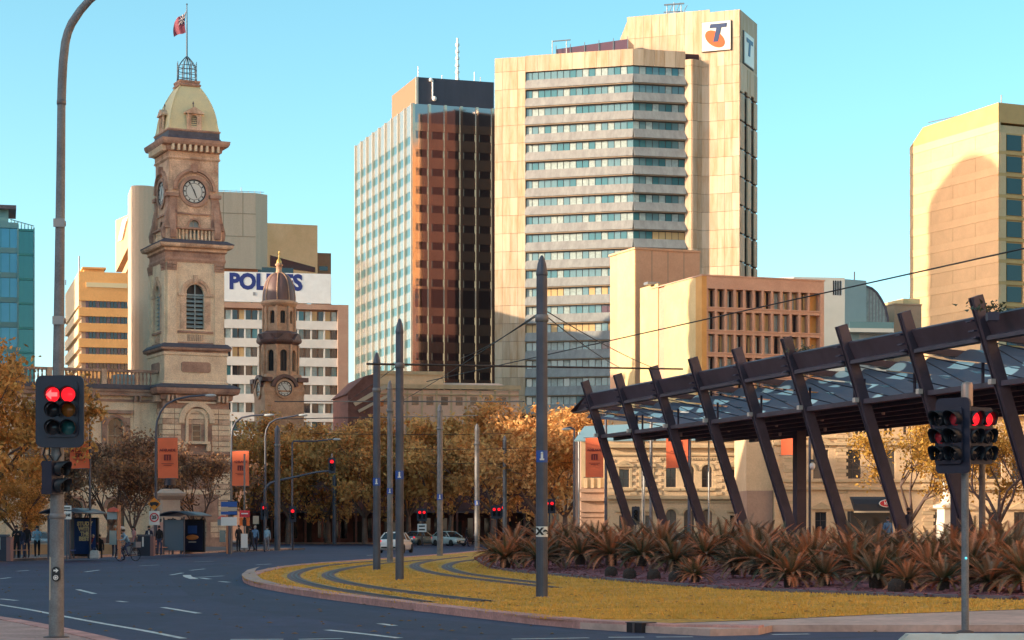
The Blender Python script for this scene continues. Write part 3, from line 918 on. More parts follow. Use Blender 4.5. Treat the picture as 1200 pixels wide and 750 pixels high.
# ================================================================== post office wing
WG = thing('post_office_wing', 'long sandstone post office front with arched windows and roof balustrade left of the tower', 'building',
           (gx(219,200.0), 200.0, 0), R(25))
y0 = -1.1; WL = -27.0; WR = -hb+.1
mw = lambda u,d,z: (u, y0+d, z)
zW = lambda py: gz(py, 195.0)
ztop = zW(457)
cols = [-7.3-4.05*k for k in range(5)]
holes = []
for u in cols:
    holes.append((u-.72,u+.72,zW(546),zW(489),True)); holes.append((u-.85,u+.85,1.2,zW(585),True))
b = MB(); b.grid(mw, WL, WR, 0, ztop, holes, .5); b.build('wall', M_sand_pale, WG)
b = MB(); b.box(WL,WR,y0+.6,y0+9,0,ztop+.3); b.build('wall_core', M_sand, WG)
bx('end_wall', WG, M_sand, WL-.02, WL+.4, y0, y0+9, 0, ztop)
for k, u in enumerate(cols):
    link('window', window_mesh(1.44, zW(489)-zW(546), 2, 4, M_frame_p, M_darkglass, True), WG, (u,y0+.3,zW(546)))
    link('window', window_mesh(1.7, zW(585)-1.2, 2, 3, M_frame_d, M_darkglass, True), WG, (u,y0+.3,1.2))
    b = MB(); zc = zW(489)-.72
    b.ring((u,zc), 1.05, .74, mw, -.16, .05, 14, a0=0, a1=math.pi)
    for s_ in (-1,1):
        b.ext([(u+s_*1.1-.28,zW(548)),(u+s_*1.1+.28,zW(548)),(u+s_*1.1+.28,zc+.75),(u+s_*1.1-.28,zc+.75)], -.1,.05,mw)
    b.ext([(u-1.55,zW(484)),(u+1.55,zW(484)),(u+1.7,zW(480)),(u-1.7,zW(480))], -.35,.05,mw)
    b.ext([(u-1.3,zW(551)),(u+1.3,zW(551)),(u+1.3,zW(548)),(u-1.3,zW(548))], -.28,.05,mw)
    b.build('window_surround', M_sand_pink, WG)
    b = MB()
    for q in range(4):
        z = zW(560)-.9*q*.0
    b.ring((u,zW(585)-.85), 1.25, .88, mw, -.18,.05,14,a0=0,a1=math.pi); b.build('arch_surround', M_sand_pink, WG)
for k in range(6):
    u = cols[0]+2.02-4.05*k
    b = MB(); b.ext([(u-.3,0),(u+.3,0),(u+.3,zW(470)),(u-.3,zW(470))], -.14,.05,mw); p = b.build('pilaster', M_sand_pale, WG)
    link('bracket', cube(M_sand_pink), p, mw(u-.25,-.3,zW(466)), (0,0,0), (.18,.5,.6)); link('bracket', cube(M_sand_pink), p, mw(u+.25,-.3,zW(466)), (0,0,0), (.18,.5,.6))
b = MB()
for z0,z1,o in ((zW(470),zW(467),.1),(zW(463),zW(458),.5),(zW(458),zW(455.5),.65),(zW(556),zW(553),.2),(zW(562),zW(560),.12),(0,.9,.2)):
    b.ext([(WL,z0),(WR,z0),(WR,z1),(WL,z1)], -o,.05,mw)
b.build('cornice', M_sand_pink, WG)
b = MB(); b.ext([(WL,zW(455.5)),(WR,zW(455.5)),(WR,zW(450)),(WL,zW(450))], -.72,.05,mw); b.build('lead_capping', M_lead, WG)
zb0, zb1 = zW(449.5), zW(432)
for k in range(5):
    u1 = WR-.3-5.2*k; u0 = u1-5.2
    balusters(WG, mw, u0+.55, u1-.2, zb0, zb1-.25, 12, M_sand_pink, -.05, .12)
    bx('balustrade_pier', WG, M_sand, u0, u0+.5, y0-.35, y0+.25, zb0, zb1)
b = MB(); b.ext([(WL,zb1-.25),(WR,zb1-.25),(WR,zb1),(WL,zb1)], -.3,.2,mw); b.build('balustrade_rail', M_sand_pink, WG)
bx('roof_lantern', WG, mat('roof_glass',(0.35,0.5,0.55),.3), WR-3.5, WR-1.8, y0+1.5, y0+4, ztop, zW(436))

# ================================================================== town hall clock tower
YT = 250.0
def zh(py): return gz(py, YT)
H_ = thing('town_hall_tower', 'smaller dark domed clock tower with gilt finial in front of the white billboard', 'clock tower', (gx(327,YT), YT, 0), R(22))
M_th = mat('townhall_stone', (0.66,0.42,0.27), .85, vscale=.8, col2=(0.40,0.23,0.15), bump=.3, fine=.15)
M_thd = mat('townhall_dome', (0.15,0.085,0.08), .5, var=.35, vscale=1.5, streak=True)
hw = 2.45
for f, mp in enumerate(sides(hw)):
    b = MB(); b.ext([(-hw+.01,0),(hw-.01,0),(hw-.01,zh(462)),(-hw+.01,zh(462))], 0, .4, mp); b.build('base_wall', M_th, H_)
    if f < 2:
        clock(H_, (0,zh(457)), .92, mp, -.05, R(140), R(-35), M_th)
        b = MB(); b.ring((0,zh(457)), 1.75, 1.35, mp, -.3,.1,18,a0=R(10),a1=R(170))
        b.ext([(-2.9,zh(449)),(-1.6,zh(449)),(-1.6,zh(444)),(-2.9,zh(444))], -.45,.3,mp); b.ext([(1.6,zh(449)),(2.9,zh(449)),(2.9,zh(444)),(1.6,zh(444))], -.45,.3,mp)
        b.ext([(-1.6,zh(462)),(1.6,zh(462)),(1.2,zh(445)),(-1.2,zh(445))], -.02,.4,mp)
        b.build('clock_gable', M_thd, H_)
b = MB(); b.rect(-hw,hw,-hw,hw,[(0,zh(465)),(.1,zh(460)),(-.1,zh(448)),(-.3,zh(440))]); b.build('base_top', M_th, H_)
def octwall(r, z0, z1, hz0, hz1, hwid, nm, m):
    n = 8
    for k in range(n):
        a = 2*math.pi*k/n - math.pi/2
        half = r*math.sin(math.pi/n); ap = r*math.cos(math.pi/n)
        mpo = lambda u,d,z,a=a,ap=ap: ((ap-d)*math.cos(a)-u*math.sin(a), (ap-d)*math.sin(a)+u*math.cos(a), z)
        b = MB(); b.grid(mpo, -half, half, z0, z1, [(-hwid,hwid,hz0,hz1,True)], .35, 0, 0); b.build(nm, m, H_)
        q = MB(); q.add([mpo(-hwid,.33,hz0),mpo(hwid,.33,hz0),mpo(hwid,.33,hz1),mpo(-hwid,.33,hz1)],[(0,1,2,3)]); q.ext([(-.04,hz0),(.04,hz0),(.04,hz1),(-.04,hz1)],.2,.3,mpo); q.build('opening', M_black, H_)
        p0 = mpo(half,-.08,0); q = MB(); q.tube([(p0[0],p0[1],z0),(p0[0],p0[1],z1)], .17, 7); q.build('column', M_th, H_)
octwall(2.25, zh(442), zh(405), zh(436), zh(411), .42, 'lower_wall', M_th)
b = MB(); b.lathe([(2.3,zh(405)),(2.75,zh(402)),(2.8,zh(400)),(2.4,zh(398)),(2.5,zh(392)),(2.0,zh(389))], n=8, rot=math.pi/8, smooth=False); b.build('cornice', M_thd, H_)
for k in range(8):
    a = 2*math.pi*k/8 - math.pi/2; c_, s_ = math.cos(a), math.sin(a)
    b = MB(); b.ext([(-.9,zh(400)),(.9,zh(400)),(0,zh(392))], 0, .4, lambda u,d,z: ((2.65-d)*c_-u*s_, (2.65-d)*s_+u*c_, z)); b.build('pediment', M_thd, H_)
octwall(1.85, zh(389), zh(360), zh(380), zh(365), .3, 'upper_wall', M_th)
b = MB(); b.lathe([(1.9,zh(360)),(2.25,zh(357)),(2.3,zh(354.5)),(1.95,zh(353))], n=16); b.build('cornice', M_th, H_)
dp = [(1.98*math.cos(t*math.pi/2*0.93)**.8, zh(353)+(zh(320)-zh(353))*math.sin(t*math.pi/2*0.97)) for t in [i/10 for i in range(11)]]
b = MB(); b.lathe(dp, n=16); b.build('dome', M_thd, H_)
for k in range(8):
    a = 2*math.pi*k/8 - math.pi/2+math.pi/8
    b = MB(); b.tube([(r*1.01*math.cos(a), r*1.01*math.sin(a), z) for r,z in dp], .07, 5); b.build('dome_rib', M_th, H_)
b = MB(); b.lathe([(.5,zh(322)),(.5,zh(320)),(.36,zh(318)),(.36,zh(312)),(.5,zh(311)),(.5,zh(310)),(.3,zh(308))], n=8); b.build('lantern', M_th, H_)
b = MB(); b.lathe([(.34,zh(309.5)),(.32,zh(306)),(.12,zh(303)),(.05,zh(300)),(.03,zh(294))], n=8); b.tube([(-.25,0,zh(297.5)),(.25,0,zh(297.5))], .04, 5); b.build('finial', M_gold, H_)
# ================================================================== city blocks behind
M_concY = mat('cream_concrete', (0.60,0.475,0.345), .75, vscale=1.3, col2=(0.46,0.29,0.16), streak=True, fine=.08)
M_concJ = mat('panel_joint', (0.36,0.27,0.19), .9)
M_spand = mat('grey_spandrel', (0.31,0.32,0.31), .65, vscale=.9, col2=(0.21,0.21,0.21), streak=True, fine=.08)
M_teal = mat('teal_glass', (0.12,0.23,0.26), .06, spec=.9)
M_teal2 = mat('teal_glass_dark', (0.05,0.17,0.20), .06, spec=.9)
M_blind = mat('window_blind', (0.36,0.45,0.44), .3, var=.25, vscale=2)
M_goldpane = mat('window_gold_reflection', (0.60,0.40,0.18), .35)  # gold reflection painted into the pane colour
M_purple = mat('plum_glass', (0.10,0.035,0.05), .15, spec=.8)
M_metal = mat('grey_steel', (0.30,0.32,0.34), .45, .6)

# ---- tall cream tower with grey window bands
TL = thing('office_tower', 'tallest cream office tower with grey window bands and a large T logo at its top', 'office tower', (0,0,0))
def at(px, Y): return Vector((gx(px,Y), Y, 0))
P0 = at(580,408); P1 = at(616,406.2); P2 = at(742,400); P3 = at(803,402.5)
P4 = at(811,401.8); P5 = at(822,403.2); P5b = at(832,403.0); P6 = at(867,400.6); P7 = at(886.5,412)
def dir_(a, b): return math.atan2(b.y-a.y, b.x-a.x)
def wall(a, b): return mpat(a.x, a.y, dir_(a,b)), (b-a).length
zL = lambda py, Y=402.: gz(py, Y)
zroof = zL(57,400); zr_core = gz(11,400.6)
# body
body = [P0,P1,P2,P3,P4,P5,P5b,P6,P7, P7+Vector((-8,25,0)), P0+Vector((4,25,0))]
inset = [Vector((p.x,p.y+.35,0)) for p in body]
b = MB(); b.prism([(p.x+(0.0),p.y+.5) for p in [P0+Vector((.4,0,0)),P2,P3,P5,P6+Vector((-.2,.15,0)),P7+Vector((-.05,0,0)),P7+Vector((-2,3,0)),P0+Vector((4,8,0))]], 0, zroof-.3); b.build('tower_core', mat('tower_side', (0.075,0.042,0.045), .95, spec=.1), TL)  # sides coloured near black so the bronze tower's reflection of them stays dark
# upper core box (plant room) with sloping left end
PU0 = at(735,409); PU1 = at(867,400.6)
mpu, Lu = wall(PU0, PU1)
def ppoly(mp, px_list):  # no-op helper
    return px_list
b = MB()
uu = lambda px: (px-735)/(867-735)*Lu
b.ext([(uu(716),zL(60)),(uu(735),gz(25,409)),(Lu,zr_core),(Lu,zL(84)),(uu(716),zL(84))], 0, 11, mpu); b.build('plant_room', M_concY, TL)
npn = 18
for i in range(npn):
    for row, (pa, pb) in enumerate((((62,26),(46,11.8)),((84,48),(66,30)))):
        pass
fl = 21.35          # floor height in photo rows
rows = [(80+fl*k) for k in range(19)]
PAN = cube(M_concY); PANS = [M_concY, mat('cream_concrete_b', (0.54,0.43,0.315), .75, vscale=1.3, col2=(0.40,0.27,0.16), streak=True, fine=.08), mat('cream_concrete_c', (0.65,0.52,0.385), .75, vscale=1.3, col2=(0.58,0.42,0.27), streak=True, fine=.06)]
flm = fl/FPX*402
def panels(a, b_, n, z0, z1, nrow, gap=.045, th=.3, lim=None):
    mp, L = wall(a,b_); an = dir_(a,b_)
    for j in range(nrow):
        for i in range(n):
            u = L*(i+.5)/n; z = z0+(z1-z0)*(j+.5)/nrow
            p = mp(u,-th/2+.1,z)
            link('panel', cube(PANS[rnd.choice((0,0,1,2))]), TL, p, (0,0,an), (L/n-gap,th,(z1-z0)/nrow-.06))
ztopP = zL(80,404); zbotP = ztopP-19*flm
panels(P0,P1,4,zbotP,ztopP,19)
panels(P0,P1,4,ztopP,gz(66,406),1)
panels(P3,P4,1,zbotP,ztopP,19); panels(P4,P5,2,zbotP,ztopP,19); panels(P5,P5b,1,zbotP,ztopP,19); panels(P5b,P6,4,zbotP,ztopP,19)
panels(P3,P4,1,ztopP,zroof-1.6,1); panels(P4,P5,2,ztopP,zroof-1.6,1); panels(P5,P5b,1,ztopP,zroof-1.6,1)
panels(P5b,P6,4,ztopP,zr_core,2); panels(PU0,P5b,10,zL(63),gz(25,409)+.8,2)
panels(P6,P7,1,zL(105),gz(15,403),3,th=.25)
panels(P1,P2,9,gz(78,401),gz(57,400),1); panels(P2,P3,5,gz(78,401),gz(58.5,401),1)
# right flank: vertical window slots between fins
mp7, L7 = wall(P6,P7)
for i,(a,c) in enumerate(((0,.22),(.40,.62),(.80,1.0))):
    for j in range(12):
        z0 = zbotP+19*flm*(j+.35)/12.3; z1 = zbotP+19*flm*(j+1.3)/12.3
        link('fin_panel', cube(PANS[(i+j)%3]), TL, mp7(L7*(a+c)/2,-.05,(z0+z1)/2), (0,0,dir_(P6,P7)), (L7*(c-a),.3,z1-z0-.1))
for (a,c) in ((.22,.40),(.62,.80)):
    for j in range(19):
        z0 = zbotP+flm*j; link('slot_window', cube(M_darkglass), TL, mp7(L7*(a+c)/2,.25,z0+flm/2), (0,0,dir_(P6,P7)), (L7*(c-a),.1,flm*.86))
# bands
for side, (a, b_, npane) in enumerate(((P1,P2,17),(P2,P3,8))):
    mp, L = wall(a,b_); an = dir_(a,b_)
    for k in range(19):
        pyr = (89 if side == 0 else 84)+fl*k
        zc = gz(79.5,402)-fl*k/FPX*402        # top of the window strip
        zw0 = zc-1.55; zs0 = zc-flm
        # sloping spandrel
        q = MB()
        q.add([mp(0,0,zw0),mp(L,0,zw0),mp(L,-.75,zs0+.25),mp(0,-.75,zs0+.25),mp(0,.3,zs0+.05),mp(L,.3,zs0+.05),mp(0,.4,zw0),mp(L,.4,zw0)],[(0,1,2,3),(3,2,5,4),(6,7,1,0),(0,3,4,6),(1,2,5,7)])
        sp = q.build('spandrel', M_spand, TL)
        link('spandrel_lip', cube(M_concJ), sp, mp(L/2,-.3,zs0+.12), (0,0,an), (L,.5,.14))
        for i in range(npane):
            warm = (side == 1 and ((k == 9 and i >= 3) or k == 10)) or (side == 0 and k in (12,14) and rnd.random() < .5)
            m = M_goldpane if warm else rnd.choice((M_teal,M_teal,M_teal2,M_blind) if side == 1 or k < 3 else (M_blind,M_teal2,M_teal,M_teal,M_blind))
            if side == 0 and k in (13,15) and i > 11: m = M_purple
            nm = 'pane'
            link(nm, cube(m), TL, mp(L*(i+.5)/npane,.32,(zc+zw0)/2-.05), (0,0,an), (L/npane-.14,.1,1.45)) if (side == 1 and k < 11) or (side == 0 and k < 12) else None
        # lower floors: panes joined per floor, mullions for every floor
        if not ((side == 1 and k < 11) or (side == 0 and k < 12)):
            q = MB()
            for i in range(npane):
                m = rnd.choice((0,0,1,2)) if not (side == 0 and k in (12,14) and rnd.random() < .5) else 3
                if side == 0 and k in (13,15) and i > 11: m = 4
                u0 = L*i/npane+.07; u1 = L*(i+1)/npane-.07; z0, z1 = zw0+.03, zc-.03
                q.add([mp(u0,.3,z0),mp(u1,.3,z0),mp(u1,.3,z1),mp(u0,.3,z1)],[(0,1,2,3)],m)
            tag(q.build('pane_row', [M_blind,M_teal,M_teal2,M_goldpane,M_purple], TL), kind='stuff')
        q = MB()
        q.ext([(0,zw0-.02),(L,zw0-.02),(L,zc+.1),(0,zc+.1)], .38,.5,mp)
        q.build('band_frame', M_frame_d, TL)
# roof lounge with plum glass, logo panel and rooftop gear
mp2, L2 = wall(at(651,405.5), at(735,401.5))
b = MB(); b.ext([(0,zL(65)),(L2,zL(60)),(L2,zL(45.5)),(0,zL(52))], .6,6,mp2); b.build('roof_lounge', M_purple, TL)
for i in range(6):
    u = L2*i/5; link('lounge_post', cube(M_metal), TL, mp2(u,.5,zL(55-i)), (0,0,0), (.15,.15,2.4))
zl0, zl1 = gz(58,401), gz(24,401)
uA, uB = uu(824), uu(857)
b = MB(); b.ext([(uA,zl0),(uB,zl0),(uB,zl1),(uA,zl1)], -.55,-.25,mpu); lp = b.build('logo_panel', mat('sign_white',(0.80,0.76,0.66),.4), TL)
b = MB(); b.ext([(uA-.12,zl0-.12),(uB+.12,zl0-.12),(uB+.12,zl1+.12),(uA-.12,zl1+.12)], -.35,-.2,mpu); b.build('logo_frame', M_frame_d, lp)
W = uB-uA; Hh = zl1-zl0
def lg(x, z): return (uA+W*x, zl0+Hh*z)
M_lgb = mat('logo_blue', (0.012,0.038,0.12), .4); M_lgo = mat('logo_orange', (0.62,0.09,0.01), .4)
b = MB(); b.ext([lg(.30,.92),lg(.88,.92),lg(.85,.78),lg(.68,.78),lg(.57,.30),lg(.40,.30),lg(.51,.78),lg(.27,.78)], -.66,-.56,mpu); b.build('logo_letter', M_lgb, lp)
el = []
for i in range(28):
    a = 2*math.pi*i/28; x, y = .40*math.cos(a), .24*math.sin(a); r_ = R(-38)
    el.append(lg(.46+x*math.cos(r_)-y*math.sin(r_), .40+x*math.sin(r_)+y*math.cos(r_)))
b = MB(); b.ext(el, -.61,-.56,mpu); b.build('logo_swoosh', M_lgo, lp)
zl0, zl1 = gz(77,405), gz(38,403)
b = MB(); b.ext([(L7*.15,zl0),(L7*.7,zl0),(L7*.7,zl1),(L7*.15,zl1)], -.5,-.15,mp7); lp = b.build('logo_panel', MATS['sign_white'], TL)
b = MB(); b.ext([(L7*.12,zl0-.2),(L7*.73,zl0-.2),(L7*.73,zl1+.2),(L7*.12,zl1+.2)], -.3,-.12,mp7); b.build('logo_frame', M_black, lp)
b = MB(); z_ = lambda t: zl0+(zl1-zl0)*t
b.ext([(L7*.25,z_(.85)),(L7*.62,z_(.85)),(L7*.62,z_(.72)),(L7*.49,z_(.72)),(L7*.45,z_(.3)),(L7*.35,z_(.3)),(L7*.39,z_(.72)),(L7*.25,z_(.72))], -.58,-.5,mp7); b.build('logo_letter', M_lgb, lp)
b = MB()
c = at(790,406); zr = gz(20,406)
for dx, dz in ((0,2.6),(1.4,2.9),(2.8,2.4)):
    b.tube([(c.x+dx-1.4,c.y,zr-1),(c.x+dx-1.4,c.y,zr+dz)], .1, 5); b.tube([(c.x+dx-1.4,c.y,zr),(c.x+dx-.2,c.y,zr+dz)], .07, 4)
b.beam((c.x-2,c.y,zr+2.4),(c.x+2,c.y,zr+2.7),.3,.25); b.beam((c.x-2,c.y+1,zr+1.2),(c.x+1.8,c.y+1,zr+1.4),.2,.2)
b.build('roof_gantry', M_metal, TL)
b = MB(); c = at(658,405); zr = gz(52,405)
b.beam((c.x-1.8,c.y,zr+.6),(c.x+1.8,c.y,zr+.9),.2,.2); b.tube([(c.x-1.8,c.y,zr-2),(c.x-1.8,c.y,zr+.7)],.1,5); b.tube([(c.x+1,c.y,zr-2),(c.x+1,c.y,zr+.9)],.1,5); b.build('roof_gantry', M_metal, TL)

# ---- bronze glass tower
S_ = Site(483, 432, 18)
BT = S_.thing('office_tower', 'dark bronze glass tower with a pale mirrored left side and a rooftop plant box', 'office tower')
M_bronze = mat('bronze_cladding', (0.72,0.50,0.36), .08, .9, var=.15, vscale=.3)
M_bwin = mat('bronze_window', (0.30,0.22,0.20), .04, .9, bump=.05, bscale=.5)
M_mirror = mat('bronze_mirror', (0.38,0.33,0.32), .05, .9)
M_pale_m = mat('pale_mirror', (0.43,0.42,0.37), .10, .65)
M_pale_f = mat('pale_fin', (0.55,0.52,0.44), .4, .3)
M_win_d = mat('office_glass', (0.012,0.013,0.022), .05, spec=.9)
M_win_t = mat('office_glass_teal', (0.14,0.27,0.28), .06, .7)
Wb = S_.u(592); Db = S_.v(417); zT = S_.z(121); zBt = 0
b = MB(); b.box(.25,Wb,.25,Db,0,zT-.2); b.build('tower_core', M_bronze, BT)
fh = 22.0/FPX*432*.985
nR = 5; cw = (S_.u(577.5)-.3)/nR
zrow0 = S_.z(158)
nfl = 15
for i in range(nR):
    u0 = cw*i; u1 = cw*(i+1)
    bx('pier', BT, M_bronze, u0-.0, u0+.55, -.35, .3, 0, zT)
    bx('crown_panel', BT, M_mirror, u0+.55, u1, .05, .28, S_.z(143), zT-.05)
    for k in range(nfl):
        zt_ = S_.z(143)-fh*k
        if k == 9:
            bx('blank_panel', BT, M_bwin, u0+.55, u1, .12, .28, zt_-fh*1.0, zt_); continue
        bx('spandrel', BT, M_bronze, u0+.55, u1, 0.0, .28, zt_-fh*.45, zt_)
        bx('spandrel', BT, M_bronze, u0+.55, u1, 0.0, .28, zt_-fh, zt_-fh*.86)
        w = bx('window', BT, M_bwin, u0+.9, u1-.3, .12, .29, zt_-fh*.86, zt_-fh*.45)
bx('pier', BT, M_bronze, cw*nR, cw*nR+.5, -.35, .3, 0, zT)
bx('pier', BT, M_bronze, cw*nR+.5, Wb, -.05, .3, 0, zT)
nLc = 9; cl = Db/nLc
for i in range(nLc):
    v0 = cl*i; v1 = v0+cl
    bx('fin', BT, M_pale_f, -.3, .25, v0-.12, v0+.22, 0, zT)
    bx('crown_panel', BT, M_pale_m, .0, .25, v0+.22, v1-.12, S_.z(158), zT-.05)
    for k in range(15):
        zt_ = S_.z(158)-fh*k
        bx('window', BT, M_win_t, .08, .26, v0+.22, v1-.12, zt_-fh*.45, zt_)
        bx('spandrel', BT, M_pale_m, .0, .25, v0+.22, v1-.12, zt_-fh, zt_-fh*.45)
bx('fin', BT, M_pale_f, -.3, .25, Db-.12, Db+.22, 0, zT)
# plant box on the roof
zpb = gz(93, 443)
v1 = S_.v(459, 3)
pb = bx('plant_box', BT, mat('plant_box_dark',(0.045,0.05,0.075),.5,var=.2,vscale=.5,streak=True), 3.2, Wb, 8, min(v1,Db-1), zT-.3, zpb)
bx('plant_box_side', BT, mat('plant_box_brown',(0.30,0.15,0.08),.6), 3.05, 3.2, 8, min(v1,Db-1), zT-.3, zpb)
bx('box_edge', BT, M_pale_f, 3.0, 3.5, 7.8, 8.2, zT, zpb)
b = MB(); xm = S_.u(536,12); b.tube([(xm,12,zpb-.5),(xm,12,zpb+10)], [.35,.25], 6)
for k in range(6): b.tube([(xm,12,zpb+.8+1.5*k),(xm,12,zpb+1.3+1.5*k)], .48, 6)
b.build('radio_mast', M_white, BT)
b = MB()
for px, h in ((490,2.5),(556,2.2),(563,1.2),(518,1.0)):
    x = S_.u(px,9); q = MB(); q.tube([(x,9,zpb-.3),(x,9,zpb+h)], .1, 5); q.build('aerial', M_white, BT)
b.ball((S_.u(505,7.6),7.6,zpb-.5),.45,8,6); b.ball((S_.u(509,7.6),7.6,zpb-4.5),.55,8,6); b.tube([(S_.u(507,7.6),7.6,zpb-.5),(S_.u(507,7.6),7.6,zpb-4.5)],.18,5)
b.build('dish_antenna', M_white, BT)

# ---- billboard office block
S_ = Site(240, 290, 12)
PB = S_.thing('office_block', 'white banded office block under a big white billboard reading POLITES', 'office block')
M_whitep = mat('white_spandrel', (0.62,0.64,0.62), .5, var=.12, vscale=.6)
M_pinkst = mat('pink_stone', (0.42,0.28,0.21), .8, vscale=.5, col2=(0.34,0.21,0.16), fine=.08)
Wp = S_.u(408); W1 = S_.u(395.5); zp = S_.z(356, Wp/2)
b = MB(); b.box(0,Wp,.5,14,0,zp); b.build('wall_core', M_pinkst, PB)
bx('end_wall', PB, M_pinkst, W1, Wp, -.5, 14, 0, zp+.02)
bx('parapet', PB, M_pinkst, 0, W1, -.5, .6, S_.z(362,10), zp)
pit = 21.6/FPX*293
ncol = 20
for k in range(8):
    zt_ = S_.z(364,10)-pit*k; zb_ = zt_-pit*.52
    bx('spandrel', PB, M_whitep, 0, W1, -.12, .45, zt_-pit+.02, zb_)
    for i in range(ncol):
        u0 = W1*i/ncol; u1 = W1*(i+1)/ncol
        m = rnd.choice((M_darkglass,M_teal2,M_blind,M_darkglass,M_goldpane) if k < 3 else (M_darkglass,M_darkglass,M_teal2,M_blind))
        w = bx('window', PB, m, u0+.12, u1-.12, .3, .48, zb_, zt_)
        if i % 2 == 0: bx('mullion', PB, M_whitep, u0-.1, u0+.1, -.05, .48, zb_, zt_)
bz0, bz1 = S_.z(353.5,10), S_.z(318.5,10)
ub = S_.u(389)
b = MB(); b.box(-2,ub,1.0,1.6,bz0,bz1); bb = b.build('billboard', mat('billboard_white',(0.70,0.76,0.78),.5,var=.08,vscale=1), PB)
for i in range(9): bx('billboard_post', PB, M_metal, i*ub/8-.1, i*ub/8+.1, 1.6, 1.9, zp-.2, bz1-.4)
M_pol = mat('billboard_blue', (0.012,0.03,0.19), .5)
lettering('POLITES', 3.05, M_pol, bb, ((S_.u(273)+S_.u(351))/2, .985, S_.z(330.5,10)), bold=.15, sx=.94, extrude=.012)
bx('small_notice', bb, M_metal, S_.u(297), S_.u(300), .96, 1.0, S_.z(346,10), S_.z(342,10))

# ---- beige tower with the diamond
YB = 356.
S_ = Site(154, YB, 14)
BG = S_.thing('office_tower', 'beige concrete tower with rounded core and a diamond emblem, behind the post office tower', 'office tower')
M_beige = mat('beige_concrete', (0.66,0.51,0.37), .75, vscale=.35, col2=(0.55,0.42,0.30), streak=True, fine=.05)
M_beige2 = mat('sunlit_beige_concrete', (0.84,0.50,0.26), .75, vscale=.35, col2=(0.74,0.42,0.20), fine=.05)  # beige concrete with the orange sun glow put into its colour
zc_ = S_.z(218)
w1 = S_.u(181); w2 = S_.u(315); w3 = S_.u(372); dl = S_.v(134)
b = MB()
n = 8; arc = [(w1*.5 - w1*.5*math.cos(math.pi*i/n), -1.2*math.sin(math.pi*i/n)) for i in range(n+1)]
b.prism(arc+[(w1,10),(0,10)], 0, zc_); b.build('core_shaft', M_beige, BG)
bx('upper_wall', BG, M_beige, w1, S_.u(300), .5, 16, S_.z(312,8), S_.z(222,8))
b = MB(); b.prism([(S_.u(300),.5),(w2,2.0),(w2,16),(S_.u(300),16)], S_.z(312,8), S_.z(222,8)); b.build('upper_corner', M_beige, BG)
for z in (S_.z(247,8),S_.z(274,8)): bx('panel_joint', BG, M_concJ, w1+.1, S_.u(300), .45, .5, z-.06, z+.06)
for px in (207,235,262,285): bx('panel_joint', BG, M_concJ, S_.u(px)-.05, S_.u(px)+.05, .46, .5, S_.z(274,8), S_.z(222,8)-.1)
mpr, Lr = mpat(w2,2.0,R(14)), 9.6
b = MB(); b.ext([(0,S_.z(330,14)),(Lr,S_.z(330,14)),(Lr,S_.z(262,14)+1.0),(0,S_.z(257,14))], 0,12,mpr); b.build('side_block', M_beige2, BG)
b = MB(); b.ext([(.5,S_.z(308,14)),(Lr-.5,S_.z(312,14)),(Lr-.5,S_.z(306,14)),(.5,S_.z(295,14))], -.1,.2,mpr); b.build('ribbon_window', M_win_d, BG)
bx('lower_wall', BG, M_beige2, w1, w2+7, 1.5, 16, 0, S_.z(312,8))
bx('red_band', BG, mat('rust_band',(0.42,0.16,0.07),.7), S_.u(262), S_.u(303), 1.2, 1.5, S_.z(318,8), S_.z(303,8))
bx('ribbon_window', BG, M_win_d, S_.u(303), S_.u(345), 1.3, 1.5, S_.z(318,8), S_.z(309,8))
# small rust block to the right
bx('stair_block', BG, mat('rust_block',(0.36,0.18,0.10),.75,var=.2,vscale=.4), S_.u(372,10), S_.u(388,10), 10, 18, 0, S_.z(292,14,10))
bx('stair_window', BG, M_win_d, S_.u(374,10), S_.u(384,10), 9.9, 10, S_.z(313,14,10), S_.z(308,14,10))
# left wing with parking decks
zl_ = S_.z(252,0,5)
b = MB(); b.ext([(0,S_.z(281,0,4)),(dl,S_.z(281,0,4)+.6),(dl,S_.z(258,0,dl)),(0,S_.z(249,0,0))], .3, 8, mpL); lw = b.build('wing_wall', M_beige2, BG)
bx('wing_core', BG, M_black, 2.5, 8, .5, dl-.3, 0, S_.z(281,0,4))
ppit = 22.7/FPX*YB
for k in range(7):
    z0 = S_.z(292,0,4)-ppit*k
    bx('deck', BG, M_beige2, .3, 8, 0.02, dl, z0-ppit*.35-.8, z0-ppit*.35+.75)
b = MB(); zc2 = S_.z(268,0,dl/2); vc = dl*.52
b.ext([(vc-dl*.30,zc2),(vc,zc2-1.85),(vc+dl*.30,zc2),(vc,zc2+1.85)], .1,.3,mpL); b.build('diamond_emblem', M_white, BG)
b = MB(); b.ext([(vc-dl*.25,zc2-.35),(vc-dl*.03,zc2-1.85),(vc+dl*.05,zc2-1.7),(vc-dl*.2,zc2-.1)], .03,.1,mpL); b.build('emblem_shadow_bar', M_concJ, BG)
b = MB()
for i in range(9):
    x = S_.u(250)+i*1.0*(w2-S_.u(250))/9; b.tube([(x,3,S_.z(222,8)-.1),(x,3,S_.z(217,8))],.05,4)
b.tube([(S_.u(250),3,S_.z(218,8)),(w2-.5,3,S_.z(218,8))],.05,4); b.tube([(S_.u(285),3.2,S_.z(222,8)-.1),(S_.u(285),3.2,S_.z(213,8))],.06,4)
b.build('roof_railing', M_metal, BG)

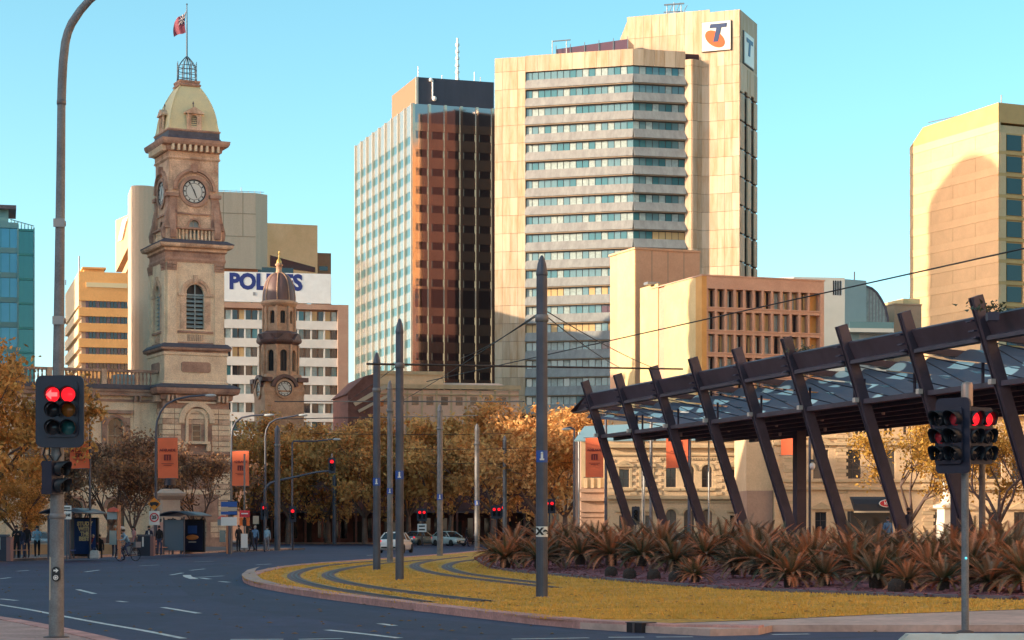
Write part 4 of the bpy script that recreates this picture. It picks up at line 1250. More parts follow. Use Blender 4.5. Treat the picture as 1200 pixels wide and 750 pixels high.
# ---- yellow block
S_ = Site(92.5, 320, 16)
YL = S_.thing('office_block', 'orange and cream concrete office block with four window bands behind the street lamp', 'office block')
M_yel = mat('orange_concrete', (0.88,0.46,0.16), .75, vscale=.3, col2=(0.78,0.39,0.13), fine=.05)
M_yel2 = mat('cream_side', (0.74,0.58,0.36), .75, var=.1)
Wy = S_.u(150); Dy = S_.v(76.5); zy = S_.z(318)
b = MB(); b.box(.4,Wy,.4,Dy,0,zy-.2); b.build('wall_core', M_concJ, YL)
bx('parapet', YL, M_yel, 0, Wy, 0, .5, S_.z(352), zy); bx('side_parapet', YL, M_yel2, 0, .5, .5, Dy, S_.z(357), zy)
py0 = 352
for k in range(9):
    za = S_.z(352+18.2*k); zb = S_.z(360+18.2*k); zc3 = S_.z(352+18.2*(k+1))
    bx('spandrel', YL, M_yel, 0, Wy, -.1, .5, zc3, zb); bx('side_spandrel', YL, M_yel2, -.08, .5, .5, Dy, zc3-.3, zb-.2)
    for i in range(12):
        u0 = 1.0+(Wy-1)*i/12; bx('window', YL, M_win_d if i % 3 else M_purple, u0+.06, u0+(Wy-1)/12-.06, .3, .42, zb, za)
bx('name_strip', YL, mat('name_strip',(0.75,0.62,0.36),.6), S_.u(101), Wy-.1, -.12, 0, S_.z(336), S_.z(330.5))
bx('roof_box', YL, M_yel, S_.u(100), S_.u(124), 3, 9, zy-.2, S_.z(312)); bx('roof_slab', YL, M_yel, S_.u(98), S_.u(126), 2.5, 9.5, S_.z(312), S_.z(310)); bx('roof_box', YL, M_metal, S_.u(126), S_.u(142), 3, 9, zy-.2, S_.z(315.5))
b = MB(); b.tube([(S_.u(95),4,zy-.3),(S_.u(95),4,S_.z(296))],.12,5); b.build('aerial', M_metal, YL); b = MB(); b.tube([(S_.u(85),Dy*.5,zy-.3),(S_.u(85),Dy*.5,S_.z(314))],.1,5); b.build('aerial', M_metal, YL)

# ---- teal glass block
S_ = Site(21.5, 240, 14)
TG = S_.thing('glass_office_block', 'blue and teal curtain walled office block at the far left edge', 'office block')
M_tg1 = mat('blue_curtain_glass', (0.06,0.30,0.46), .12, .25, spec=.9, var=.1, vscale=.2); M_tg2 = mat('green_curtain_glass', (0.02,0.22,0.24), .12, .25, spec=.9)
M_tgf = mat('teal_frame', (0.20,0.42,0.44), .5)
Ul = S_.u(-40); Ur = S_.u(40.5)
zg = S_.z(268); 
b = MB(); b.box(Ul,0,.3,10,0,S_.z(263)); b.box(0,Ur,2.3,10,0,S_.z(266)); b.build('core', M_tg2, TG)
for k in range(9):
    za = S_.z(268)-k*29/FPX*240; zb = za-22.5/FPX*240
    for i in range(6):
        u0 = Ul*(i+1)/6; u1 = Ul*i/6
        bx('pane', TG, M_tg1, u0+.05, u1-.05, .1, .3, zb, za)
    bx('spandrel', TG, M_tgf, Ul, 0, 0, .3, zb-6.2/FPX*240, zb-.02)
    for i in range(3):
        u0 = Ur*i/3; u1 = Ur*(i+1)/3
        bx('pane', TG, M_tg2, u0+.04, u1-.04, 2.1, 2.3, zb-3.5/FPX*240, za)
    bx('spandrel', TG, mat('green_spandrel',(0.05,0.34,0.34),.3), 0.05, Ur, 2.05, 2.3, zb-6.2/FPX*240, zb-3.6/FPX*240)
bx('mullion', TG, M_tgf, -.15, .05, -.1, 2.3, 0, S_.z(263)); bx('mullion', TG, M_tgf, Ur-.12, Ur+.05, 2.0, 2.4, 0, S_.z(263))
bx('parapet', TG, M_tgf, Ul, .0, -.05, .35, S_.z(267.5), S_.z(261)); bx('parapet', TG, MATS['green_spandrel'], 0, Ur, 2.0, 2.4, S_.z(267.5), S_.z(265))
bx('roof_house', TG, M_tgf, Ul, S_.u(10), 3, 9, S_.z(262), S_.z(242)); bx('roof_plate', TG, M_lead, Ul, S_.u(19,3), 2, 10, S_.z(242), S_.z(237.5))
b = MB()
for i in range(7): b.tube([(S_.u(13+i*4,3),3,S_.z(264)),(S_.u(13+i*4,3),3,S_.z(253+i))],.06,4)
b.beam((S_.u(12,3),3,S_.z(253)),(S_.u(40,3),3,S_.z(260)),.1,.1); b.build('roof_railing', M_tgf, TG)

# ---- tan blocks on the right
S_ = Site(745, 265, 22)
BA = S_.thing('concrete_block', 'plain tan windowless concrete block rising behind the fin windowed offices', 'building')
M_tan = mat('tan_concrete', (0.68,0.40,0.25), .75, vscale=.3, col2=(0.58,0.33,0.20), fine=.05)
M_tanl = mat('sunlit_tan_concrete', (0.70,0.54,0.28), .75, vscale=.3, col2=(0.60,0.45,0.22), fine=.05)  # tan concrete for sun facing walls, the sunlight put into its colour
M_tano = mat('orange_render', (0.62,0.34,0.11), .75, var=.12)
za = S_.z(292); Wa = S_.u(820); Da = S_.v(715)
b = MB(); b.box(0,Wa,0,Da,0,za); b.build('wall', M_tan, BA)
bx('side_panel', BA, M_tanl, -.12, 0, .05, Da-2.5, 0, za-.05)
for i in range(1,4): bx('wall_joint', BA, M_concJ, Wa*i/4-.05, Wa*i/4+.05, -.02, 0, 0, za-.1)
bx('coping', BA, M_tan, -.2, Wa+.1, -.15, Da+.1, za, za+.25)
S_ = Site(822, 235, 20)
BF = S_.thing('office_block', 'tan office block with rows of narrow windows between projecting concrete fins', 'office block')
M_tanf = mat('fin_concrete', (0.58,0.37,0.27), .75, vscale=.4, col2=(0.48,0.29,0.21), fine=.06)
zf = S_.z(323.5); Wf = S_.u(964); Df = S_.v(780); D2 = S_.v(751)
b = MB(); b.box(0.02,Wf,1.2,14,0,zf-.1); b.build('wall_core', M_tanf, BF)
bx('side_wall', BF, M_tanl, -.1, .5, 1.3, Df, 0, zf); bx('corner_pier', BF, M_tano, -.12, .5, -.35, 1.3, 0, zf)
bx('recess_wall', BF, M_tano, .8, 3, Df, Df+2.0, 0, zf-1.0); bx('rear_side_wall', BF, M_tanl, -.1, 3, Df+2.0, D2, 0, S_.z(330,0,Df)); 
bx('parapet', BF, M_tanf, .5, Wf, -.35, 1.2, S_.z(338), zf)
bx('end_pier', BF, M_tanf, Wf-.5, Wf, -.35, 1.3, 0, S_.z(338)); bx('end_recess', BF, M_tano, Wf-1.9, Wf-.5, .7, 1.2, 0, S_.z(338))
nb = 11; bw = (Wf-2.0-.5)/nb; fp_ = 26.2/FPX*238
for k in range(6):
    zt_ = S_.z(338)-fp_*k
    sp = bx('floor_band', BF, M_tanf, .5, Wf-.5, -.25, 1.2, zt_-fp_, zt_-fp_*.80)
    bx('floor_lip', BF, M_tanf, .5, Wf-.5, -.36, -.25, zt_-fp_*.86, zt_-fp_*.80)
    for i in range(nb+1):
        u = .5+bw*i
        bx('fin', BF, M_tanf, u-.13, u+.13, -.34, 1.2, zt_-fp_*.80, zt_)
        if i < nb:
            bx('jamb', BF, M_tanf, u+.13, u+.5, .2, 1.2, zt_-fp_*.80, zt_)
            r_ = rnd.random()
            bx('window', BF, M_win_d if r_ < .3 else (M_goldpane if r_ < .62 else M_blind), u+.5, u+.5+(bw-.63)*.5, .42, 1.15, zt_-fp_*.78, zt_-.15)
            bx('window', BF, M_win_d if rnd.random() < .55 else (M_goldpane if rnd.random() < .6 else M_blind), u+.53+(bw-.63)*.5, u+bw-.14, .42, 1.15, zt_-fp_*.78, zt_-.15)
bx('coping', BF, M_tanf, -.2, Wf+.1, -.45, 14, zf, zf+.15)
bx('roof_unit', BF, M_metal, -1.0, .6, Df+3, Df+4.2, S_.z(330,0,Df), S_.z(327,0,Df))

# ---- grey modern block with curved glass
S_ = Site(930, 300, 8)
GM = S_.thing('modern_block', 'smooth pale grey block with a curved glass end right of the fin windowed offices', 'building')
M_gry = mat('pale_grey_panel', (0.52,0.55,0.52), .5, vscale=.3, col2=(0.46,0.49,0.46)); M_gry2 = mat('teal_grey_panel', (0.40,0.50,0.48), .45, var=.06)
zq = S_.z(325,4); q1 = S_.u(990); q2 = S_.u(1019); q3 = S_.u(1045)
b = MB(); b.prism([(-4,3),(0,0),(q1,0),(q1,12),(-4,12)], 0, zq); b.build('wall', M_gry, GM)
b = MB(); b.prism([(q1,0),(q2,1.5),(q2,12),(q1,12)], 0, S_.z(327,q1)); b.build('side_wall', M_gry2, GM)
for i in range(4): bx('vent_slot', GM, M_win_d, S_.u(976)+i*.34, S_.u(976)+i*.34+.17, -.04, .02, S_.z(345), S_.z(328))
# curved glass end: panes on a quarter arch
zbg = S_.z(384,q2); zcg = S_.z(343,q2)
prof = [(q2, S_.z(334,q2)),(q2+.8,S_.z(336,q2)),(q2+1.6,S_.z(341,q2)),(q2+2.3,S_.z(349,q2)),(q2+2.9,S_.z(358,q2)),(q3-.1,S_.z(370,q2)),(q3,zbg)]
prof2 = [(u,z) for u,z in prof]+[(q2,zbg)]
b = MB(); b.ext(prof2, 1.7, 12, mpF); b.build('glass_end', M_blind, GM)
for (ua,zu),(ub_,zv) in zip(prof,prof[1:]):
    b = MB(); b.beam((ua,1.6,zu),(ub_,1.6,zv),.25,.3); b.build('arch_rib', M_lead, GM)
for i in range(1,7):
    u = q2+(q3-q2)*i/7
    zt_ = [za+(zb-za)*(u-ua)/(ub_-ua) for (ua,za),(ub_,zb) in zip(prof,prof[1:]) if ua <= u <= ub_ + 1e-6][0]
    bx('mullion', GM, M_metal, u-.05, u+.05, 1.6, 1.72, zbg, zt_)
bx('balcony_slab', GM, M_gry, S_.u(993), q3, -1.0, 1.6, S_.z(390,q2), S_.z(385.5,q2)); bx('balcony_glass', GM, M_teal, S_.u(993), q3, -.95, -.88, S_.z(385.4,q2), S_.z(378,q2))
bx('lower_wall', GM, M_gry, q1, q3-.5, 1.0, 12, 0, S_.z(390,q2))
b = MB(); b.tube([(S_.u(1011),4,zq-1),(S_.u(1011),4,S_.z(314,q1))],.12,5); b.ball((S_.u(955),4,zq),.5,8,6); b.build('roof_gear', M_lead, GM)

# ---- sunlit tower at right edge
S_ = Site(1170, 388, 24)
RT = S_.thing('office_tower', 'cream tower with chamfered roof at the far right edge, square teal windows down its front', 'office tower')
M_rt = mat('warm_panel', (0.72,0.51,0.28), .7, vscale=.3, col2=(0.66,0.46,0.25), fine=.05); M_rtb = mat('warm_panel_band', (0.66,0.46,0.25), .7, var=.10, vscale=.3, fine=.05)
M_rto = mat('warm_orange_panel', (0.62,0.38,0.15), .7, var=.12, vscale=.3)
Dr = S_.v(1066); Wr = S_.u(1275); zrt = S_.z(143)
b = MB(); b.box(.4,Wr,.4,Dr,0,zrt-.4); b.build('core', M_rtb, RT)
pit = 25.4/FPX*393
for k in range(13):
    zt_ = zrt-pit*k
    bx('panel_band', RT, M_rt, 0, .5, 0, Dr, zt_-pit*.36, zt_)
    for i in range(4):
        v0 = Dr*i/4; bx('panel', RT, M_rtb, .06, .5, v0+.03, v0+Dr/4-.03, zt_-pit+.03, zt_-pit*.36-.03)
v2 = S_.v(1096)
zcap = S_.z(120); 
b = MB(); b.ext([(0,zrt),(Dr,zrt),(Dr-4.5,zcap-.4),(0,zcap)], .02, Wr-.3, mpL); b.build('chamfer_cap', M_rto, RT)
ua_, ub_ = S_.u(1180.5), S_.u(1197.5)
for k in range(13):
    za_ = S_.z(158+25.4*k, 3); zb_ = S_.z(176+25.4*k, 3)
    bx('window_surround', RT, M_rto, ua_-.3, ub_+.3, .25, .45, zb_-.3, za_+.3)
    bx('window', RT, mat('square_window',(0.025,0.07,0.08),.15,spec=.4), ua_, ub_, .1, .3, zb_, za_)
    bx('front_band', RT, M_rto, .02, Wr, -.02, .42, S_.z(158+25.4*(k+1),3)+.3, zb_-.3)
    bx('front_panel', RT, M_rt, .5, ua_-.3, -.01, .4, zb_-.28, za_+.3); bx('front_panel', RT, M_rt, ub_+.3, Wr, -.3, .4, zb_-.28, za_+.3)
b = MB(); b.tube([(S_.u(1185),3,zcap-1),(S_.u(1185),3,S_.z(106))],.12,5); b.tube([(1,Dr*.3,zcap-.2),(1,Dr-5,zcap+.6)],.08,4); b.build('roof_mast', M_metal, RT)
# low tan block beside it
S_ = Site(1048, 310, 15)
LB = S_.thing('building', 'low sunlit tan building left of the cream chamfered tower', 'building')
bx('wall', LB, M_tan, 0, 4.5, 0, 10, 0, S_.z(357)); bx('upper_wall', LB, M_tanl, S_.u(1060), 4.5, .5, 9, S_.z(357), S_.z(349)); bx('coping', LB, M_tan, -.1, 4.6, -.1, 10.1, S_.z(357), S_.z(355.5))
# ================================================================== two-storey cream heritage front
S_ = Site(712, 165, 3)
HB = S_.thing('heritage_building', 'cream two storey classical building with pedimented and arched windows behind the canopy', 'building')
M_cr = mat('cream_stucco', (0.70,0.52,0.33), .8, vscale=.6, col2=(0.58,0.42,0.26), bump=.15, fine=.07)
M_crd = mat('cream_moulding', (0.55,0.42,0.26), .8, var=.2, vscale=.8)
M_pinkb = mat('pink_base', (0.44,0.29,0.21), .8, vscale=.6, col2=(0.34,0.22,0.17), fine=.08)
zH = lambda py: S_.z(py, 7)
WH = S_.u(905); ztp = zH(520)
cA = [731.5, 757.5]; cB = [786.5, 807.5, 828.5]; cC = [861.5, 882.5]
U = S_.u
wh = .82; holes = []
for px in cA+cC:
    holes += [(U(px)-wh/2,U(px)+wh/2,zH(571),zH(550),False),(U(px)-wh/2,U(px)+wh/2,.5,zH(604),False)]
for px in cB:
    holes += [(U(px)-.42,U(px)+.42,zH(571),zH(545),True),(U(px)-.42,U(px)+.42,.3,zH(597),True)]
b = MB(); b.grid(mpF,0,WH,0,ztp,holes,.35); b.build('wall', M_cr, HB)
b = MB(); b.box(0.02,WH-.02,.5,9,0,ztp-.05); b.build('wall_core', M_cr, HB)
for h in holes:
    w, hh = h[1]-h[0], h[3]-h[2]
    link('window', window_mesh(w,hh,2,2,M_frame_d,M_darkglass,h[4],bar=.05), HB, ((h[0]+h[1])/2,.18,h[2]))
for px in cA+cC:
    u = U(px); z = zH(547)
    b = MB(); b.ext([(u-.75,z),(u+.75,z),(u+.75,z+.12),(u-.75,z+.12)],-.22,.02,mpF); b.ext([(u-.8,z+.12),(u+.8,z+.12),(u,z+.52)],-.2,.02,mpF); b.ext([(u-.3,z+.16),(u+.3,z+.16),(u,z+.34)],-.26,-.2,mpF)
    b.build('window_pediment', M_crd, HB)
    b = MB()
    for s_ in (-1,1): b.ext([(u+s_*.52-.1,zH(571)),(u+s_*.52+.1,zH(571)),(u+s_*.52+.1,z),(u+s_*.52-.1,z)],-.09,.02,mpF)
    b.ext([(u-.75,zH(575)),(u+.75,zH(575)),(u+.75,zH(572)),(u-.75,zH(572))],-.2,.02,mpF)
    b.build('window_surround', M_crd, HB)
    b = MB(); b.ext([(u-.7,zH(600)),(u+.7,zH(600)),(u+.7,zH(598)),(u-.7,zH(598))],-.2,.02,mpF); b.build('window_hood', M_crd, HB)
for px in cB:
    u = U(px)
    b = MB(); b.ring((u,zH(545)-.42),.62,.46,mpF,-.1,.02,12,a0=0,a1=math.pi); b.ext([(u-.65,zH(575)),(u+.65,zH(575)),(u+.65,zH(572)),(u-.65,zH(572))],-.15,.02,mpF); b.build('window_arch', M_crd, HB)
    b = MB(); b.ring((u,zH(597)-.42),.62,.46,mpF,-.1,.02,12,a0=0,a1=math.pi); b.build('window_arch', M_crd, HB)
for z0p,z1p,o in ((585,581,.32),(589,587,.1),(525,521,.45),(534,532,.15),(516,512,.2)):
    b = MB(); b.ext([(-.1,zH(z0p)),(WH+.1,zH(z0p)),(WH+.1,zH(z1p)),(-.1,zH(z1p))],-o,.02,mpF); b.build('cornice', M_crd, HB)
bx('parapet', HB, M_cr, 0, WH, 0.05, .5, ztp, zH(513))
for i in range(44):
    u = U(773)+(U(842)-U(773))*i/44
    if i % 2 == 0: bx('dentil', HB, M_crd, u, u+.1, -.12, 0, zH(539), zH(536.5))
for px in (716,742,771,842,897,902):
    for k in range(16):
        if (k % 2) == 0: bx('quoin', HB, M_cr, U(px)-.28, U(px)+.28, -.07, 0, zH(580)+k*.165*1.6, zH(580)+(k*.165+.15)*1.6) if zH(580)+(k*.165+.15)*1.6 < zH(534) else None
for k in range(1,15):
    z = zH(571)+(zH(537)-zH(571))*k/15; bx('course_groove', HB, M_crd, U(774), U(786.5)-.65, -.02, .01, z-.015, z+.015); bx('course_groove', HB, M_crd, U(828.5)+.65, U(842), -.02, .01, z-.015, z+.015)
# lower pink wing to its left
S2 = Site(681, 168, 3)
HW = S2.thing('stone_wing', 'pinkish stone corner wing with pilasters left of the cream classical building', 'building')
u2 = S2.u(711.5)
b = MB(); b.box(0,u2,0,8,0,S2.z(513)); b.build('wall', M_pinkb, HW)
bx('upper_wall', HW, M_crd, .02, u2, -.04, 0, S2.z(571), S2.z(515))
for i in range(4): bx('pilaster', HW, M_cr, .25+i*.55, .5+i*.55, -.14, 0, S2.z(572), S2.z(560))
for a,c,o in ((577,573,.2),(587,583,.4),(600,598,.15),(606,604,.12),(517,512,.35)): bx('string_course', HW, M_pinkb, -.1-o*.3, u2, -o, 0, S2.z(a), S2.z(c))
# yellowish upper storey block further back
S3 = Site(655, 230, 6)
HU = S3.thing('building', 'pale yellow building with a parapet showing above the blue shade canopy', 'building')
bx('wall', HU, M_cr, 0, S3.u(905), 0, 12, 0, S3.z(478)); bx('parapet', HU, M_crd, -.2, S3.u(905), -.4, 0, S3.z(485), S3.z(480)); bx('cornice', HU, M_crd, -.1, S3.u(905), -.3, 0, S3.z(506), S3.z(503))
for i in range(8): bx('window', HU, M_darkglass, 2+i*2.9, 3+i*2.9, -.03, .1, S3.z(530), S3.z(512))

# ---- large cream building on the right
S4 = Site(907, 158, 4)
HR = S4.thing('heritage_building', 'large cream stone building with small paired attic windows behind the golden tree', 'building')
z4 = lambda py: S4.z(py,8); U4 = S4.u
W4 = U4(1230)
low = [962,1000,1040,1100,1130,1165,1195]; holes = []
for px in low: holes += [(U4(px)-.6,U4(px)+.6,z4(561),z4(527),False),(U4(px)-.45,U4(px)+.45,1.0,z4(600),False)]
att = [1004,1009,1014,1038,1043.5,1060,1066,1068,1100,1106,1112]
for px in (1004,1009,1014,1038,1043.5,1060.5,1066,1100,1106,1112,1150,1156,1180,1186): holes.append((U4(px)-.13,U4(px)+.13,z4(509),z4(497),False))
b = MB(); b.grid(mpF,0,W4,0,z4(478),holes,.35); b.build('wall', M_cr, HR)
b = MB(); b.box(.02,W4-.02,.5,10,0,z4(479)); b.build('wall_core', M_crd, HR)
for h in holes:
    w, hh = h[1]-h[0], h[3]-h[2]
    link('window', window_mesh(w,hh,2 if w > .5 else 1,3,M_frame_d,M_darkglass,False,bar=.05), HR, ((h[0]+h[1])/2,.18,h[2]))
for px in low:
    u = U4(px); z = z4(597)
    b = MB(); b.ext([(u-.85,z),(u+.85,z),(u+.85,z+.12),(u-.85,z+.12)],-.22,.02,mpF); b.ext([(u-.85,z+.12),(u+.85,z+.12),(u,z+.55)],-.2,.02,mpF); b.build('window_pediment', M_crd, HR)
    b = MB(); b.ring((u,z4(527)),.95,.65,mpF,-.12,.02,12,a0=R(15),a1=R(165)); b.build('window_arch', M_crd, HR)
for a,c,o in ((574,571,.3),(565,562,.2),(522,519,.25),(514,512,.15),(487,482,.5)): bx('cornice', HR, M_crd, -.1, W4, -o, 0, z4(a), z4(c))
for px in (926,986,1088): 
    for k in range(34):
        z = .4+k*.27
        if z < z4(490): bx('quoin', HR, M_cr if k % 3 else M_crd, U4(px)-(.5 if k % 2 else .36), U4(px)+(.5 if k % 2 else .36), -.09, 0, z, z+.24)
bx('side_recess', HR, M_pinkb, -2.0, 0, .5, 6, 0, z4(575)); bx('side_upper', HR, M_cr, -2.0, 0, .8, 6, z4(575), z4(512))
for k in range(16): bx('quoin', HR, M_cr, .05, .5 if k % 2 else .36, -.1, 0, .4+k*.55, .4+k*.55+.42)

# awning with a red oval sign
AW = thing('awning', 'dark rounded shop awning with a red and white oval sign', 'awning', (gx(1020,148.), 148., 0), R(4))
aw0, aw1 = gx(995,148)-gx(1020,148), gx(1046,148)-gx(1020,148); za0, za1 = gz(599,148), gz(582,148)
b = MB(); prof = [(0,za1),(-.5,za1-.03),(-.95,za1-.2),(-1.3,za1-.55),(-1.4,za0)]
b.add([(aw0+ (0.0 if i == 0 else .0),d,z) for i,(d,z) in enumerate(prof)]+[(aw1,d,z) for d,z in prof], [(i,i+1,i+6,i+5) for i in range(4)]+[(0,1,2,3,4),(9,8,7,6,5)], 0, False)
b.build('canvas', mat('awning_canvas',(0.018,0.02,0.03),.6), AW)
bx('valance', AW, M_frame_p, aw0, aw1, -1.42, -1.38, za0-.12, za0)
b = MB(); n=24; cx, cz = gx(1034,148)-gx(1020,148), (za0+za1)/2+.02
b.ext([(cx+.62*math.cos(2*math.pi*i/n), cz+.28*math.sin(2*math.pi*i/n)) for i in range(n)], -1.56,-1.5,mpF); sg = b.build('oval_sign', M_white, AW)
b = MB(); b.ext([(cx+.56*math.cos(2*math.pi*i/n), cz+.23*math.sin(2*math.pi*i/n)) for i in range(n)], -1.58,-1.565,mpF); b.build('oval_face', mat('sign_red',(0.55,0.02,0.04),.4), sg)
lettering("Vili's", .34, M_white, sg, (cx,-1.6,cz), shear=.25, bold=.01)
bx('shop_front', AW, M_black, aw0, aw1, .5, .6, 0, za0)
for u in (aw0+.1, aw1-.1): bx('post', AW, M_black, u-.04, u+.04, -.1, 0, 0, za0)

# blue shade roof behind
SB = thing('shade_canopy', 'pale blue translucent shade roof standing behind the near end of the dark canopy', 'canopy', (gx(735,138.),138.,0), R(6))
b = MB(); zs = gz(512,138.)
b.add([(-3.6,0,gz(516,138)),(6.5,0,gz(514,138)),(6.5,5,gz(490,140)),(-2.2,5,gz(497,140)),(-3.6,0,gz(516,138)-.1),(6.5,0,gz(514,138)-.1),(6.5,5,gz(490,140)-.1),(-2.2,5,gz(497,140)-.1)],[(0,1,2,3),(7,6,5,4),(0,4,5,1),(1,5,6,2),(2,6,7,3),(3,7,4,0)])
b.build('roof_sheet', mat('blue_sheet',(0.26,0.42,0.48),.5), SB)
for x in (-3,1.5,6): b2 = MB(); b2.tube([(x,2.0,0),(x,2.0,zs+.4)],.07,8); b2.build('post', M_metal, SB)

# low hall roofs in the middle distance
S5 = Site(437, 262, 10)
HL = S5.thing('hall_building', 'tan hall with low parapeted roof between the autumn trees and the office towers', 'building')
M_hall = mat('hall_render', (0.76,0.52,0.39), .8, vscale=.4, col2=(0.66,0.44,0.33), fine=.06)
wq = S5.u(608)
b = MB(); b.box(0,wq,0,20,0,S5.z(456)); b.build('wall', M_hall, HL)
bx('coping', HL, M_crd, -.3, wq+.2, -.4, .2, S5.z(455), S5.z(450)); bx('upper_block', HL, M_cr, 1, S5.u(522), 2, 18, S5.z(452), S5.z(437)); bx('upper_coping', HL, M_crd, .7, S5.u(523), 1.8, 18, S5.z(437), S5.z(433))
b = MB(); b.add([(S5.u(470),0.3,S5.z(452)),(S5.u(600),.3,S5.z(452)),(S5.u(590),4,S5.z(445)),(S5.u(480),4,S5.z(445))],[(0,1,2,3)]); b.ext([(S5.u(470),S5.z(452)),(S5.u(600),S5.z(452)),(S5.u(600),S5.z(454)),(S5.u(470),S5.z(454))],.1,.5,mpF); b.build('roof_slope', M_hall, HL)
S6 = Site(408, 255, 14)
HG = S6.thing('brick_house', 'dark red brick gabled building with white bargeboards left of the tan hall', 'building')
M_brk = mat('red_brick', (0.17,0.08,0.07), .85, var=.3, vscale=1.2, fine=.2)
wg = S6.u(441)
b = MB(); b.box(0,wg,0,12,0,S6.z(462)); b.build('wall', M_brk, HG)
b = MB(); b.ext([(-.3,S6.z(462)),(wg,S6.z(462)),(wg,S6.z(437)),(S6.u(428),S6.z(440))],.3,12,mpF); b.build('gable', M_brk, HG)
b = MB(); b.beam((S6.u(415),0,S6.z(474)),(S6.u(452),0,S6.z(452)),.5,.5); b.build('bargeboard', M_frame_p, HG); b = MB(); b.beam((S6.u(420),-.1,S6.z(482)),(S6.u(456),-.1,S6.z(462)),.4,.35); b.build('bargeboard', M_frame_p, HG)
for px in (424,449): bx('chimney', HG, mat('orange_pot',(0.5,0.2,0.08),.8), S6.u(px), S6.u(px+4), 2, 3, S6.z(474), S6.z(462))
for i in range(4): bx('window', HG, M_darkglass, .4+i*.85, .9+i*.85, -.05, .1, 8, 10)
for i in range(9): bx('wall_window', HL, M_darkglass, 1.2+i*1.9, 2.1+i*1.9, -.04, .1, S5.z(474), S5.z(464))
for i in range(10): bx('wall_strip', HL, M_crd, .5+i*1.9, .75+i*1.9, -.1, 0, 0, S5.z(457))
bx('string_course', HL, M_crd, -.1, wq, -.22, 0, S5.z(462), S5.z(460.5))
# dark verandah shops under the trees
S7 = Site(292, 243, 1)
SH = S7.thing('shop_row', 'dark row of red brick shopfronts and verandah posts under the autumn trees', 'building')
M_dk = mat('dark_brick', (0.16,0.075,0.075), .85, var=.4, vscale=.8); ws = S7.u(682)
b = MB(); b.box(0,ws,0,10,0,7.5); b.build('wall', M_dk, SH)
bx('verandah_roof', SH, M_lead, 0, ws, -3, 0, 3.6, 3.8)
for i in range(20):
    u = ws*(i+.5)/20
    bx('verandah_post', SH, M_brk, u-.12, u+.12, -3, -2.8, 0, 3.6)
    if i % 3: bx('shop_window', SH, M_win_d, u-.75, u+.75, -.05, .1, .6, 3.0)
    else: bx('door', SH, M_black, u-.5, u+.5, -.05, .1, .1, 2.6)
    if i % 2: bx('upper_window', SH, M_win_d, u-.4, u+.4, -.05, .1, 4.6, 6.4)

# white monument behind the golden tree
MN = thing('monument', 'white stone monument with a robed figure behind the struts at right', 'monument', (gx(1111,140.),140.,.1), R(15))
zm = lambda py: gz(py,140.)-.1
M_mon = mat('white_marble', (0.70,0.66,0.58), .6, var=.15, vscale=2)
b = MB(); b.rect(-.55,.55,-.55,.55,[(.45,0),(.45,.3),(.2,.35),(0,zm(606)),(0,zm(597)),(.2,zm(595)),(.2,zm(592)),(-.1,zm(590))]); b.build('pedestal', M_mon, MN)
b = MB(); b.lathe([(.5,zm(590)),(.42,zm(583)),(.3,zm(575)),(.36,zm(568)),(.3,zm(563)),(.12,zm(561))], n=12); b.ball((0,0,zm(558)),(.17,.18,.22)); b.tube([(.3,0,zm(566)),(.5,-.15,zm(572)),(.45,-.3,zm(577))],[.12,.1,.07],8); b.build('figure', M_mon, MN)
# ================================================================== unseen buildings, mostly added to shade the square
M_nb = mat('unseen_block_concrete', (0.42,0.34,0.27), .8, var=.2, vscale=.2); M_nbe = mat('bounce_block_cream', (0.80,0.55,0.34), .8, var=.15, vscale=.2); M_nbg = mat('neighbour_gold', (0.85,0.50,0.20), .75); M_nbo = mat('neighbour_orange', (0.62,0.33,0.13), .75, var=.15, vscale=.2)
def block(name, label, x0, x1, y0, y1, h, m, pitch=4.0, dome=False):
    t_ = thing(name, label, 'building', (x0,y0,0))
    w, d = x1-x0, y1-y0
    b = MB(); b.box(.3,w-.3,.3,d-.3,0,h); b.build('wall_core', M_win_d, t_)
    k = 0; z = 0
    b = MB()
    while z < h-1: 
        b.box(0,w,0,d,z,min(h,z+pitch*.55)); z += pitch
    b.build('floor_band', m, t_)
    if dome:
        b = MB(); n = 12; P = [(d/2-d/2*math.cos(math.pi*i/n), h+d*.4*math.sin(math.pi*i/n)) for i in range(n+1)]
        b.ext(P, 0, w, mpL); b.build('rounded_roof', m, t_)
    return t_
block('office_block', 'unseen concrete block added along the west side to shade the square', -100,-72,-120,70,33,M_nb)  # west row is added to throw shade over the square and pavement
block('office_block', 'second unseen concrete block added along the west side for shade', -104,-73,73,109,26,M_nb)
block('office_block', 'unseen block added for shade opposite the bus stops, low enough to pass sun', -104,-72,112,122,19,M_nb)
block('office_block', 'unseen narrow block added between two low ones to shade a line pole', -104,-72,122.5,127.5,31,M_nb)
block('office_block', 'unseen low block added for shade on the west side, letting sun over it', -104,-72,128,141,19,M_nb)
block('office_block', 'unseen block added for shade just south of the post office', -104,-72,143,176,29,M_nb)
block('office_tower', 'unseen tower block added to shade the post office tower', -69,-58,180,207,52,M_nb)
block('office_tower', 'unseen tower block added to shade the town hall tower and the trees', -84,-71,200,246,41,M_nb)
block('office_tower', 'round topped tower far to the west outside the frame', -128,-112,314,335,115,M_nb,dome=True)
block('office_tower', 'tall orange tower to the east outside the frame', 126,180,150,211.6,134,M_nbg,4.2)
block('office_block', 'unseen dark brick block added to darken the bronze tower reflection', 98,121,190,268,79,M_brk)  # added dark block, darkens the lower part of the mirrored front
block('office_block', 'unseen warm stone block added on the east side to bounce sunlight', 62,92,-90,40,58,M_nbe)  # east rows are added to bounce warm sunlight onto the shaded fronts
block('office_block', 'second unseen warm stone block added on the east side to bounce sunlight', 64,94,44,108,56,M_nbe)
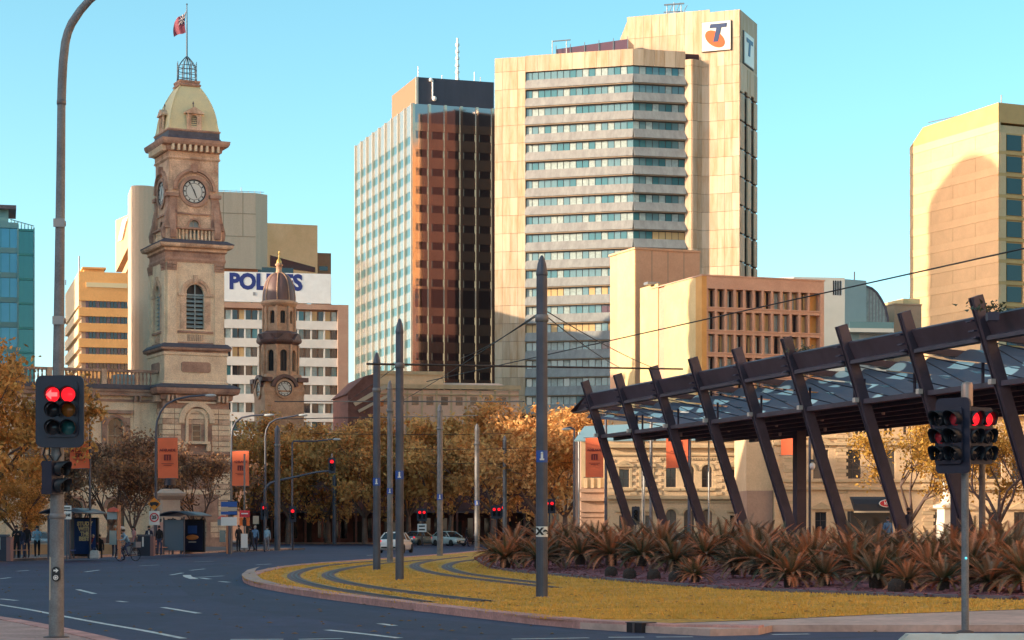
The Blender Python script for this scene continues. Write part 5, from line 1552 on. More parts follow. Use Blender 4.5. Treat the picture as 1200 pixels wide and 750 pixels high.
block('office_block', 'unseen cream block added at the north east corner to bounce warm light', 67,95,112,236,58,M_nbe)
block('office_block', 'brown offices hidden behind the beige tower', -111,-72,592,640,82,M_brk if 'red_brick' in MATS else M_nb)
# ================================================================== tram stop canopy
M_rust = mat('dark_red_steel', (0.078,0.062,0.088), .42, .15, var=.35, vscale=.9)
M_navy = mat('navy_steel', (0.055,0.048,0.085), .45, .2, var=.2, vscale=1.0)
M_bolt = mat('pale_fitting', (0.55,0.48,0.42), .5)
A0 = Vector((3.46, 97.6, 0)); A1 = Vector((14.03, 62.0, 0))
ax = (A1-A0).normalized(); NST = 9; bay = (A1-A0).length/8
px_ = Vector((-ax.y, ax.x, 0))           # away from the road
if px_.x < 0: px_ = -px_
CP = thing('tram_stop_canopy', 'long dark red steel tram stop canopy on leaning struts with a wavy glass roof', 'canopy', tuple(A0), math.atan2(ax.y, ax.x))
# local: x along the canopy towards the camera; local +y is left of ax
sg = 1.0 if Vector((-ax.y, ax.x, 0)).dot(px_) > 0 else -1.0
def cp(x, w, z): return (x, sg*w, z)
EXT = 3
XE = bay*(NST-1+EXT)
ZT, ZF0, ZF1, ZB = 8.75, 7.42, 8.12, 6.12
def lean(z): return -0.33*(z-ZB)*(-1)      # w offset grows downwards
def wz(z): return 0.33*(ZT-z)
for i in range(NST+EXT):
    x = bay*i
    b = MB()
    p0 = Vector(cp(x, wz(ZT), ZT)); p1 = Vector(cp(x, wz(.3), .3))
    d = (p1-p0).normalized()
    b.beam(p0, p1, .30, .10, 0, up=(1,0,0)); b.beam(p0+Vector((-.13,0,0)), p1+Vector((-.13,0,0)), .35, .05, 0, up=(1,0,0)); b.beam(p0+Vector((.13,0,0)), p1+Vector((.13,0,0)), .35, .05, 0, up=(1,0,0))
    st = b.build('strut', M_rust, CP)
    for z in (ZF0+.1, ZF0+.3, ZF1-.1):
        q = MB(); c = Vector(cp(x-.3, wz(z)-.26, z)); q.obox(c, (.35,.12,.05), (0,0,0)); q.build('bolt_plate', M_navy, st)
    q = MB(); c = Vector(cp(x-.05, wz(ZB)-.28, ZB+.06)); q.obox(c, (.2,.16,.16), (0,0,0)); q.build('light_fitting', M_bolt, st)
# fascia beam: one piece per bay
for i in range(-1, NST-1+EXT):
    x0 = bay*i+.24 if i >= 0 else -1.25; x1 = bay*(i+1)-.24
    w0 = wz(ZF1); w1 = wz(ZF0)
    q = MB()
    P = [(w0-.05,ZF1),(w0+.02,ZF1+.06),(w0+.5,ZF1+.06),(w0+.5,ZF0),(w1-.2,ZF0-.02),(w1-.2,ZF0+.1),(w1-.02,ZF0+.16)]
    if i < 0:
        A = [cp(-3.5,w+.25,ZF0+ (z-ZF0)*.12) for w,z in P]; B = [cp(-.24,w,z) for w,z in P]
    else:
        A = [cp(x0,w,z) for w,z in P]; B = [cp(x1,w,z) for w,z in P]
    n = len(P); q.add(A+B, [(k,(k+1)%n,(k+1)%n+n,k+n) for k in range(n)]+[tuple(range(n-1,-1,-1)),tuple(range(n,2*n))])
    q.build('fascia_beam', M_rust, CP)
    # lower rail
    if i >= 0:
        q = MB(); q.beam(cp(x0-.05,wz(ZB)+.0,ZB), cp(x1+.05,wz(ZB)+.0,ZB), .22, .16); q.build('lower_rail', M_rust, CP)
# lower soffit slabs with purlins and downlights
W0, W1 = 1.0, 9.0
for i in range(NST-1+EXT):
    x0 = bay*i+.02; x1 = bay*(i+1)-.02
    q = MB(); q.box(x0,x1,min(sg*W0,sg*W1),max(sg*W0,sg*W1),ZB-.05,ZB+.07); s_ = q.build('soffit_panel', M_navy, CP)
    for k in range(6):
        w = W0+.5+(W1-W0-1)*k/5
        q = MB(); q.beam(cp(x0,w,ZB-.12), cp(x1,w,ZB-.12), .12, .14); q.build('purlin', M_navy, s_)
    for k in range(2):
        w = W0+2+4*k+rnd.uniform(-.5,.5)
        q = MB(); q.lathe([(.05,ZB-.24),(.07,ZB-.2),(.07,ZB-.05)], (bay*(i+.3+.4*k),sg*w), 8); q.build('downlight', M_bolt, s_)
# wavy glass roof: one sheet per bay with frit print
mg = bpy.data.materials.new('fritted_glass'); mg.use_nodes = True
t = mg.node_tree; bs = t.nodes['Principled BSDF']
tc = t.nodes.new('ShaderNodeTexCoord'); mpn = t.nodes.new('ShaderNodeMapping'); mpn.inputs['Scale'].default_value = (.42,1.1,1)
vo = t.nodes.new('ShaderNodeTexVoronoi'); vo.inputs['Scale'].default_value = .85; vo.inputs['Randomness'].default_value = .75
t.links.new(tc.outputs['Object'], mpn.inputs[0]); t.links.new(mpn.outputs[0], vo.inputs[0])
cr = t.nodes.new('ShaderNodeValToRGB'); cr.color_ramp.interpolation = 'LINEAR'
cr.color_ramp.elements[0].position = .30; cr.color_ramp.elements[0].color = (1,1,1,1)
cr.color_ramp.elements[1].position = .34; cr.color_ramp.elements[1].color = (0,0,0,1)
t.links.new(vo.outputs['Distance'], cr.inputs[0])
bs.inputs['Base Color'].default_value = (.10,.13,.18,1); bs.inputs['Roughness'].default_value = .18
t2 = t.nodes.new('ShaderNodeBsdfTranslucent'); t2.inputs[0].default_value = (.20,.25,.33,1)
a2 = t.nodes.new('ShaderNodeMixShader'); a2.inputs[0].default_value = .6
t.links.new(bs.outputs[0], a2.inputs[1]); t.links.new(t2.outputs[0], a2.inputs[2])
tr = t.nodes.new('ShaderNodeBsdfTranslucent'); tr.inputs[0].default_value = (.60,.85,.88,1)
ad = t.nodes.new('ShaderNodeMixShader')
t.links.new(cr.outputs[0], ad.inputs[0]); t.links.new(a2.outputs[0], ad.inputs[1]); t.links.new(tr.outputs[0], ad.inputs[2])
t.links.new(ad.outputs[0], t.nodes['Material Output'].inputs[0])
for i in range(-1, NST-1+EXT):
    for j in range(3):
        x0 = bay*i+.12; x1 = bay*(i+1)-.12
        if i < 0: x0 = -2.6
        wa = .95+2.75*j; wb = .95+2.75*(j+1)-.12
        q = MB(); nx, nw = 16, 6
        V = []
        for a in range(nx+1):
            for c in range(nw+1):
                x = x0+(x1-x0)*a/nx; w = wa+(wb-wa)*c/nw
                sag = .11*math.sin(math.pi*2*(x/2.3)+j*1.9)
                V.append(cp(x,w,ZF0-.12-.07*w+sag))
        q.add(V, [(a*(nw+1)+c,a*(nw+1)+c+1,(a+1)*(nw+1)+c+1,(a+1)*(nw+1)+c) for a in range(nx) for c in range(nw)], 0, True)
        q.build('glass_sheet', mg, CP)
for i in range(NST+EXT):
    q = MB(); q.beam(cp(bay*i,.6,ZF0+.12), cp(bay*i,9.0,ZF0-.50), .14, .22); q.build('rafter', M_navy, CP)
    q = MB(); q.tube([cp(bay*i+1.2,2.2,ZB),cp(bay*i+1.2,2.2,ZF0-.25)], .06, 6); q.build('hanger', M_navy, CP)
    q = MB(); q.tube([cp(bay*i+2.0,2.2,ZB),cp(bay*i+2.0,2.2,ZF0-.25)], .05, 6); q.build('hanger', M_navy, CP)
    if i in (2,5,8,10):
        q = MB(); x = bay*i+2; q.box(x-.22,x+.22,sg*6-.22,sg*6+.22,0,ZB-.05); q.build('column', M_navy, CP)
# thin cable stays under the roof
for i in range(NST-1+EXT):
    q = MB(); q.tube([cp(bay*i+.2,.6,ZF0-.1),cp(bay*(i+.5),4.5,ZB+.1),cp(bay*(i+1)-.2,.6,ZF0-.1)], .018, 4); q.build('stay_cable', M_navy, CP)
# small dark plants growing on the roof edge
PV = Vector(A0)+ax*(bay*7.75)+px_*1.2

# ================================================================== overhead line poles on the lawn
M_pole = mat('pole_paint', (0.085,0.095,0.13), .45, .2, var=.3, vscale=1.2)
M_pole2 = mat('pole_galv', (0.20,0.20,0.21), .5, .3, var=.35, vscale=2.0)
M_blue = mat('sign_blue', (0.02,0.09,0.38), .4)
def line_pole(px, pyb, pyt, wpx, label, plate=None, dark=True, z0=.12, Y=None, sticker=None):
    if Y is None: Y = (CAMH-z0)*FPX/(pyb-HZ)
    r = wpx/FPX*Y/2; h = gz(pyt,Y)-z0
    t_ = thing('overhead_line_pole', label, 'pole', (gx(px,Y),Y,z0-.02), 0, 'overhead line poles along the tram tracks')
    b = MB(); b.lathe([(r,0),(r*.92,h-.62),(r*.9,h-.48),(r*.99,h-.46),(r*.97,h-.40),(r*.72,h-.2),(r*.36,h-.05),(r*.08,h)], n=14, smooth=False); b.build('shaft', M_pole if dark else M_pole2, t_)
    b = MB(); b.lathe([(r*1.25,0),(r*1.25,.03),(r,.04)], n=14); b.build('base_collar', M_pole2, t_)
    b = MB(); b.lathe([(r*1.0,h-1.55),(r*1.12,h-1.53),(r*1.12,h-1.4),(r,h-1.38)], n=14); b.build('clamp_band', M_pole2, t_)
    if plate:
        zp_ = gz(plate,Y)-z0; hh = max(.12, r*1.0)
        n = 8; V = []
        for zz in (-hh,hh):
            for i in range(n+1):
                a = -math.pi/2-1.15+2.3*i/n; V.append((r*1.06*math.cos(a), r*1.06*math.sin(a), zp_+zz))
        b = MB(); b.add(V,[(i,i+1,n+2+i,n+1+i) for i in range(n)]); pl = b.build('number_plate', M_blue, t_)
        b = MB(); b.ball((0,-r*1.1,zp_+hh*.55),hh*.22,6,4); b.obox((0,-r*1.1,zp_),(hh*.4,.01,hh*.75),(0,0,0)); b.obox((0,-r*1.1,zp_-hh*.5),(hh*.75,.01,hh*.28),(0,0,0)); b.build('figure', M_white, pl)
    if sticker:
        zp_ = gz(sticker,Y)-z0
        V = []; n = 8
        for zz in (-.12,.12):
            for i in range(n+1):
                a = -math.pi/2-1.2+2.4*i/n; V.append((r*1.04*math.cos(a), r*1.04*math.sin(a), zp_+zz))
        b = MB(); b.add(V,[(i,i+1,n+2+i,n+1+i) for i in range(n)]); st = b.build('sticker', M_white, t_)
        lettering('Xe', .22, M_black, st, (0,-r*1.07,zp_), bold=.012)
    return t_
LP = {}
LP['A'] = line_pole(635,700,298,14,'nearest thick dark line pole with a white sticker on its shaft',534,True,sticker=622)
LP['B'] = line_pole(468.3,680,372,10,'second nearest dark line pole, right of the leftmost pale one on the lawn',556)
LP['C'] = line_pole(441.5,668,412,9,'leftmost dark line pole on the lawn, left of the white car',564)
LP['D'] = line_pole(457,658.5,445,7,'slim pale grey line pole between the two dark ones near the white car',575,False)
LP['E'] = line_pole(515.5,651.3,473,7,'pale grey line pole in front of the white hatchback',582,False)
LP['F'] = line_pole(559,645.8,496,6,'pale grey line pole at the left end of the cycad bed',589,False)
LP['G'] = line_pole(591.5,640,510,5,'distant slim pale line pole beside the red signals under the trees',None,False,Y=185,z0=.1)
line_pole(649,640,525,4,'distant slim grey line pole right of the nearest thick pole',None,False,Y=190,z0=.1)
line_pole(325,645.3,498,7,'dark line pole on the far pavement beside the mast arm signal',None,True)
line_pole(392,637.5,556,5,'dark line pole at the far kerb below the hanging signal',None,True)

M_wire = mat('wire', (0.02,0.02,0.025), .6)
def wire(a, b_, label, sag=.15, r=.014, name='overhead_wire'):
    """a,b = (px,py,Y)"""
    P0 = Vector((gx(a[0],a[2]),a[2],gz(a[1],a[2]))); P1 = Vector((gx(b_[0],b_[2]),b_[2],gz(b_[1],b_[2])))
    q = MB(); q.tube([(P0.lerp(P1,i/10)-P0)+Vector((0,0,-sag*4*(i/10)*(1-i/10))) for i in range(11)], r, 5)
    o = q.build(name, M_wire, None, P0); tag(o, label, 'wire', 'overhead tram wires')
wire((3000,-110,20),(500,447,92),'long contact wire rising to the upper right across the tan offices',.0,.02)
wire((636,367,47.3),(727,431,92),'upper span wire from the nearest pole down to the canopy tip',.1,.014)
wire((636,362,47.3),(768,432,88),'second span wire from the nearest pole to the second canopy strut',.1,.014)
wire((634,367,47.3),(540,420,110),'span wire from the nearest pole down left past the bronze tower',.1,.014)
wire((634,365,47.3),(470,470,130),'longer span wire from the nearest pole down left into the trees',.1,.014)
wire((430,426.5,70),(800,432.5,88),'thick horizontal cross wire at the foot of the bronze tower',.0,.04)
wire((322,470.5,150),(614,470.5,110),'horizontal cross wire at the tops of the autumn trees',.0,.04)
wire((330,491,150),(560,487,140),'horizontal cross wire below the tree tops at left',.0,.035)
wire((370,508,190),(600,508,190),'thin cross wire in front of the middle of the trees',.1,.025)
wire((480,526,170),(640,524,170),'thin lower cross wire in front of the trees',.1,.022)
wire((500,543,185),(700,541,185),'lowest thin cross wire in front of the trees',.1,.022)
wire((400,475,160),(470,425,70),'slanting wire left of the brick gable to the dark pole',.05,.014)
# ================================================================== signals
M_sig = mat('signal_black', (0.018,0.024,0.05), .45, var=.2, vscale=4)
M_visor = mat('visor_black', (0.010,0.012,0.018), .5)
def lens(name, col, on):
    return mat(name, tuple(c*.25 for c in col), .25, emit=col if on else None, estr=3.0)
M_red_on = mat('red_lamp', (0.5,0.01,0.015), .3, emit=(1.0,0.012,0.02), estr=.55)
M_red_dim = mat('red_lens', (0.55,0.04,0.06), .25)
M_amb = mat('amber_lens', (0.30,0.10,0.02), .2); M_grn = mat('green_lens', (0.02,0.10,0.11), .2); M_off = mat('dark_lens', (0.02,0.02,0.025), .15)
def rrect(w, h, r, cx=0, cz=0, n=4):
    P = []
    for (sx,sz,a0) in ((1,1,0),(-1,1,90),(-1,-1,180),(1,-1,270)):
        for i in range(n+1):
            a = R(a0+90*i/n); P.append((cx+sx*(w/2-r)+r*math.cos(a), cz+sz*(h/2-r)+r*math.sin(a)))
    return P
def visor_mesh(r, L, cutaway=True):
    b = MB(); n = 14; V = []
    for k, yy in ((0,0),(1,-L)):
        for i in range(n+1):
            a = R(-50+280*i/n)
            ll = -L*(.55+.45*max(0,math.sin(a))) if k else 0
            V.append((r*math.cos(a), ll, r*math.sin(a)))
    V += [(x*.94,y,z*.94) for x,y,z in V]
    m = n+1; o = 2*m
    fs = [(i,i+1,m+i+1,m+i) for i in range(n)]+[(o+i,o+m+i,o+m+i+1,o+i+1) for i in range(n)]+[(m+i,m+i+1,o+m+i+1,o+m+i) for i in range(n)]
    b.add(V, fs, 0, True)
    return b.mesh('visor', M_visor)
VIS = {}
def aspect(parent, u, z, r, m, L=.22, yaw=0.0, arrow=None):
    """one lens with hood, facing -y"""
    b = MB(); b.lathe([(r,0),(r*.7,.03),(.001,.045)], n=14)
    me = b.mesh('lens', m)
    ln = link('lens', me, parent, (u,-.05,z), (R(90),0,0))
    k = (round(r,3),round(L,3))
    if k not in VIS: VIS[k] = visor_mesh(r*1.12, L)
    link('visor', VIS[k], parent, (u,-.05,z), (0,0,yaw))
    if arrow:
        q = MB(); q.ext([(u-r*.85,z),(u-r*.1,z+r*.7),(u-r*.1,z+r*.28),(u+r*.75,z+r*.28),(u+r*.75,z-r*.28),(u-r*.1,z-r*.28),(u-r*.1,z-r*.7)] if arrow == 'L' else
                        [(u+r*.85,z),(u+r*.1,z+r*.7),(u+r*.1,z+r*.28),(u-r*.75,z+r*.28),(u-r*.75,z-r*.28),(u+r*.1,z-r*.28),(u+r*.1,z-r*.7)], -.105,-.098,mpF)
        q.build('arrow', mat('arrow_lamp',(0.6,0.05,0.05),.3,emit=(1.0,0.10,0.10),estr=.7), ln).matrix_parent_inverse = ln.matrix_basis.inverted()
# ---- near left street lamp
YA = 29.7
SLP = thing('street_lamp', 'tall grey steel street lamp at the near left kerb with a curved arm', 'street lamp', (gx(66,YA),YA,.12))
ox, oz = gx(66,YA), .12
P = [(66,747,.112),(66.6,640,.105),(67.6,520,.095),(68.5,430,.084),(70,300,.072),(71.2,200,.065),(72,120,.06)]
pts = [(gx(a,YA)-ox, 0, gz(b_,YA)-oz) for a,b_,r in P]
M_lampp = mat('weathered_galv', (0.25,0.26,0.27), .55, .25, vscale=3.0, col2=(0.16,0.16,0.17), fine=.15)
b = MB(); b.tube([(pts[0][0],0,0)]+pts[1:], [r for _,_,r in P], 12); b.build('pole', M_lampp, SLP)
P2 = [(72,120),(72.8,95),(74,73),(76.5,50),(79.5,38),(84,27.5),(94,12.5),(105,0),(125,-16),(150,-28),(180,-36)]
b = MB(); b.tube([(gx(a,YA)-ox,0,gz(b_,YA)-oz) for a,b_ in P2], [.064,.064,.063,.062,.06,.06,.058,.056,.053,.05,.048], 10); b.build('arm', M_lampp, SLP)
b = MB(); b.ball((gx(190,YA)-ox,0,gz(-36,YA)-oz),(.35,.14,.08)); b.build('lamp_head', M_metal, SLP)
for py in (120,262,376,573,605):
    q = MB(); i = min(range(len(P)),key=lambda k: abs(P[k][1]-py)); x = 66+(747-py)*6/627; q.lathe([(P[i][2]*1.0,-.04),(P[i][2]*1.15,-.03),(P[i][2]*1.15,.03),(P[i][2],.04)], (gx(x,YA)-ox,0), 12)
    for v in range(len(q.v)): q.v[v] = (q.v[v][0],q.v[v][1],q.v[v][2]+gz(py,YA)-oz)
    c_ = q.build('collar', M_pole2, SLP)
    if py in (262,376):
        q = MB(); q.obox((gx(x,YA)-ox,-.085,gz(py,YA)-oz),(.16,.03,.12),(0,0,0)); q.build('label_plate', mat('plate_grey',(0.4,0.4,0.4),.6), c_)
b = MB(); b.obox((gx(60.5,YA)-ox,-.06,gz(678,YA)-oz),(.035,.035,.62),(0,R(.5),0)); b.build('conduit', M_frame_p, SLP)
b = MB(); b.lathe([(.19,0),(.19,.02),(.12,.03)],n=12); b.build('base_plate', M_frame_d, SLP)
# signal on the lamp pole
pm = FPX/YA
TLN = thing('traffic_light', 'near left six lens traffic light on the street lamp, red arrow and red lamp lit', 'traffic light', (gx(73.3,YA),YA-.17,gz(483,YA)), R(-4))
b = MB(); b.ext(rrect(57/pm,84/pm,.10), -.02,.02,mpF); b.build('target_board', M_sig, TLN)
b = MB(); b.ext(rrect(.50,.80,.06,.025,.03), -.05,-.021,mpF); b.ext(rrect(.46,.78,.05,.025,.03), .021,.16,mpF); b.build('lantern_body', M_sig, TLN)
rowz = [.235,.01,-.235+.0]
for i, z in enumerate((.24,.02,-.235)):
    aspect(TLN, -.088, z, .105, M_red_on if i == 0 else M_off, .20, R(10), 'L' if i == 0 else None)
    aspect(TLN, .137, z, .105, (M_red_on,M_amb,M_grn)[i], .20, R(10))
b = MB(); b.obox((-.07,.12,-.1),(.2,.14,.06),(0,0,0)); b.obox((-.07,.12,.25),(.2,.14,.06),(0,0,0)); b.build('mounting_bracket', M_sig, TLN)
for k,(x0,x1) in enumerate(((-.22,-.16),(-.16,-.06),(-.02,-.1))):
    b = MB(); b.tube([(x0,.03,-.50),(x0-.04+.03*k,.05,-.62),(x1,.04,-.78)], .014, 6); b.build('cable', M_visor, TLN)
# two-lens side lantern below
TLB = thing('traffic_light', 'small two lens side lantern facing right below the near left board', 'traffic light', (gx(69,YA),YA-.16,gz(560,YA)), R(62))
b = MB(); b.box(-.13,.13,-.02,.16,-.24,.24); b.build('lantern_body', M_sig, TLB)
for z in (.12,-.12): aspect(TLB, 0, z, .10, M_off, .2)
b = MB(); b.obox((0,.2,.2),(.06,.12,.05),(0,0,0)); b.obox((0,.2,-.2),(.06,.12,.05),(0,0,0)); b.build('mounting_bracket', M_sig, TLB)
# push button
PBN = thing('push_button', 'black pedestrian push button with a white arrow on the near left pole', 'push button', (gx(68.3,YA),YA-.13,gz(672.5,YA)))
b = MB(); b.ext(rrect(.115,.215,.055), -.03,.03,mpF); b.build('case', M_black, PBN)
b = MB(); b.ext([(-.035,.04),(.0,.04),(0,.018),(.04,.052),(0,.086),(0,.064),(-.035,.064)], -.036,-.03,mpF); b.build('arrow', M_white, PBN)
b = MB(); b.ring((0,-.05),.036,.026,mpF,-.045,-.03,16); b.disc((0,-.05),.018,mpF,-.042,12); b.build('button', M_white, PBN)

# ---- near right signal
YR = 32.7
RS = thing('traffic_light', 'near right traffic light pole with two angled six lens lanterns and a metal cap', 'traffic light', (gx(1131,YR),YR,.04))
pr = FPX/YR
b = MB(); b.tube([(0,0,0),(0,0,gz(470,YR)-.04)], .06, 12); b.build('pole', M_lampp, RS)
b = MB(); b.lathe([(.095,gz(476,YR)-.04),(.095,gz(452,YR)-.04),(.08,gz(448.5,YR)-.04),(.001,gz(447,YR)-.04)], (.03,0), 14); b.build('pole_cap', mat('copper_cap',(0.38,0.28,0.24),.4,.5), RS)
b = MB(); b.lathe([(.14,0),(.14,.03),(.07,.05)], n=12); b.build('base_plate', M_frame_d, RS)
zc_ = gz(511,YR)-.04
LHD = link('lantern_head', None, RS, (-.27,-.12,zc_), (0,0,R(-46)))
b = MB(); b.ext(rrect(.64,1.2,.09,.05,0), .0,.04,mpF); b.ext(rrect(.50,.9,.05,0,0), -.05,-.001,mpF); b.build('target_board', M_sig, RS, (-.27,-.12,zc_), R(-46))
bpy.data.objects.remove(LHD)
def head(cx, cy, yaw, lit, cols, VL=.26):
    M = Matrix.Rotation(yaw,4,'Z'); M.translation = Vector((cx,cy,zc_))
    for i, z in enumerate((.265,-.015,-.29)):
        for j, u in enumerate(cols):
            m = M_off
            if i == 0 and lit == 2: m = M_red_on
            if lit == 1 and ((i == 0 and j == 1) or (i == 1 and j == 0)): m = M_red_dim
            b = MB(); b.lathe([(.112,0),(.08,.03),(.001,.045)], n=14)
            p = M @ Vector((u,-.05,z))
            link('lens', b.mesh('lens', m), RS, p, (R(90),0,yaw))
            k = (.112,VL)
            if k not in VIS: VIS[k] = visor_mesh(.128,VL)
            link('visor', VIS[k], RS, p, (0,0,yaw))
head(-.27,-.12,R(-46),1,(-.14,.14))
head(.19,-.12,R(30),2,(-.14,.14),.17)
b = MB(); b.ext(rrect(.52,.9,.05,0,0), -.04,.12,mpF); b.build('lantern_body', M_sig, RS, (.19,-.12,zc_), R(30))
b = MB(); b.obox((0,0,zc_+.32),(.5,.06,.06),(0,0,0)); b.obox((0,0,zc_-.32),(.4,.06,.06),(0,0,0)); b.build('mounting_bracket', M_sig, RS)
b = MB(); b.ball((.0,-.065,gz(654,YR)-.04),.02,8,6); b.build('indicator_lamp', mat('cyan_lamp',(0.05,0.3,0.4),.3,emit=(0.1,0.6,0.8),estr=.6), RS)

# ---- far signals
def far_signal(px, pyl, Y, label, lit=(0,), poletop=None, double=False, base=0.0, plate=False):
    t_ = thing('traffic_light', label, 'traffic light', (gx(px,Y),Y,base), 0, 'distant traffic lights')
    zz = gz(pyl,Y)-base
    b = MB(); b.tube([(0,.1,0),(0,.1,zz+.4)], .06, 8); b.build('pole', M_sig, t_)
    b = MB(); w = 1.0 if double else .55; b.ext(rrect(w,1.25,.08,0,-.25 ),0,.05,mpF); b.build('target_board', M_sig, t_, (0,0,zz))
    for c in ((-.22,.22) if double else (0,)):
        for i in range(3):
            aspect(t_, c, zz-.26*i, .14, M_red_on if i == 0 else M_off, .2)
    if plate:
        b = MB(); b.box(-.45,.45,-.08,-.04,zz-1.95,zz-1.15); pl = b.build('lane_sign', M_white, t_); b = MB(); b.box(-.3,.3,-.1,-.085,zz-1.45,zz-1.3); b.box(-.3,.3,-.1,-.085,zz-1.8,zz-1.65); b.build('sign_bar', M_black, pl)
    return t_
far_signal(310,595,152,'lit red signal on the pole of the mast arm at the far pavement')
far_signal(343,599,165,'lit red signal right of the dark line pole at the far pavement')
far_signal(494.5,600.5,205,'double red signal above the two parked cars with a white lane sign',double=True,plate=True)
far_signal(582,597,190,'double red signal under the trees, left of the pale distant pole',double=True)
far_signal(589.5,595,195,'red signal on the pale distant pole under the trees')
far_signal(644,590,180,'double red signal just right of the nearest thick line pole',double=True)
# green-dark signal in front of cream building
t_ = far_signal(745,600,140,'unlit dark signal seen through the canopy struts in front of the cream building')
for o in t_.children:
    if o.name.startswith('lens'): o.data = o.data.copy(); o.data.materials[0] = M_off
# mast arm signal
MA = thing('mast_arm_signal', 'dark curved mast arm holding a red signal over the road at the far junction', 'traffic light', (gx(310.5,152),152,.12))
YM = 152; mx = gx(310.5,YM)
b = MB(); b.tube([(0,0,0),(0,0,gz(575,YM))], .11, 10); b.tube([(gx(a,YM)-mx,0,gz(p,YM)-.12) for a,p in ((310.5,578),(312,571),(317,566),(325,563.5),(350,558),(370,553.5),(388,551.5))], [.1,.1,.09,.085,.075,.07,.065], 8); b.build('mast_arm', M_pole, MA)
b = MB(); zz = gz(541,YM)-.12; b.ext(rrect(.52,1.15,.06,gx(389,YM)-mx,zz-.28),-.06,.05,mpF); b.build('target_board', M_sig, MA)
for i in range(3):
    aspect(MA, gx(389,YM)-mx, zz-.28*i+.0, .15, M_red_on if i == 0 else M_off, .2)
q = MB(); q.tube([(gx(389,YM)-mx,.1,zz+.3),(gx(389,YM)-mx,.1,zz+.6)],.08,6); q.build('cap', M_pole2, MA)

# ================================================================== street lamps with curved arms
def curved_lamp(px, Y, pts, label, base=.12, r=.075, m=None, head=True):
    t_ = thing('street_lamp', label, 'street lamp', (gx(px,Y),Y,base), 0, 'curved arm street lamps')
    x0 = gx(px,Y)
    P_ = [(gx(a,Y)-x0,0,gz(b_,Y)-base) for a,b_ in pts]
    P_[0] = (P_[0][0],0,0)
    k = 2
    b = MB(); b.tube(P_[:k], [r*1.25,r], 8); b.build('pole', m or M_pole, t_)
    b = MB(); b.tube(P_[k-1:], [r*(1-.35*i/len(P_)) for i in range(len(P_)-1)], 8); b.build('arm', m or M_pole, t_)
    if head:
        e = P_[-1]; b = MB(); b.ball((e[0]+.2,0,e[2]-.03),(.38,.16,.1)); h_ = b.build('lamp_head', mat('lamp_grey',(0.42,0.46,0.48),.4), t_)
    b = MB(); b.lathe([(r*1.9,0),(r*1.9,.25),(r*1.3,.32)], n=8); b.build('base', m or M_pole, t_)
    return t_
curved_lamp(182.5,128,[(182.5,650),(183,505),(184,494),(188,483),(195,474),(206,468),(222,464.5),(243,463)],'curved street lamp carrying the orange banner left of the post office tower')
curved_lamp(271,137,[(271,648),(271.5,512),(272.5,503),(276,495),(283,489.5),(295,487),(312,486)],'curved street lamp carrying the orange banner at the corner of the tower')
curved_lamp(311,158,[(311,645),(311,512),(312,504),(316,496),(324,491),(340,488.5),(352,486)],'curved street lamp rising behind the mast arm signal')
curved_lamp(342.5,178,[(342.5,640),(342.5,520),(344,517),(352,517),(370,517),(392,514.5)],'straight armed street lamp in front of the dark trees')
curved_lamp(673,150,[(673,640),(673,510),(673,503),(669,501),(665,501),(661,502.5)],'street lamp with a short arm between the trees and the cream building')
curved_lamp(1151,78,[(1151,660),(1151,480),(1151,420),(1152,400),(1154,392),(1158,388)],'grey street lamp behind the near right traffic light',r=.11,m=M_pole2)
curved_lamp(710,126,[(710,640),(710,492),(710,486),(711,483),(713,481),(716,480)],'dark lamp post with an orange banner at the left end of the canopy',r=.085)
curved_lamp(753,150,[(753,640),(753,520),(753,512),(755,507),(759,504),(764,503)],'thin lamp post between the first canopy struts',r=.05,m=M_pole2)
curved_lamp(763,120,[(763,640),(763,500),(763,492),(765,487),(769,484),(774,483)],'grey lamp post behind the second canopy strut',r=.09,m=M_pole2)
curved_lamp(808,120,[(808,640),(808,500),(808,492),(806,487),(803,484),(800,483)],'dark lamp post with the second orange banner behind the third strut',r=.1)
# lantern post under canopy
t_ = thing('lantern_post', 'small post with a white globe lantern beside the wide dark column', 'lamp', (gx(949,104),104,0.1))
b = MB(); b.tube([(0,0,0),(0,0,gz(515,104))], .07, 8); b.build('post', M_pole, t_)
b = MB(); b.ball((.12,0,gz(546,104)-.1),(.16,.16,.2)); b.build('globe', M_white, t_); b = MB(); b.lathe([(.2,gz(541,104)-.1),(.12,gz(538.5,104)-.1)],(.12,0),8); b.build('lantern_cap', M_black, t_)
t_ = thing('wide_column', 'wide dark square column standing under the canopy', 'column', (gx(937.5,100),100,0.1))
b = MB(); b.box(-.25,.25,-.25,.25,0,gz(506,100)-.1); b.build('shaft', M_navy, t_); bx('base', t_, M_navy, -.32,.32,-.32,.32,0,.3)

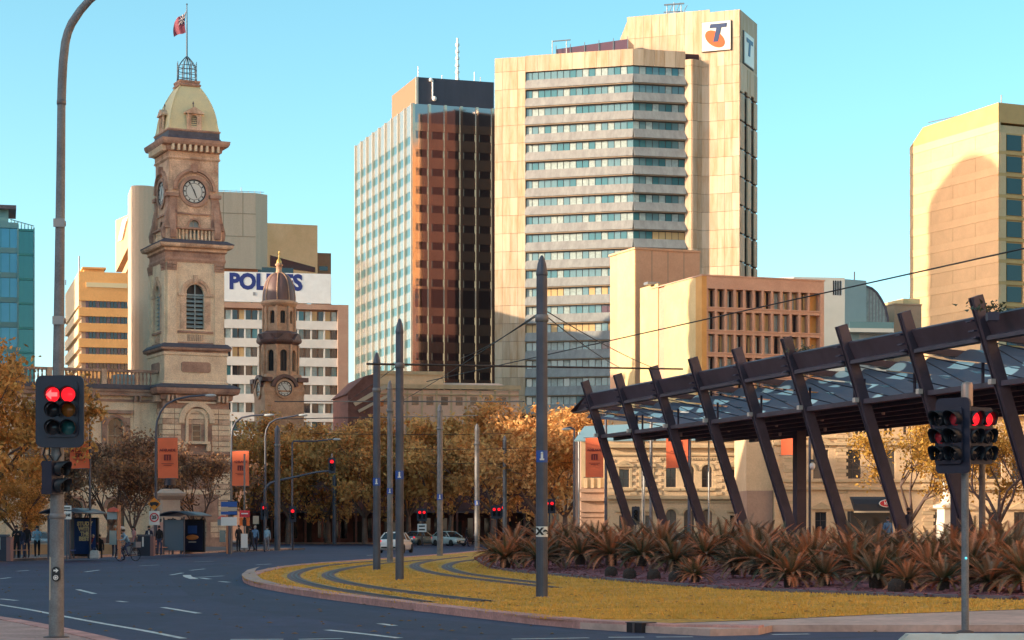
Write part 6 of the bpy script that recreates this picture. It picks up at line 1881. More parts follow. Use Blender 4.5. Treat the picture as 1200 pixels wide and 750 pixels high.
# ================================================================== banners
M_ban = mat('orange_banner', (0.80,0.17,0.07), .7, var=.08, vscale=1.5)
M_bant = mat('banner_print', (0.20,0.03,0.03), .7)
def banner(x0, x1, y0_, y1_, Y, label, skew=0.0, txt=True):
    cx = (x0+x1)/2; w = (x1-x0)/FPX*Y; h = (y1_-y0_)/FPX*Y
    t_ = thing('banner', label, 'banner', (gx(cx,Y),Y-.12,gz(y1_,Y)), 0, 'orange street banners')
    b = MB(); n = 6; V = []
    for dd in (0,.015):
        for k in range(n+1):
            for i in range(n+1):
                u = -w/2+w*i/n; z = h*k/n
                V.append((u+skew*(1-k/n)*w*.1, dd+.05*math.sin(2.5*i/n+1.7*k/n), z))
    q = (n+1)**2
    fs = [(k*(n+1)+i,k*(n+1)+i+1,(k+1)*(n+1)+i+1,(k+1)*(n+1)+i) for k in range(n) for i in range(n)]
    b.add(V, fs+[tuple(j+q for j in reversed(f)) for f in fs], 0, True); b.build('cloth', M_ban, t_)
    for z in (0,h): 
        q_ = MB(); q_.tube([(-w/2-.12,.06,z),(w/2,.06,z)], .025, 6); q_.build('rod', M_pole2, t_)
    if txt:
        lettering('ADELAIDE', w*.17, M_bant, t_, (0,-.03,h*.69), bold=.008)
        b = MB()
        for dx in (-.13,0,.13): b.box((dx-.045)*w,(dx+.045)*w,-.035,-.02,h*.44,h*(.58 if dx == 0 else .56))
        b.box(-.175*w,.175*w,-.035,-.02,h*.56,h*.585); b.build('emblem', M_bant, t_)
        b = MB(); b.box(-.3*w,.3*w,-.035,-.02,h*.355,h*.368); b.box(-.2*w,.2*w,-.035,-.02,h*.315,h*.328); b.build('small_print', M_bant, t_)
banner(185,208.5,513,560.5,128,'orange banner on the lamp beside the statue',.2)
banner(272.3,292,528.5,569.5,137,'orange banner on the lamp at the tower corner')
banner(82,104.5,519,549,110,'orange banner half hidden behind the near left traffic light',.3)
banner(686,707,513,559.5,126,'orange banner on the dark post at the left end of the canopy')
banner(780.5,806,494,548.5,120,'orange banner behind the third canopy strut')
banner(915,931.5,511,533.5,118,'short orange banner left of the wide dark column',txt=False)
t_ = thing('lamp_post', 'dark post carrying the banner behind the near left traffic light', 'pole', (gx(105.5,110),110,.12)); b = MB(); b.tube([(0,0,0),(0,0,gz(500,110))],.06,8); b.build('shaft', M_pole, t_); b = MB(); b.lathe([(.14,0),(.14,.2),(.07,.26)],n=8); b.build('base', M_pole, t_)

# ================================================================== bus shelters
def shelter(px, pyb, label, ad_lines, adcol, L=4.2, D=1.35):
    p = G(px,pyb,.12)
    t_ = thing('bus_shelter', label, 'bus shelter', (p.x,p.y,.12), R(83))
    for x in (.1,L*.5,L-.1):
        b = MB(); b.tube([(x,D-.05,0),(x,D-.05,2.3)], .05, 8); b.build('post', M_pole, t_)
    b = MB(); b.tube([(.1,.15,0),(.1,.15,2.35)], .05, 8); b.build('post', M_pole, t_)
    for k in range(3):
        x0 = .15+(L-.3)*k/3; bx('glass_pane', t_, mat('shelter_glass',(0.10,0.16,0.22),.08,spec=.8), x0+.04, x0+(L-.3)/3-.04, D-.07, D-.04, .25, 2.15)
        bx('glass_frame', t_, M_pole, x0, x0+.04, D-.09, D-.02, .2, 2.2)
    bx('end_glass', t_, MATS['shelter_glass'], .08, .11, .2, D-.1, .25, 2.15)
    for k in range(5): bx('poster', t_, (M_blue,M_white,M_blue,M_teal,M_blue)[k], .5+.6*k, .85+.6*k, D-.1, D-.08, .95, 1.7)
    # curved roof
    b = MB(); n = 8; V = []
    for x in (-.5, L+.5):
        for i in range(n+1):
            f = i/n; V.append((x, -.35+(D+.6)*f, 2.38+.32*math.sin(math.pi*f)*.8)); 
    V += [(x,y,z+.07) for x,y,z in V]; m = n+1
    fs = [(i,i+1,m+i+1,m+i) for i in range(n)]+[(2*m+i,3*m+i,3*m+i+1,2*m+i+1) for i in range(n)]+[(i,2*m+i,2*m+i+1,i+1) for i in range(n)]+[(m+i,m+i+1,3*m+i+1,3*m+i) for i in range(n)]+[(0,m,3*m,2*m),(n,2*m+n,3*m+n,m+n)]
    b.add(V, fs, 0, True); b.build('roof', mat('shelter_roof',(0.06,0.075,0.10),.35,.3), t_)
    bx('seat', t_, M_blue, .6, L-1.2, D-.55, D-.15, .42, .47); bx('seat_leg', t_, M_pole, .8, .86, D-.4, D-.34, 0, .42); bx('seat_leg', t_, M_pole, L-1.5, L-1.44, D-.4, D-.34, 0, .42)
    ad = bx('advert_panel', t_, M_black, L-.12, L+.12, -.05, D+.05, .1, 2.2)
    pane = link('advert_face', cube(adcol), t_, (L-.125, D/2, 1.18), (0,0,0), (.02,D-.16,1.9))
    z = 1.86
    for i, ln in enumerate(ad_lines):
        lettering(ln, .30, mat('advert_text',(0.75,0.72,0.45),.5), t_, (L-.15, D/2, z), (R(90),0,R(-90)), bold=.02, sx=.9, name='advert_lettering'); z -= .27
    return t_, L, D
M_adb = mat('advert_blue', (0.01,0.055,0.22), .3); M_add = mat('advert_dark', (0.015,0.02,0.06), .3)
s1 = shelter(84,655.5,'bus shelter at left with a blue advert panel reading STUDY WITH THE BEST', ('STUDY','WITH','THE','BEST.'), M_adb)
s2 = shelter(218,649.8,'bus shelter in front of the tower with a dark advert panel showing an orange oval', (), M_add, 4.2, 1.5)
T2 = s2[0]; L2_, D2_ = s2[1], s2[2]
b = MB(); b.ball((L2_-.15,D2_/2,1.05),(.03,.42,.17),12,6); b.build('advert_picture', mat('advert_orange',(0.6,0.25,0.08),.5), T2)
bx('advert_line', T2, mat('advert_pale',(0.5,0.55,0.55),.5), L2_-.15, L2_-.13, .5, 1.0, .72, .78); bx('advert_figure', T2, M_blue, L2_-.15, L2_-.13, .45, 1.05, 1.3, 1.8)

# ================================================================== street signs and small furniture
def post(t_, h, r=.045, m=None):
    b = MB(); b.tube([(0,0,0),(0,0,h)], r, 8); return b.build('post', m or M_pole, t_)
def spot(px, py, z=.12): return tuple(G(px,py,z))
M_org = mat('sign_orange', (0.80,0.28,0.02), .5); M_signr = mat('sign_redband', (0.62,0.03,0.05), .5)
p = spot(181,651.5); Y = p[1]
t_ = thing('road_sign', 'orange diamond warning sign above a round speed limit sign near the statue', 'road sign', p); post(t_, gz(583,Y)-.12)
b = MB(); zc_ = gz(590.5,Y)-.12; r_ = 7.6/FPX*Y; b.ext([(0,zc_-r_),(r_,zc_),(0,zc_+r_),(-r_,zc_)], -.08,-.05,mpF); d_ = b.build('diamond_plate', M_org, t_)
b = MB(); b.ext([(-.26,zc_-.07),(.26,zc_-.07),(.28,zc_+.05),(.1,zc_+.12),(-.24,zc_+.1)],-.1,-.085,mpF); b.disc((-.14,zc_-.09),.06,mpF,-.1,8); b.disc((.14,zc_-.09),.06,mpF,-.1,8); b.build('pictogram', M_black, d_)
b = MB(); zc_ = gz(607,Y)-.12; b.ext(rrect(.62,.82,.03,0,zc_),-.08,-.05,mpF); pl = b.build('speed_plate', M_white, t_)
b = MB(); b.ring((0,zc_+.03),.27,.20,mpF,-.1,-.08,20); b.build('red_ring', M_signr, pl); lettering('25', .28, M_black, pl, (0,-.1,zc_+.03), bold=.012)
# bus lane sign on thin dark pole
p = spot(78.5,656); Y = p[1]
t_ = thing('road_sign', 'white rectangular LANE sign on a thin dark pole beside the near left pole', 'road sign', p); post(t_, gz(590,Y)-.12)
for za_, zb_ in ((592.5,597.5),(599,608.5)):
    b = MB(); zt_, zb2 = gz(za_,Y)-.12, gz(zb_,Y)-.12; b.box(-.24,.24,-.08,-.05,zb2,zt_); pl = b.build('plate', M_white, t_)
    if za_ > 595: lettering('LANE', .19, M_black, pl, (.0,-.09,(zt_+zb2)/2), bold=.01, sx=.85)
    else: bx('black_bar', pl, M_black, -.18, .18, -.1, -.081, (zt_+zb2)/2-.04, (zt_+zb2)/2+.02)
# orange stop totems
def totem(px, py, label, hpy):
    p = spot(px,py); Y = p[1]; t_ = thing('stop_totem', label, 'bus stop sign', p, 0, 'orange bus stop totems')
    M_tan2 = mat('totem_orange', (0.60,0.24,0.12), .6)
    h = gz(hpy,Y)-.12
    b = MB(); b.box(-.07,.07,-.07,.07,0,h); b.build('post', M_tan2, t_)
    b = MB(); b.lathe([(.34,0),(.3,.12),(.15,.22),(.01,.25)], n=12); c_ = b.build('red_cap', mat('totem_red',(0.55,0.09,0.05),.5), t_, (-.3,0,h-.35))
    b = MB(); b.box(-.62,-.1,-.06,.06,h-.75,h-.37); b.build('route_plate', M_metal, t_)
    b = MB(); b.box(-.5,-.12,-.06,.06,.75,1.5); b.build('timetable_case', M_teal, t_)
    return t_
totem(139.5,655,'orange bus stop totem with a red cap between the two shelters',592)
totem(266.5,649,'orange bus stop totem right of the second shelter, in front of the tower corner',602)
p = spot(268.5,649.5); Y = p[1]
t_ = thing('street_sign', 'blue and white notice boards stacked on a dark post at the tower corner', 'sign', p); post(t_, gz(586,Y)-.12, .06)
for za_, zb_, m in ((588,594,M_blue),(594.5,599,M_frame_p),(599.5,603,M_blue),(606,616,M_white)):
    bx('plate', t_, m, -.5, .5, -.1, -.06, gz(zb_,Y)-.12, gz(za_,Y)-.12)
p = spot(286.5,648); Y = p[1]
t_ = thing('street_sign', 'red and orange sign plates over a white notice strip on a pale pole', 'sign', p); post(t_, gz(532,Y)-.12, .06, M_pole2)
r1 = bx('red_plate', t_, M_signr, -.32, .36, -.1, -.06, gz(606,Y)-.12, gz(598,Y)-.12)
bx('orange_plate', t_, mat('plate_orange',(0.75,0.16,0.03),.5), -.32, .36, -.1, -.06, gz(616,Y)-.12, gz(606.5,Y)-.12)
b = MB(); zc_ = gz(611,Y)-.12; b.ball((0.02,-.11,zc_+.2),.09,8,6); b.box(-.1,.14,-.12,-.1,zc_-.3,zc_+.12); b.build('pictogram', M_black, t_)
bx('notice_strip', t_, M_white, -.22, .22, -.1, -.06, gz(642,Y)-.12, gz(625.5,Y)-.12)
bx('white_bar', t_, M_white, -.2, .24, -.115, -.101, gz(602.6,Y)-.12, gz(601.2,Y)-.12)
p = spot(300,646); Y = p[1]+6
t_ = thing('street_sign', 'small pale square sign on a thin pole behind the pedestrians', 'sign', (gx(300,Y),Y,.12)); post(t_, 2.6, .04); bx('plate', t_, M_frame_p, -.22, .22, -.06, -.03, 1.95, 2.55)
p = spot(263,650); t_ = thing('traffic_light', 'dark unlit pedestrian signal left of the blue notice boards', 'traffic light', (p[0],p[1]+3,.12)); post(t_, 5.2, .05, M_pole2)
b = MB(); b.ext(rrect(.5,.9,.05,.15,2.9),-.15,.02,mpF); b.build('lantern_body', M_sig, t_); aspect(t_, .15, 3.1, .13, M_off, .2); aspect(t_, .15, 2.75, .13, M_off, .2)
# bins
def bin_(px, py, label, w=.75, h=1.25, m=None):
    p = spot(px,py); t_ = thing('litter_bin', label, 'bin', p, 0, 'litter bins on the far pavement')
    b = MB(); b.ext(rrect(w,h-.1,.04,0,(h-.1)/2+.02), -.3,.3,mpF); b.build('body', m or M_sig, t_)
    b = MB(); b.ext(rrect(w+.06,.1,.03,0,h-.03), -.33,.33,mpF); b.build('lid', M_pole, t_); bx('side_panel', t_, mat('bin_side',(0.22,0.12,0.12),.6), w/2, w/2+.2, -.3, .3, .02, h-.1); bx('slot', t_, M_white, -w*.12, w*.0, -.32, -.305, h*.45, h*.9)
bin_(169.5,651.8,'dark litter bin between the cyclist and the speed sign')
bin_(2,658,'dark litter bin at the left edge behind the near kerb', .6, 1.3)
# low seats/planters
def bench(px, py, label, c):
    p = spot(px,py); t_ = thing('bench', label, 'bench', (p[0],p[1],.12), R(75), 'low pink seats on the far pavement')
    for k in range(3): bx('slat', t_, c, -.8, .8, -.24+.17*k, -.1+.17*k, .42, .47)
    for k in range(2): bx('back_slat', t_, c, -.8, .8, .3, .34, .58+.17*k, .72+.17*k)
    for x in (-.65,.65):
        bx('leg', t_, M_pole, x-.03, x+.03, -.2, -.15, 0, .42); bx('leg', t_, M_pole, x-.03, x+.03, .29, .34, 0, .86)
M_pinkw = mat('pink_seat', (0.50,0.25,0.20), .6)
bench(20,654.5,'pink slatted bench beside the group of people at far left', M_pinkw); bench(190,649.8,'low pink slatted bench left of the second shelter', M_pinkw)
# sunlit timber hoarding behind people
t_ = thing('low_wall', 'long low tan wall behind the people on the far pavement', 'wall', (gx(60,128),128,.12), R(14))
for k in range(7): bx('panel', t_, mat('tan_hoarding',(0.50,0.30,0.16),.75,var=.2,vscale=1.2), -3.2+1.0*k, -2.23+1.0*k, -.1, .1, 0, .62)
bx('coping', t_, M_frame_p, -3.2, 3.8, -.14, .14, .62, .68)

# ================================================================== statue
SPY = 141.; t_ = thing('statue_pedestal', 'tall pale stone pedestal with pink plinth in front of the post office', 'pedestal', (gx(199,SPY),SPY,.12), R(20))
zz = lambda py: gz(py,SPY)-.12
M_ped = mat('pedestal_stone', (0.50,0.40,0.32), .7, vscale=.9, col2=(0.42,0.32,0.26), fine=.06); M_pedp = mat('pedestal_pink', (0.42,0.24,0.20), .6, var=.2, vscale=.9)
b = MB(); b.rect(-.9,.9,-.9,.9,[(.75,0),(.75,.35),(.45,.38),(.45,zz(622)),(.2,zz(619)),(.1,zz(616)),(0,zz(612))]); b.build('plinth', M_pedp, t_)
b = MB(); b.rect(-.62,.62,-.62,.62,[(.05,zz(613)),(0,zz(610)),(-.02,zz(586)),(.12,zz(584)),(.3,zz(581)),(.34,zz(578)),(.1,zz(576)),(-.1,zz(573))]); b.build('shaft', M_ped, t_)
bx('plaque', t_, M_black, -.28, .28, -.66, -.62, zz(616)+.2, zz(608)); bx('plaque', t_, M_black, -.66, -.62, -.28, .28, zz(616)+.2, zz(608))
# ================================================================== storm drain and barrier
p = G(745,741.2,0)
t_ = thing('storm_drain', 'dark rectangular storm drain mouth set in the kerb of the lawn', 'drain', (p.x,p.y,0), math.atan2(G(757,741.5).y-G(733,740.3).y, G(757,741.5).x-G(733,740.3).x))
bx('mouth', t_, M_black, -.17, .17, -.04, .3, .0, .158); bx('frame', t_, M_frame_d, -.19, .19, -.05, .3, .158, .172); bx('grate', t_, M_frame_d, -.02, .02, -.06, -.04, .0, .16)
t_ = thing('concrete_barrier', 'white painted concrete barrier at the bottom right corner', 'barrier', (gx(1055,15.),15.,0), R(-2))
b = MB(); hb_ = gz(742.5,15.)
P = [(-.24,0),(-.24,.1),(-.12,.35),(-.10,hb_-.05),(-.07,hb_),(.07,hb_),(.10,hb_-.05),(.12,.35),(.24,.1),(.24,0)]
n = len(P); A_ = [(0.0 + (.05 if z > hb_-.03 else 0),y,z) for y,z in P]; B_ = [(2.4,y,z) for y,z in P]
b.add(A_+B_, [(k,(k+1)%n,(k+1)%n+n,k+n) for k in range(n)]+[tuple(range(n)),tuple(range(2*n-1,n-1,-1))]); b.build('block', mat('barrier_white',(0.72,0.72,0.66),.6,col2=(0.55,0.52,0.45),vscale=3), t_)
bx('lifting_slot', t_, M_frame_d, .3, .42, -.02, .02, hb_+.001, hb_+.006); bx('base_rail', t_, M_pole2, 0.02, 2.4, -.26, -.241, .0, .08)
# ================================================================== trees
M_bark = mat('bark', (0.15,0.10,0.085), .9, col2=(0.08,0.055,0.05), vscale=2, bump=.4, bscale=10)
M_barkp = mat('plane_bark', (0.26,0.19,0.16), .9, col2=(0.15,0.10,0.09), vscale=1.5)
def leafmat(name, c1, c2, c3, sc_=.5):
    m = bpy.data.materials.new(name); m.use_nodes = True; t = m.node_tree; b = t.nodes['Principled BSDF']
    b.inputs['Roughness'].default_value = .65; b.inputs['Specular IOR Level'].default_value = .25
    g = t.nodes.new('ShaderNodeNewGeometry'); n1 = t.nodes.new('ShaderNodeTexNoise'); n1.inputs['Scale'].default_value = sc_; n1.inputs['Detail'].default_value = 3
    n2 = t.nodes.new('ShaderNodeTexWhiteNoise'); n2.noise_dimensions = '1D'
    t.links.new(g.outputs['Position'], n1.inputs[0]); t.links.new(g.outputs['Random Per Island'], n2.inputs['W'])
    ad = t.nodes.new('ShaderNodeMix'); ad.data_type = 'FLOAT'; ad.inputs[0].default_value = .55
    mr = t.nodes.new('ShaderNodeMapRange'); mr.inputs[1].default_value = .3; mr.inputs[2].default_value = .7
    t.links.new(n1.outputs[0], mr.inputs[0]); t.links.new(mr.outputs[0], ad.inputs[2]); t.links.new(n2.outputs[0], ad.inputs[3])
    cr = t.nodes.new('ShaderNodeValToRGB'); e = cr.color_ramp.elements
    e[0].position = .1; e[0].color = c1+(1,); e[1].position = .9; e[1].color = c3+(1,); q = e.new(.5); q.color = c2+(1,)
    t.links.new(ad.outputs[0], cr.inputs[0]); t.links.new(cr.outputs[0], b.inputs['Base Color'])
    tr = t.nodes.new('ShaderNodeBsdfTranslucent'); t.links.new(cr.outputs[0], tr.inputs[0])
    mx = t.nodes.new('ShaderNodeMixShader'); mx.inputs[0].default_value = .3
    t.links.new(b.outputs[0], mx.inputs[1]); t.links.new(tr.outputs[0], mx.inputs[2]); t.links.new(mx.outputs[0], t.nodes['Material Output'].inputs[0])
    return m
M_lf_c = leafmat('autumn_leaf', (0.30,0.15,0.06), (0.76,0.39,0.14), (0.92,0.60,0.22), .35)
M_lf_l = leafmat('olive_orange_leaf', (0.24,0.13,0.04), (0.64,0.31,0.09), (0.88,0.50,0.15), .6)
M_lf_b = leafmat('brown_leaf', (0.14,0.075,0.06), (0.30,0.17,0.11), (0.52,0.27,0.11), .7)
M_lf_y = leafmat('yellow_leaf', (0.24,0.12,0.03), (0.52,0.30,0.06), (0.68,0.43,0.10), .5)

def limbs(b, rg, p, d, L, r, depth, spread, tips, up=.25, seg=3):
    pts = [p]; q = p; dd = d
    for i in range(seg):
        dd = (dd+Vector((rg.uniform(-.18,.18),rg.uniform(-.18,.18),rg.uniform(-.05,.15)*up*2))).normalized()
        q = q+dd*(L/seg); pts.append(q)
    b.tube(pts, [r*(1-.5*i/seg) for i in range(seg+1)], 6 if depth > 1 else 4)
    if depth == 0: tips.append(q); return
    n = rg.choice((2,3,3)) if depth > 1 else rg.choice((2,3))
    for k in range(n):
        a = rg.uniform(0,6.28); t = spread*rg.uniform(.6,1.2)
        o = dd.orthogonal().normalized(); o = Matrix.Rotation(a,3,dd) @ o
        nd = (dd*math.cos(t)+o*math.sin(t)+Vector((0,0,up*.4))).normalized()
        limbs(b, rg, pts[rg.choice((-1,-1,-2))], nd, L*rg.uniform(.62,.82), r*.5, depth-1, spread, tips, up, seg)
    tips.append(q)

def tree_meshes(seed, h, trunk_h, rx, rz, nleaf, ls, leaf, bark, depth=4, tr=.28, shell=.5, clumps=80, spread=.6, cr_=.9, tipw=.5):
    rg = random.Random(seed); b = MB(); tips = []
    pts = [Vector((0,0,0)),Vector((rg.uniform(-.1,.1),0,trunk_h*.5)),Vector((rg.uniform(-.2,.2),rg.uniform(-.1,.1),trunk_h))]
    b.tube(pts, [tr*1.25,tr,tr*.8], 9)
    for k in range(5):
        a = k*1.256+rg.uniform(-.4,.4)
        limbs(b, rg, pts[-1], Vector((math.cos(a)*.65,math.sin(a)*.65,.8)).normalized(), (h-trunk_h)*.36, tr*.55, depth-1, spread, tips)
    trunk = b.mesh('trunk', bark)
    c = Vector((0,0,trunk_h+rz*.92))
    C = []
    for t_ in tips:
        if rg.random() < tipw: C.append(t_)
    while len(C) < clumps:
        v = Vector((rg.gauss(0,1),rg.gauss(0,1),rg.gauss(0,1))).normalized()*(rg.random()**shell)
        w = 1+.28*noise.noise(v*1.6+Vector((seed,0,0)))
        C.append(c+Vector((v.x*rx*w,v.y*rx*w,v.z*rz*w)))
    V = []; F = []
    per = max(1,nleaf//len(C))
    for cc in C:
        rr = cr_*rg.uniform(.55,1.25)
        for _ in range(int(per*rg.uniform(.5,1.5))):
            v = Vector((rg.gauss(0,.5),rg.gauss(0,.5),rg.gauss(0,.42)))*rr
            p = cc+v
            if p.z < trunk_h*.75: continue
            s_ = ls*rg.uniform(.6,1.4)
            e1 = Vector((rg.uniform(-1,1),rg.uniform(-1,1),rg.uniform(-1,1))).normalized(); e2 = e1.orthogonal().normalized()
            e2 = Matrix.Rotation(rg.uniform(0,6.28),3,e1) @ e2
            o = len(V); V += [p-e1*s_, p+e2*s_*.55, p+e1*s_, p-e2*s_*.55]; F.append((o,o+1,o+2,o+3))
    me = bpy.data.meshes.new('crown'); me.from_pydata([tuple(v) for v in V],[],F); me.materials.append(leaf)
    return trunk, me
def place_tree(ms, px, Y, label, rz=0.0, s=1.0, z=.1, group=None, sz=None):
    t_ = thing('tree', label, 'tree', (gx(px,Y),Y,z), rz, group)
    link('trunk', ms[0], t_); link('crown', ms[1], t_); t_.scale = (s,s,sz or s)
    return t_
PL = [tree_meshes(31+k, 14.5, 2.9, 5.0, 5.9, 12500, .22, M_lf_c, M_barkp, 4, .30, .45, 105, .6, 1.15) for k in range(3)]
GP = 'autumn plane trees in front of the shop row'
for i,(px,Y,s,rz,lab) in enumerate((
    (292,232,1.0,.3,'leftmost autumn tree of the row, beside the small clock tower'),
    (338,226,.98,1.7,'autumn tree under the town hall clock in front of the shops'),
    (384,230,1.0,2.6,'autumn tree behind the hanging red signal'),
    (428,222,.98,.9,'autumn tree behind the dark line poles, left of the white car'),
    (478,226,1.02,4.0,'autumn tree above the white car and double red signal'),
    (528,221,1.02,5.1,'autumn tree with sunlit top above the white hatchback'),
    (578,216,1.06,2.2,'autumn tree above the double red signals'),
    (628,200,1.02,3.3,'tallest autumn tree just left of the nearest line pole'),
    (662,186,.92,.5,'rightmost autumn tree, touching the canopy tip'))):
    place_tree(PL[i % 3], px, Y, lab, rz, s, .1, GP)
LT = tree_meshes(5, 13.0, 2.2, 3.6, 5.5, 19000, .15, M_lf_l, M_bark, 4, .3, .45, 130, .6, .85)
place_tree(LT, -42, 112, 'big orange and olive autumn tree at the left edge behind the traffic light', .4, 1.0)
place_tree(LT, 22, 138, 'smaller orange autumn tree just right of the left edge, above the people', 2.2, .5)
BT_ = tree_meshes(8, 9.0, 1.8, 3.5, 3.0, 9000, .13, M_lf_b, M_bark, 5, .2, .6, 60, .7, .9, .25)
place_tree(BT_, 128, 152, 'half bare brown tree in front of the post office wing', 1.1, 1.0)
place_tree(BT_, 158, 148, 'thin dark tree beside the first orange banner, left of the statue', 3.0, .82)
place_tree(BT_, 232, 158, 'half bare brown tree in front of the tower arch', 4.4, .9)
place_tree(BT_, 94, 160, 'half bare brown tree behind the near left traffic light', 5.6, .9)
RT_ = tree_meshes(12, 8.4, 2.0, 3.5, 2.8, 7000, .10, M_lf_y, M_bark, 5, .22, .5, 80, .75, .8, .3)
place_tree(RT_, 1066, 118, 'spreading golden autumn tree behind the canopy struts in front of the cream building', .6, 1.0)
place_tree(RT_, 1172, 108, 'golden autumn tree at the right edge behind the near traffic light', 2.4, .95)

# ================================================================== cycads
def cyc_leaf(name, c0, c1, c2):
    """each frond its own hue; green at the stalk turning rust towards the tip"""
    m = bpy.data.materials.new(name); m.use_nodes = True; t = m.node_tree; b = t.nodes['Principled BSDF']
    oi = t.nodes.new('ShaderNodeObjectInfo'); tc = t.nodes.new('ShaderNodeTexCoord'); sx = t.nodes.new('ShaderNodeSeparateXYZ')
    t.links.new(tc.outputs['Object'], sx.inputs[0])
    ad = t.nodes.new('ShaderNodeMath'); ad.operation = 'MULTIPLY_ADD'; ad.inputs[1].default_value = .75
    sb = t.nodes.new('ShaderNodeMath'); sb.operation = 'SUBTRACT'; sb.inputs[1].default_value = .12
    t.links.new(oi.outputs['Random'], sb.inputs[0]); t.links.new(sx.outputs[0], ad.inputs[0]); t.links.new(sb.outputs[0], ad.inputs[2])
    cr = t.nodes.new('ShaderNodeValToRGB'); e = cr.color_ramp.elements
    e[0].position = .2; e[0].color = c0+(1,); e[1].position = 1.0; e[1].color = c2+(1,); q = e.new(.55); q.color = c1+(1,)
    t.links.new(ad.outputs[0], cr.inputs[0]); t.links.new(cr.outputs[0], b.inputs['Base Color'])
    b.inputs['Roughness'].default_value = .5; b.inputs['Specular IOR Level'].default_value = .4
    return m
M_cy = cyc_leaf('cycad_leaf', (.042,.085,.028), (.20,.12,.05), (.68,.24,.11)); M_cyd = cyc_leaf('cycad_leaf_dark', (.04,.06,.035), (.085,.085,.045), (.30,.16,.09))
M_cyt = mat('cycad_trunk', (0.05,0.035,0.03), .95, bump=.8, bscale=14)
def frond_mesh(curl, L, m, seed):
    rg = random.Random(seed); b = MB(); n = 9; pts = []; p = Vector((0,0,0)); a = 0.0
    for i in range(n+1):
        pts.append(p.copy()); a -= curl/n; p = p+Vector((math.cos(a),0,math.sin(a)))*(L/n)
    V = []
    for i, q in enumerate(pts): w = .016*(1-i/n)+.004; V += [(q.x,-w,q.z),(q.x,w,q.z)]
    b.add(V, [(2*i,2*i+1,2*i+3,2*i+2) for i in range(n)])
    K = 26
    for k in range(2,K):
        f = k/K; i = min(n-1,int(f*n)); q = pts[i].lerp(pts[i+1], f*n-i); d = (pts[i+1]-pts[i]).normalized(); up = Vector((-d.z,0,d.x))
        l = L*.155*math.sin(math.pi*min(1,f*.92+.1))**.6*rg.uniform(.85,1.1)
        for s_ in (-1,1):
            tip = q+d*l*.62+Vector((0,s_*l*.68,0))+up*l*.32
            w = d*.02
            b.add([q-w,q+w,tip],[(0,1,2)])
    return b.mesh('frond', m)
FR = {}
for nm, m in (('a',M_cy),('d',M_cyd)):
    FR[nm] = [frond_mesh(c, 1.12, m, i) for i, c in enumerate((.45,.75,1.05,1.35))]
TRK = MB().lathe([(.17,0),(.2,.1),(.19,.26),(.2,.32),(.1,.42)], n=9).mesh('trunk', M_cyt)
ncy = 0
def cycad(x, y, z, s, label, tone=.3, nf=34, seed=0):
    rg = random.Random(seed)
    t_ = thing('cycad', label, 'plant', (x,y,z-.05), rg.uniform(0,6.28), 'cycads in the garden bed')
    link('trunk', TRK, t_, (0,0,0), (0,0,0), (s,s,s))
    for k in range(nf):
        f = k/nf
        az = k*2.39996+rg.uniform(-.2,.2)
        el = R(80)-R(78)*f**.95+rg.uniform(-.12,.12)
        me = rg.choice(FR['d' if rg.random() < tone else 'a'][0:2] if f < .4 else FR['d' if rg.random() < tone else 'a'][1:4])
        link('frond', me, t_, (.08*s*math.cos(az),.08*s*math.sin(az),.36*s), (0,-el,az), (s*rg.uniform(.8,1.1),)*3)
# rows follow the kerb: photo column, setback from the kerb (m), size, tone
nb_pts = resample(smooth(bed_near), .5)
def bed_at(px, back):
    best = min(nb_pts, key=lambda p: abs(600+p.x/p.y*FPX-px))
    Y = best.y+back; X = gx(px, Y); return X, Y
FRONT = [(592,2.6,1.25),(632,4.0,1.25),(680,7.5,1.3),(716,8.0,1.2),(752,8.5,1.15),(790,7.0,1.1),(815,2.2,.85),(802,3.4,.5),(862,6.5,1.15),(926,2.2,1.0),(966,3.0,.95),(1026,2.8,1.25),(1064,2.6,.95),(1106,2.4,1.1),(1160,2.0,1.15),(1205,2.2,1.15)]
MID = [(578,5.5,1.25),(612,6.5,1.35),(652,7.5,1.35),(698,11,1.3),(736,11.5,1.25),(775,11,1.3),(826,10,1.25),(884,6.8,1.25),(906,5.6,1.15),(950,6.0,1.2),(1000,6.2,1.3),(1046,5.6,1.25),(1090,5.4,1.2),(1136,5.6,1.3),(1188,5.4,1.3)]
BACK = [(602,10,1.3),(640,11,1.35),(668,13,1.35),(720,15,1.35),(760,15,1.35),(804,14.5,1.35),(848,13.5,1.35),(894,10.5,1.3),(932,9.5,1.3),(982,9.8,1.35),(1024,9.4,1.35),(1070,9,1.35),(1116,9.2,1.35),(1163,9.2,1.4)]
REAR = [(640,16,1.3),(700,19,1.35),(780,19,1.35),(826,18,1.35),(872,16,1.35),(915,14,1.35),(958,13.5,1.3),(1004,13,1.35),(1050,13,1.35),(1094,13,1.35),(1142,13,1.35),(1186,13,1.35)]
names = {0:'front row cycad at the kerb',1:'second row cycad',2:'third row cycad',3:'rear cycad'}
SIZE = lambda s: 'large' if s > 1.22 else ('small' if s < .9 else 'mid sized')
marks = [(570,'the left end of the bed'),(635,'the nearest thick line pole'),(690,'the first orange banner behind the canopy'),(738,'the foot of the first strut'),(779,'the foot of the second strut'),(825,'the foot of the third strut'),(873,'the foot of the fourth strut'),(923,'the foot of the fifth strut'),(985,'the foot of the sixth strut'),(1055,'the foot of the seventh strut'),(1131,'the near right traffic light'),(1195,'the right edge')]
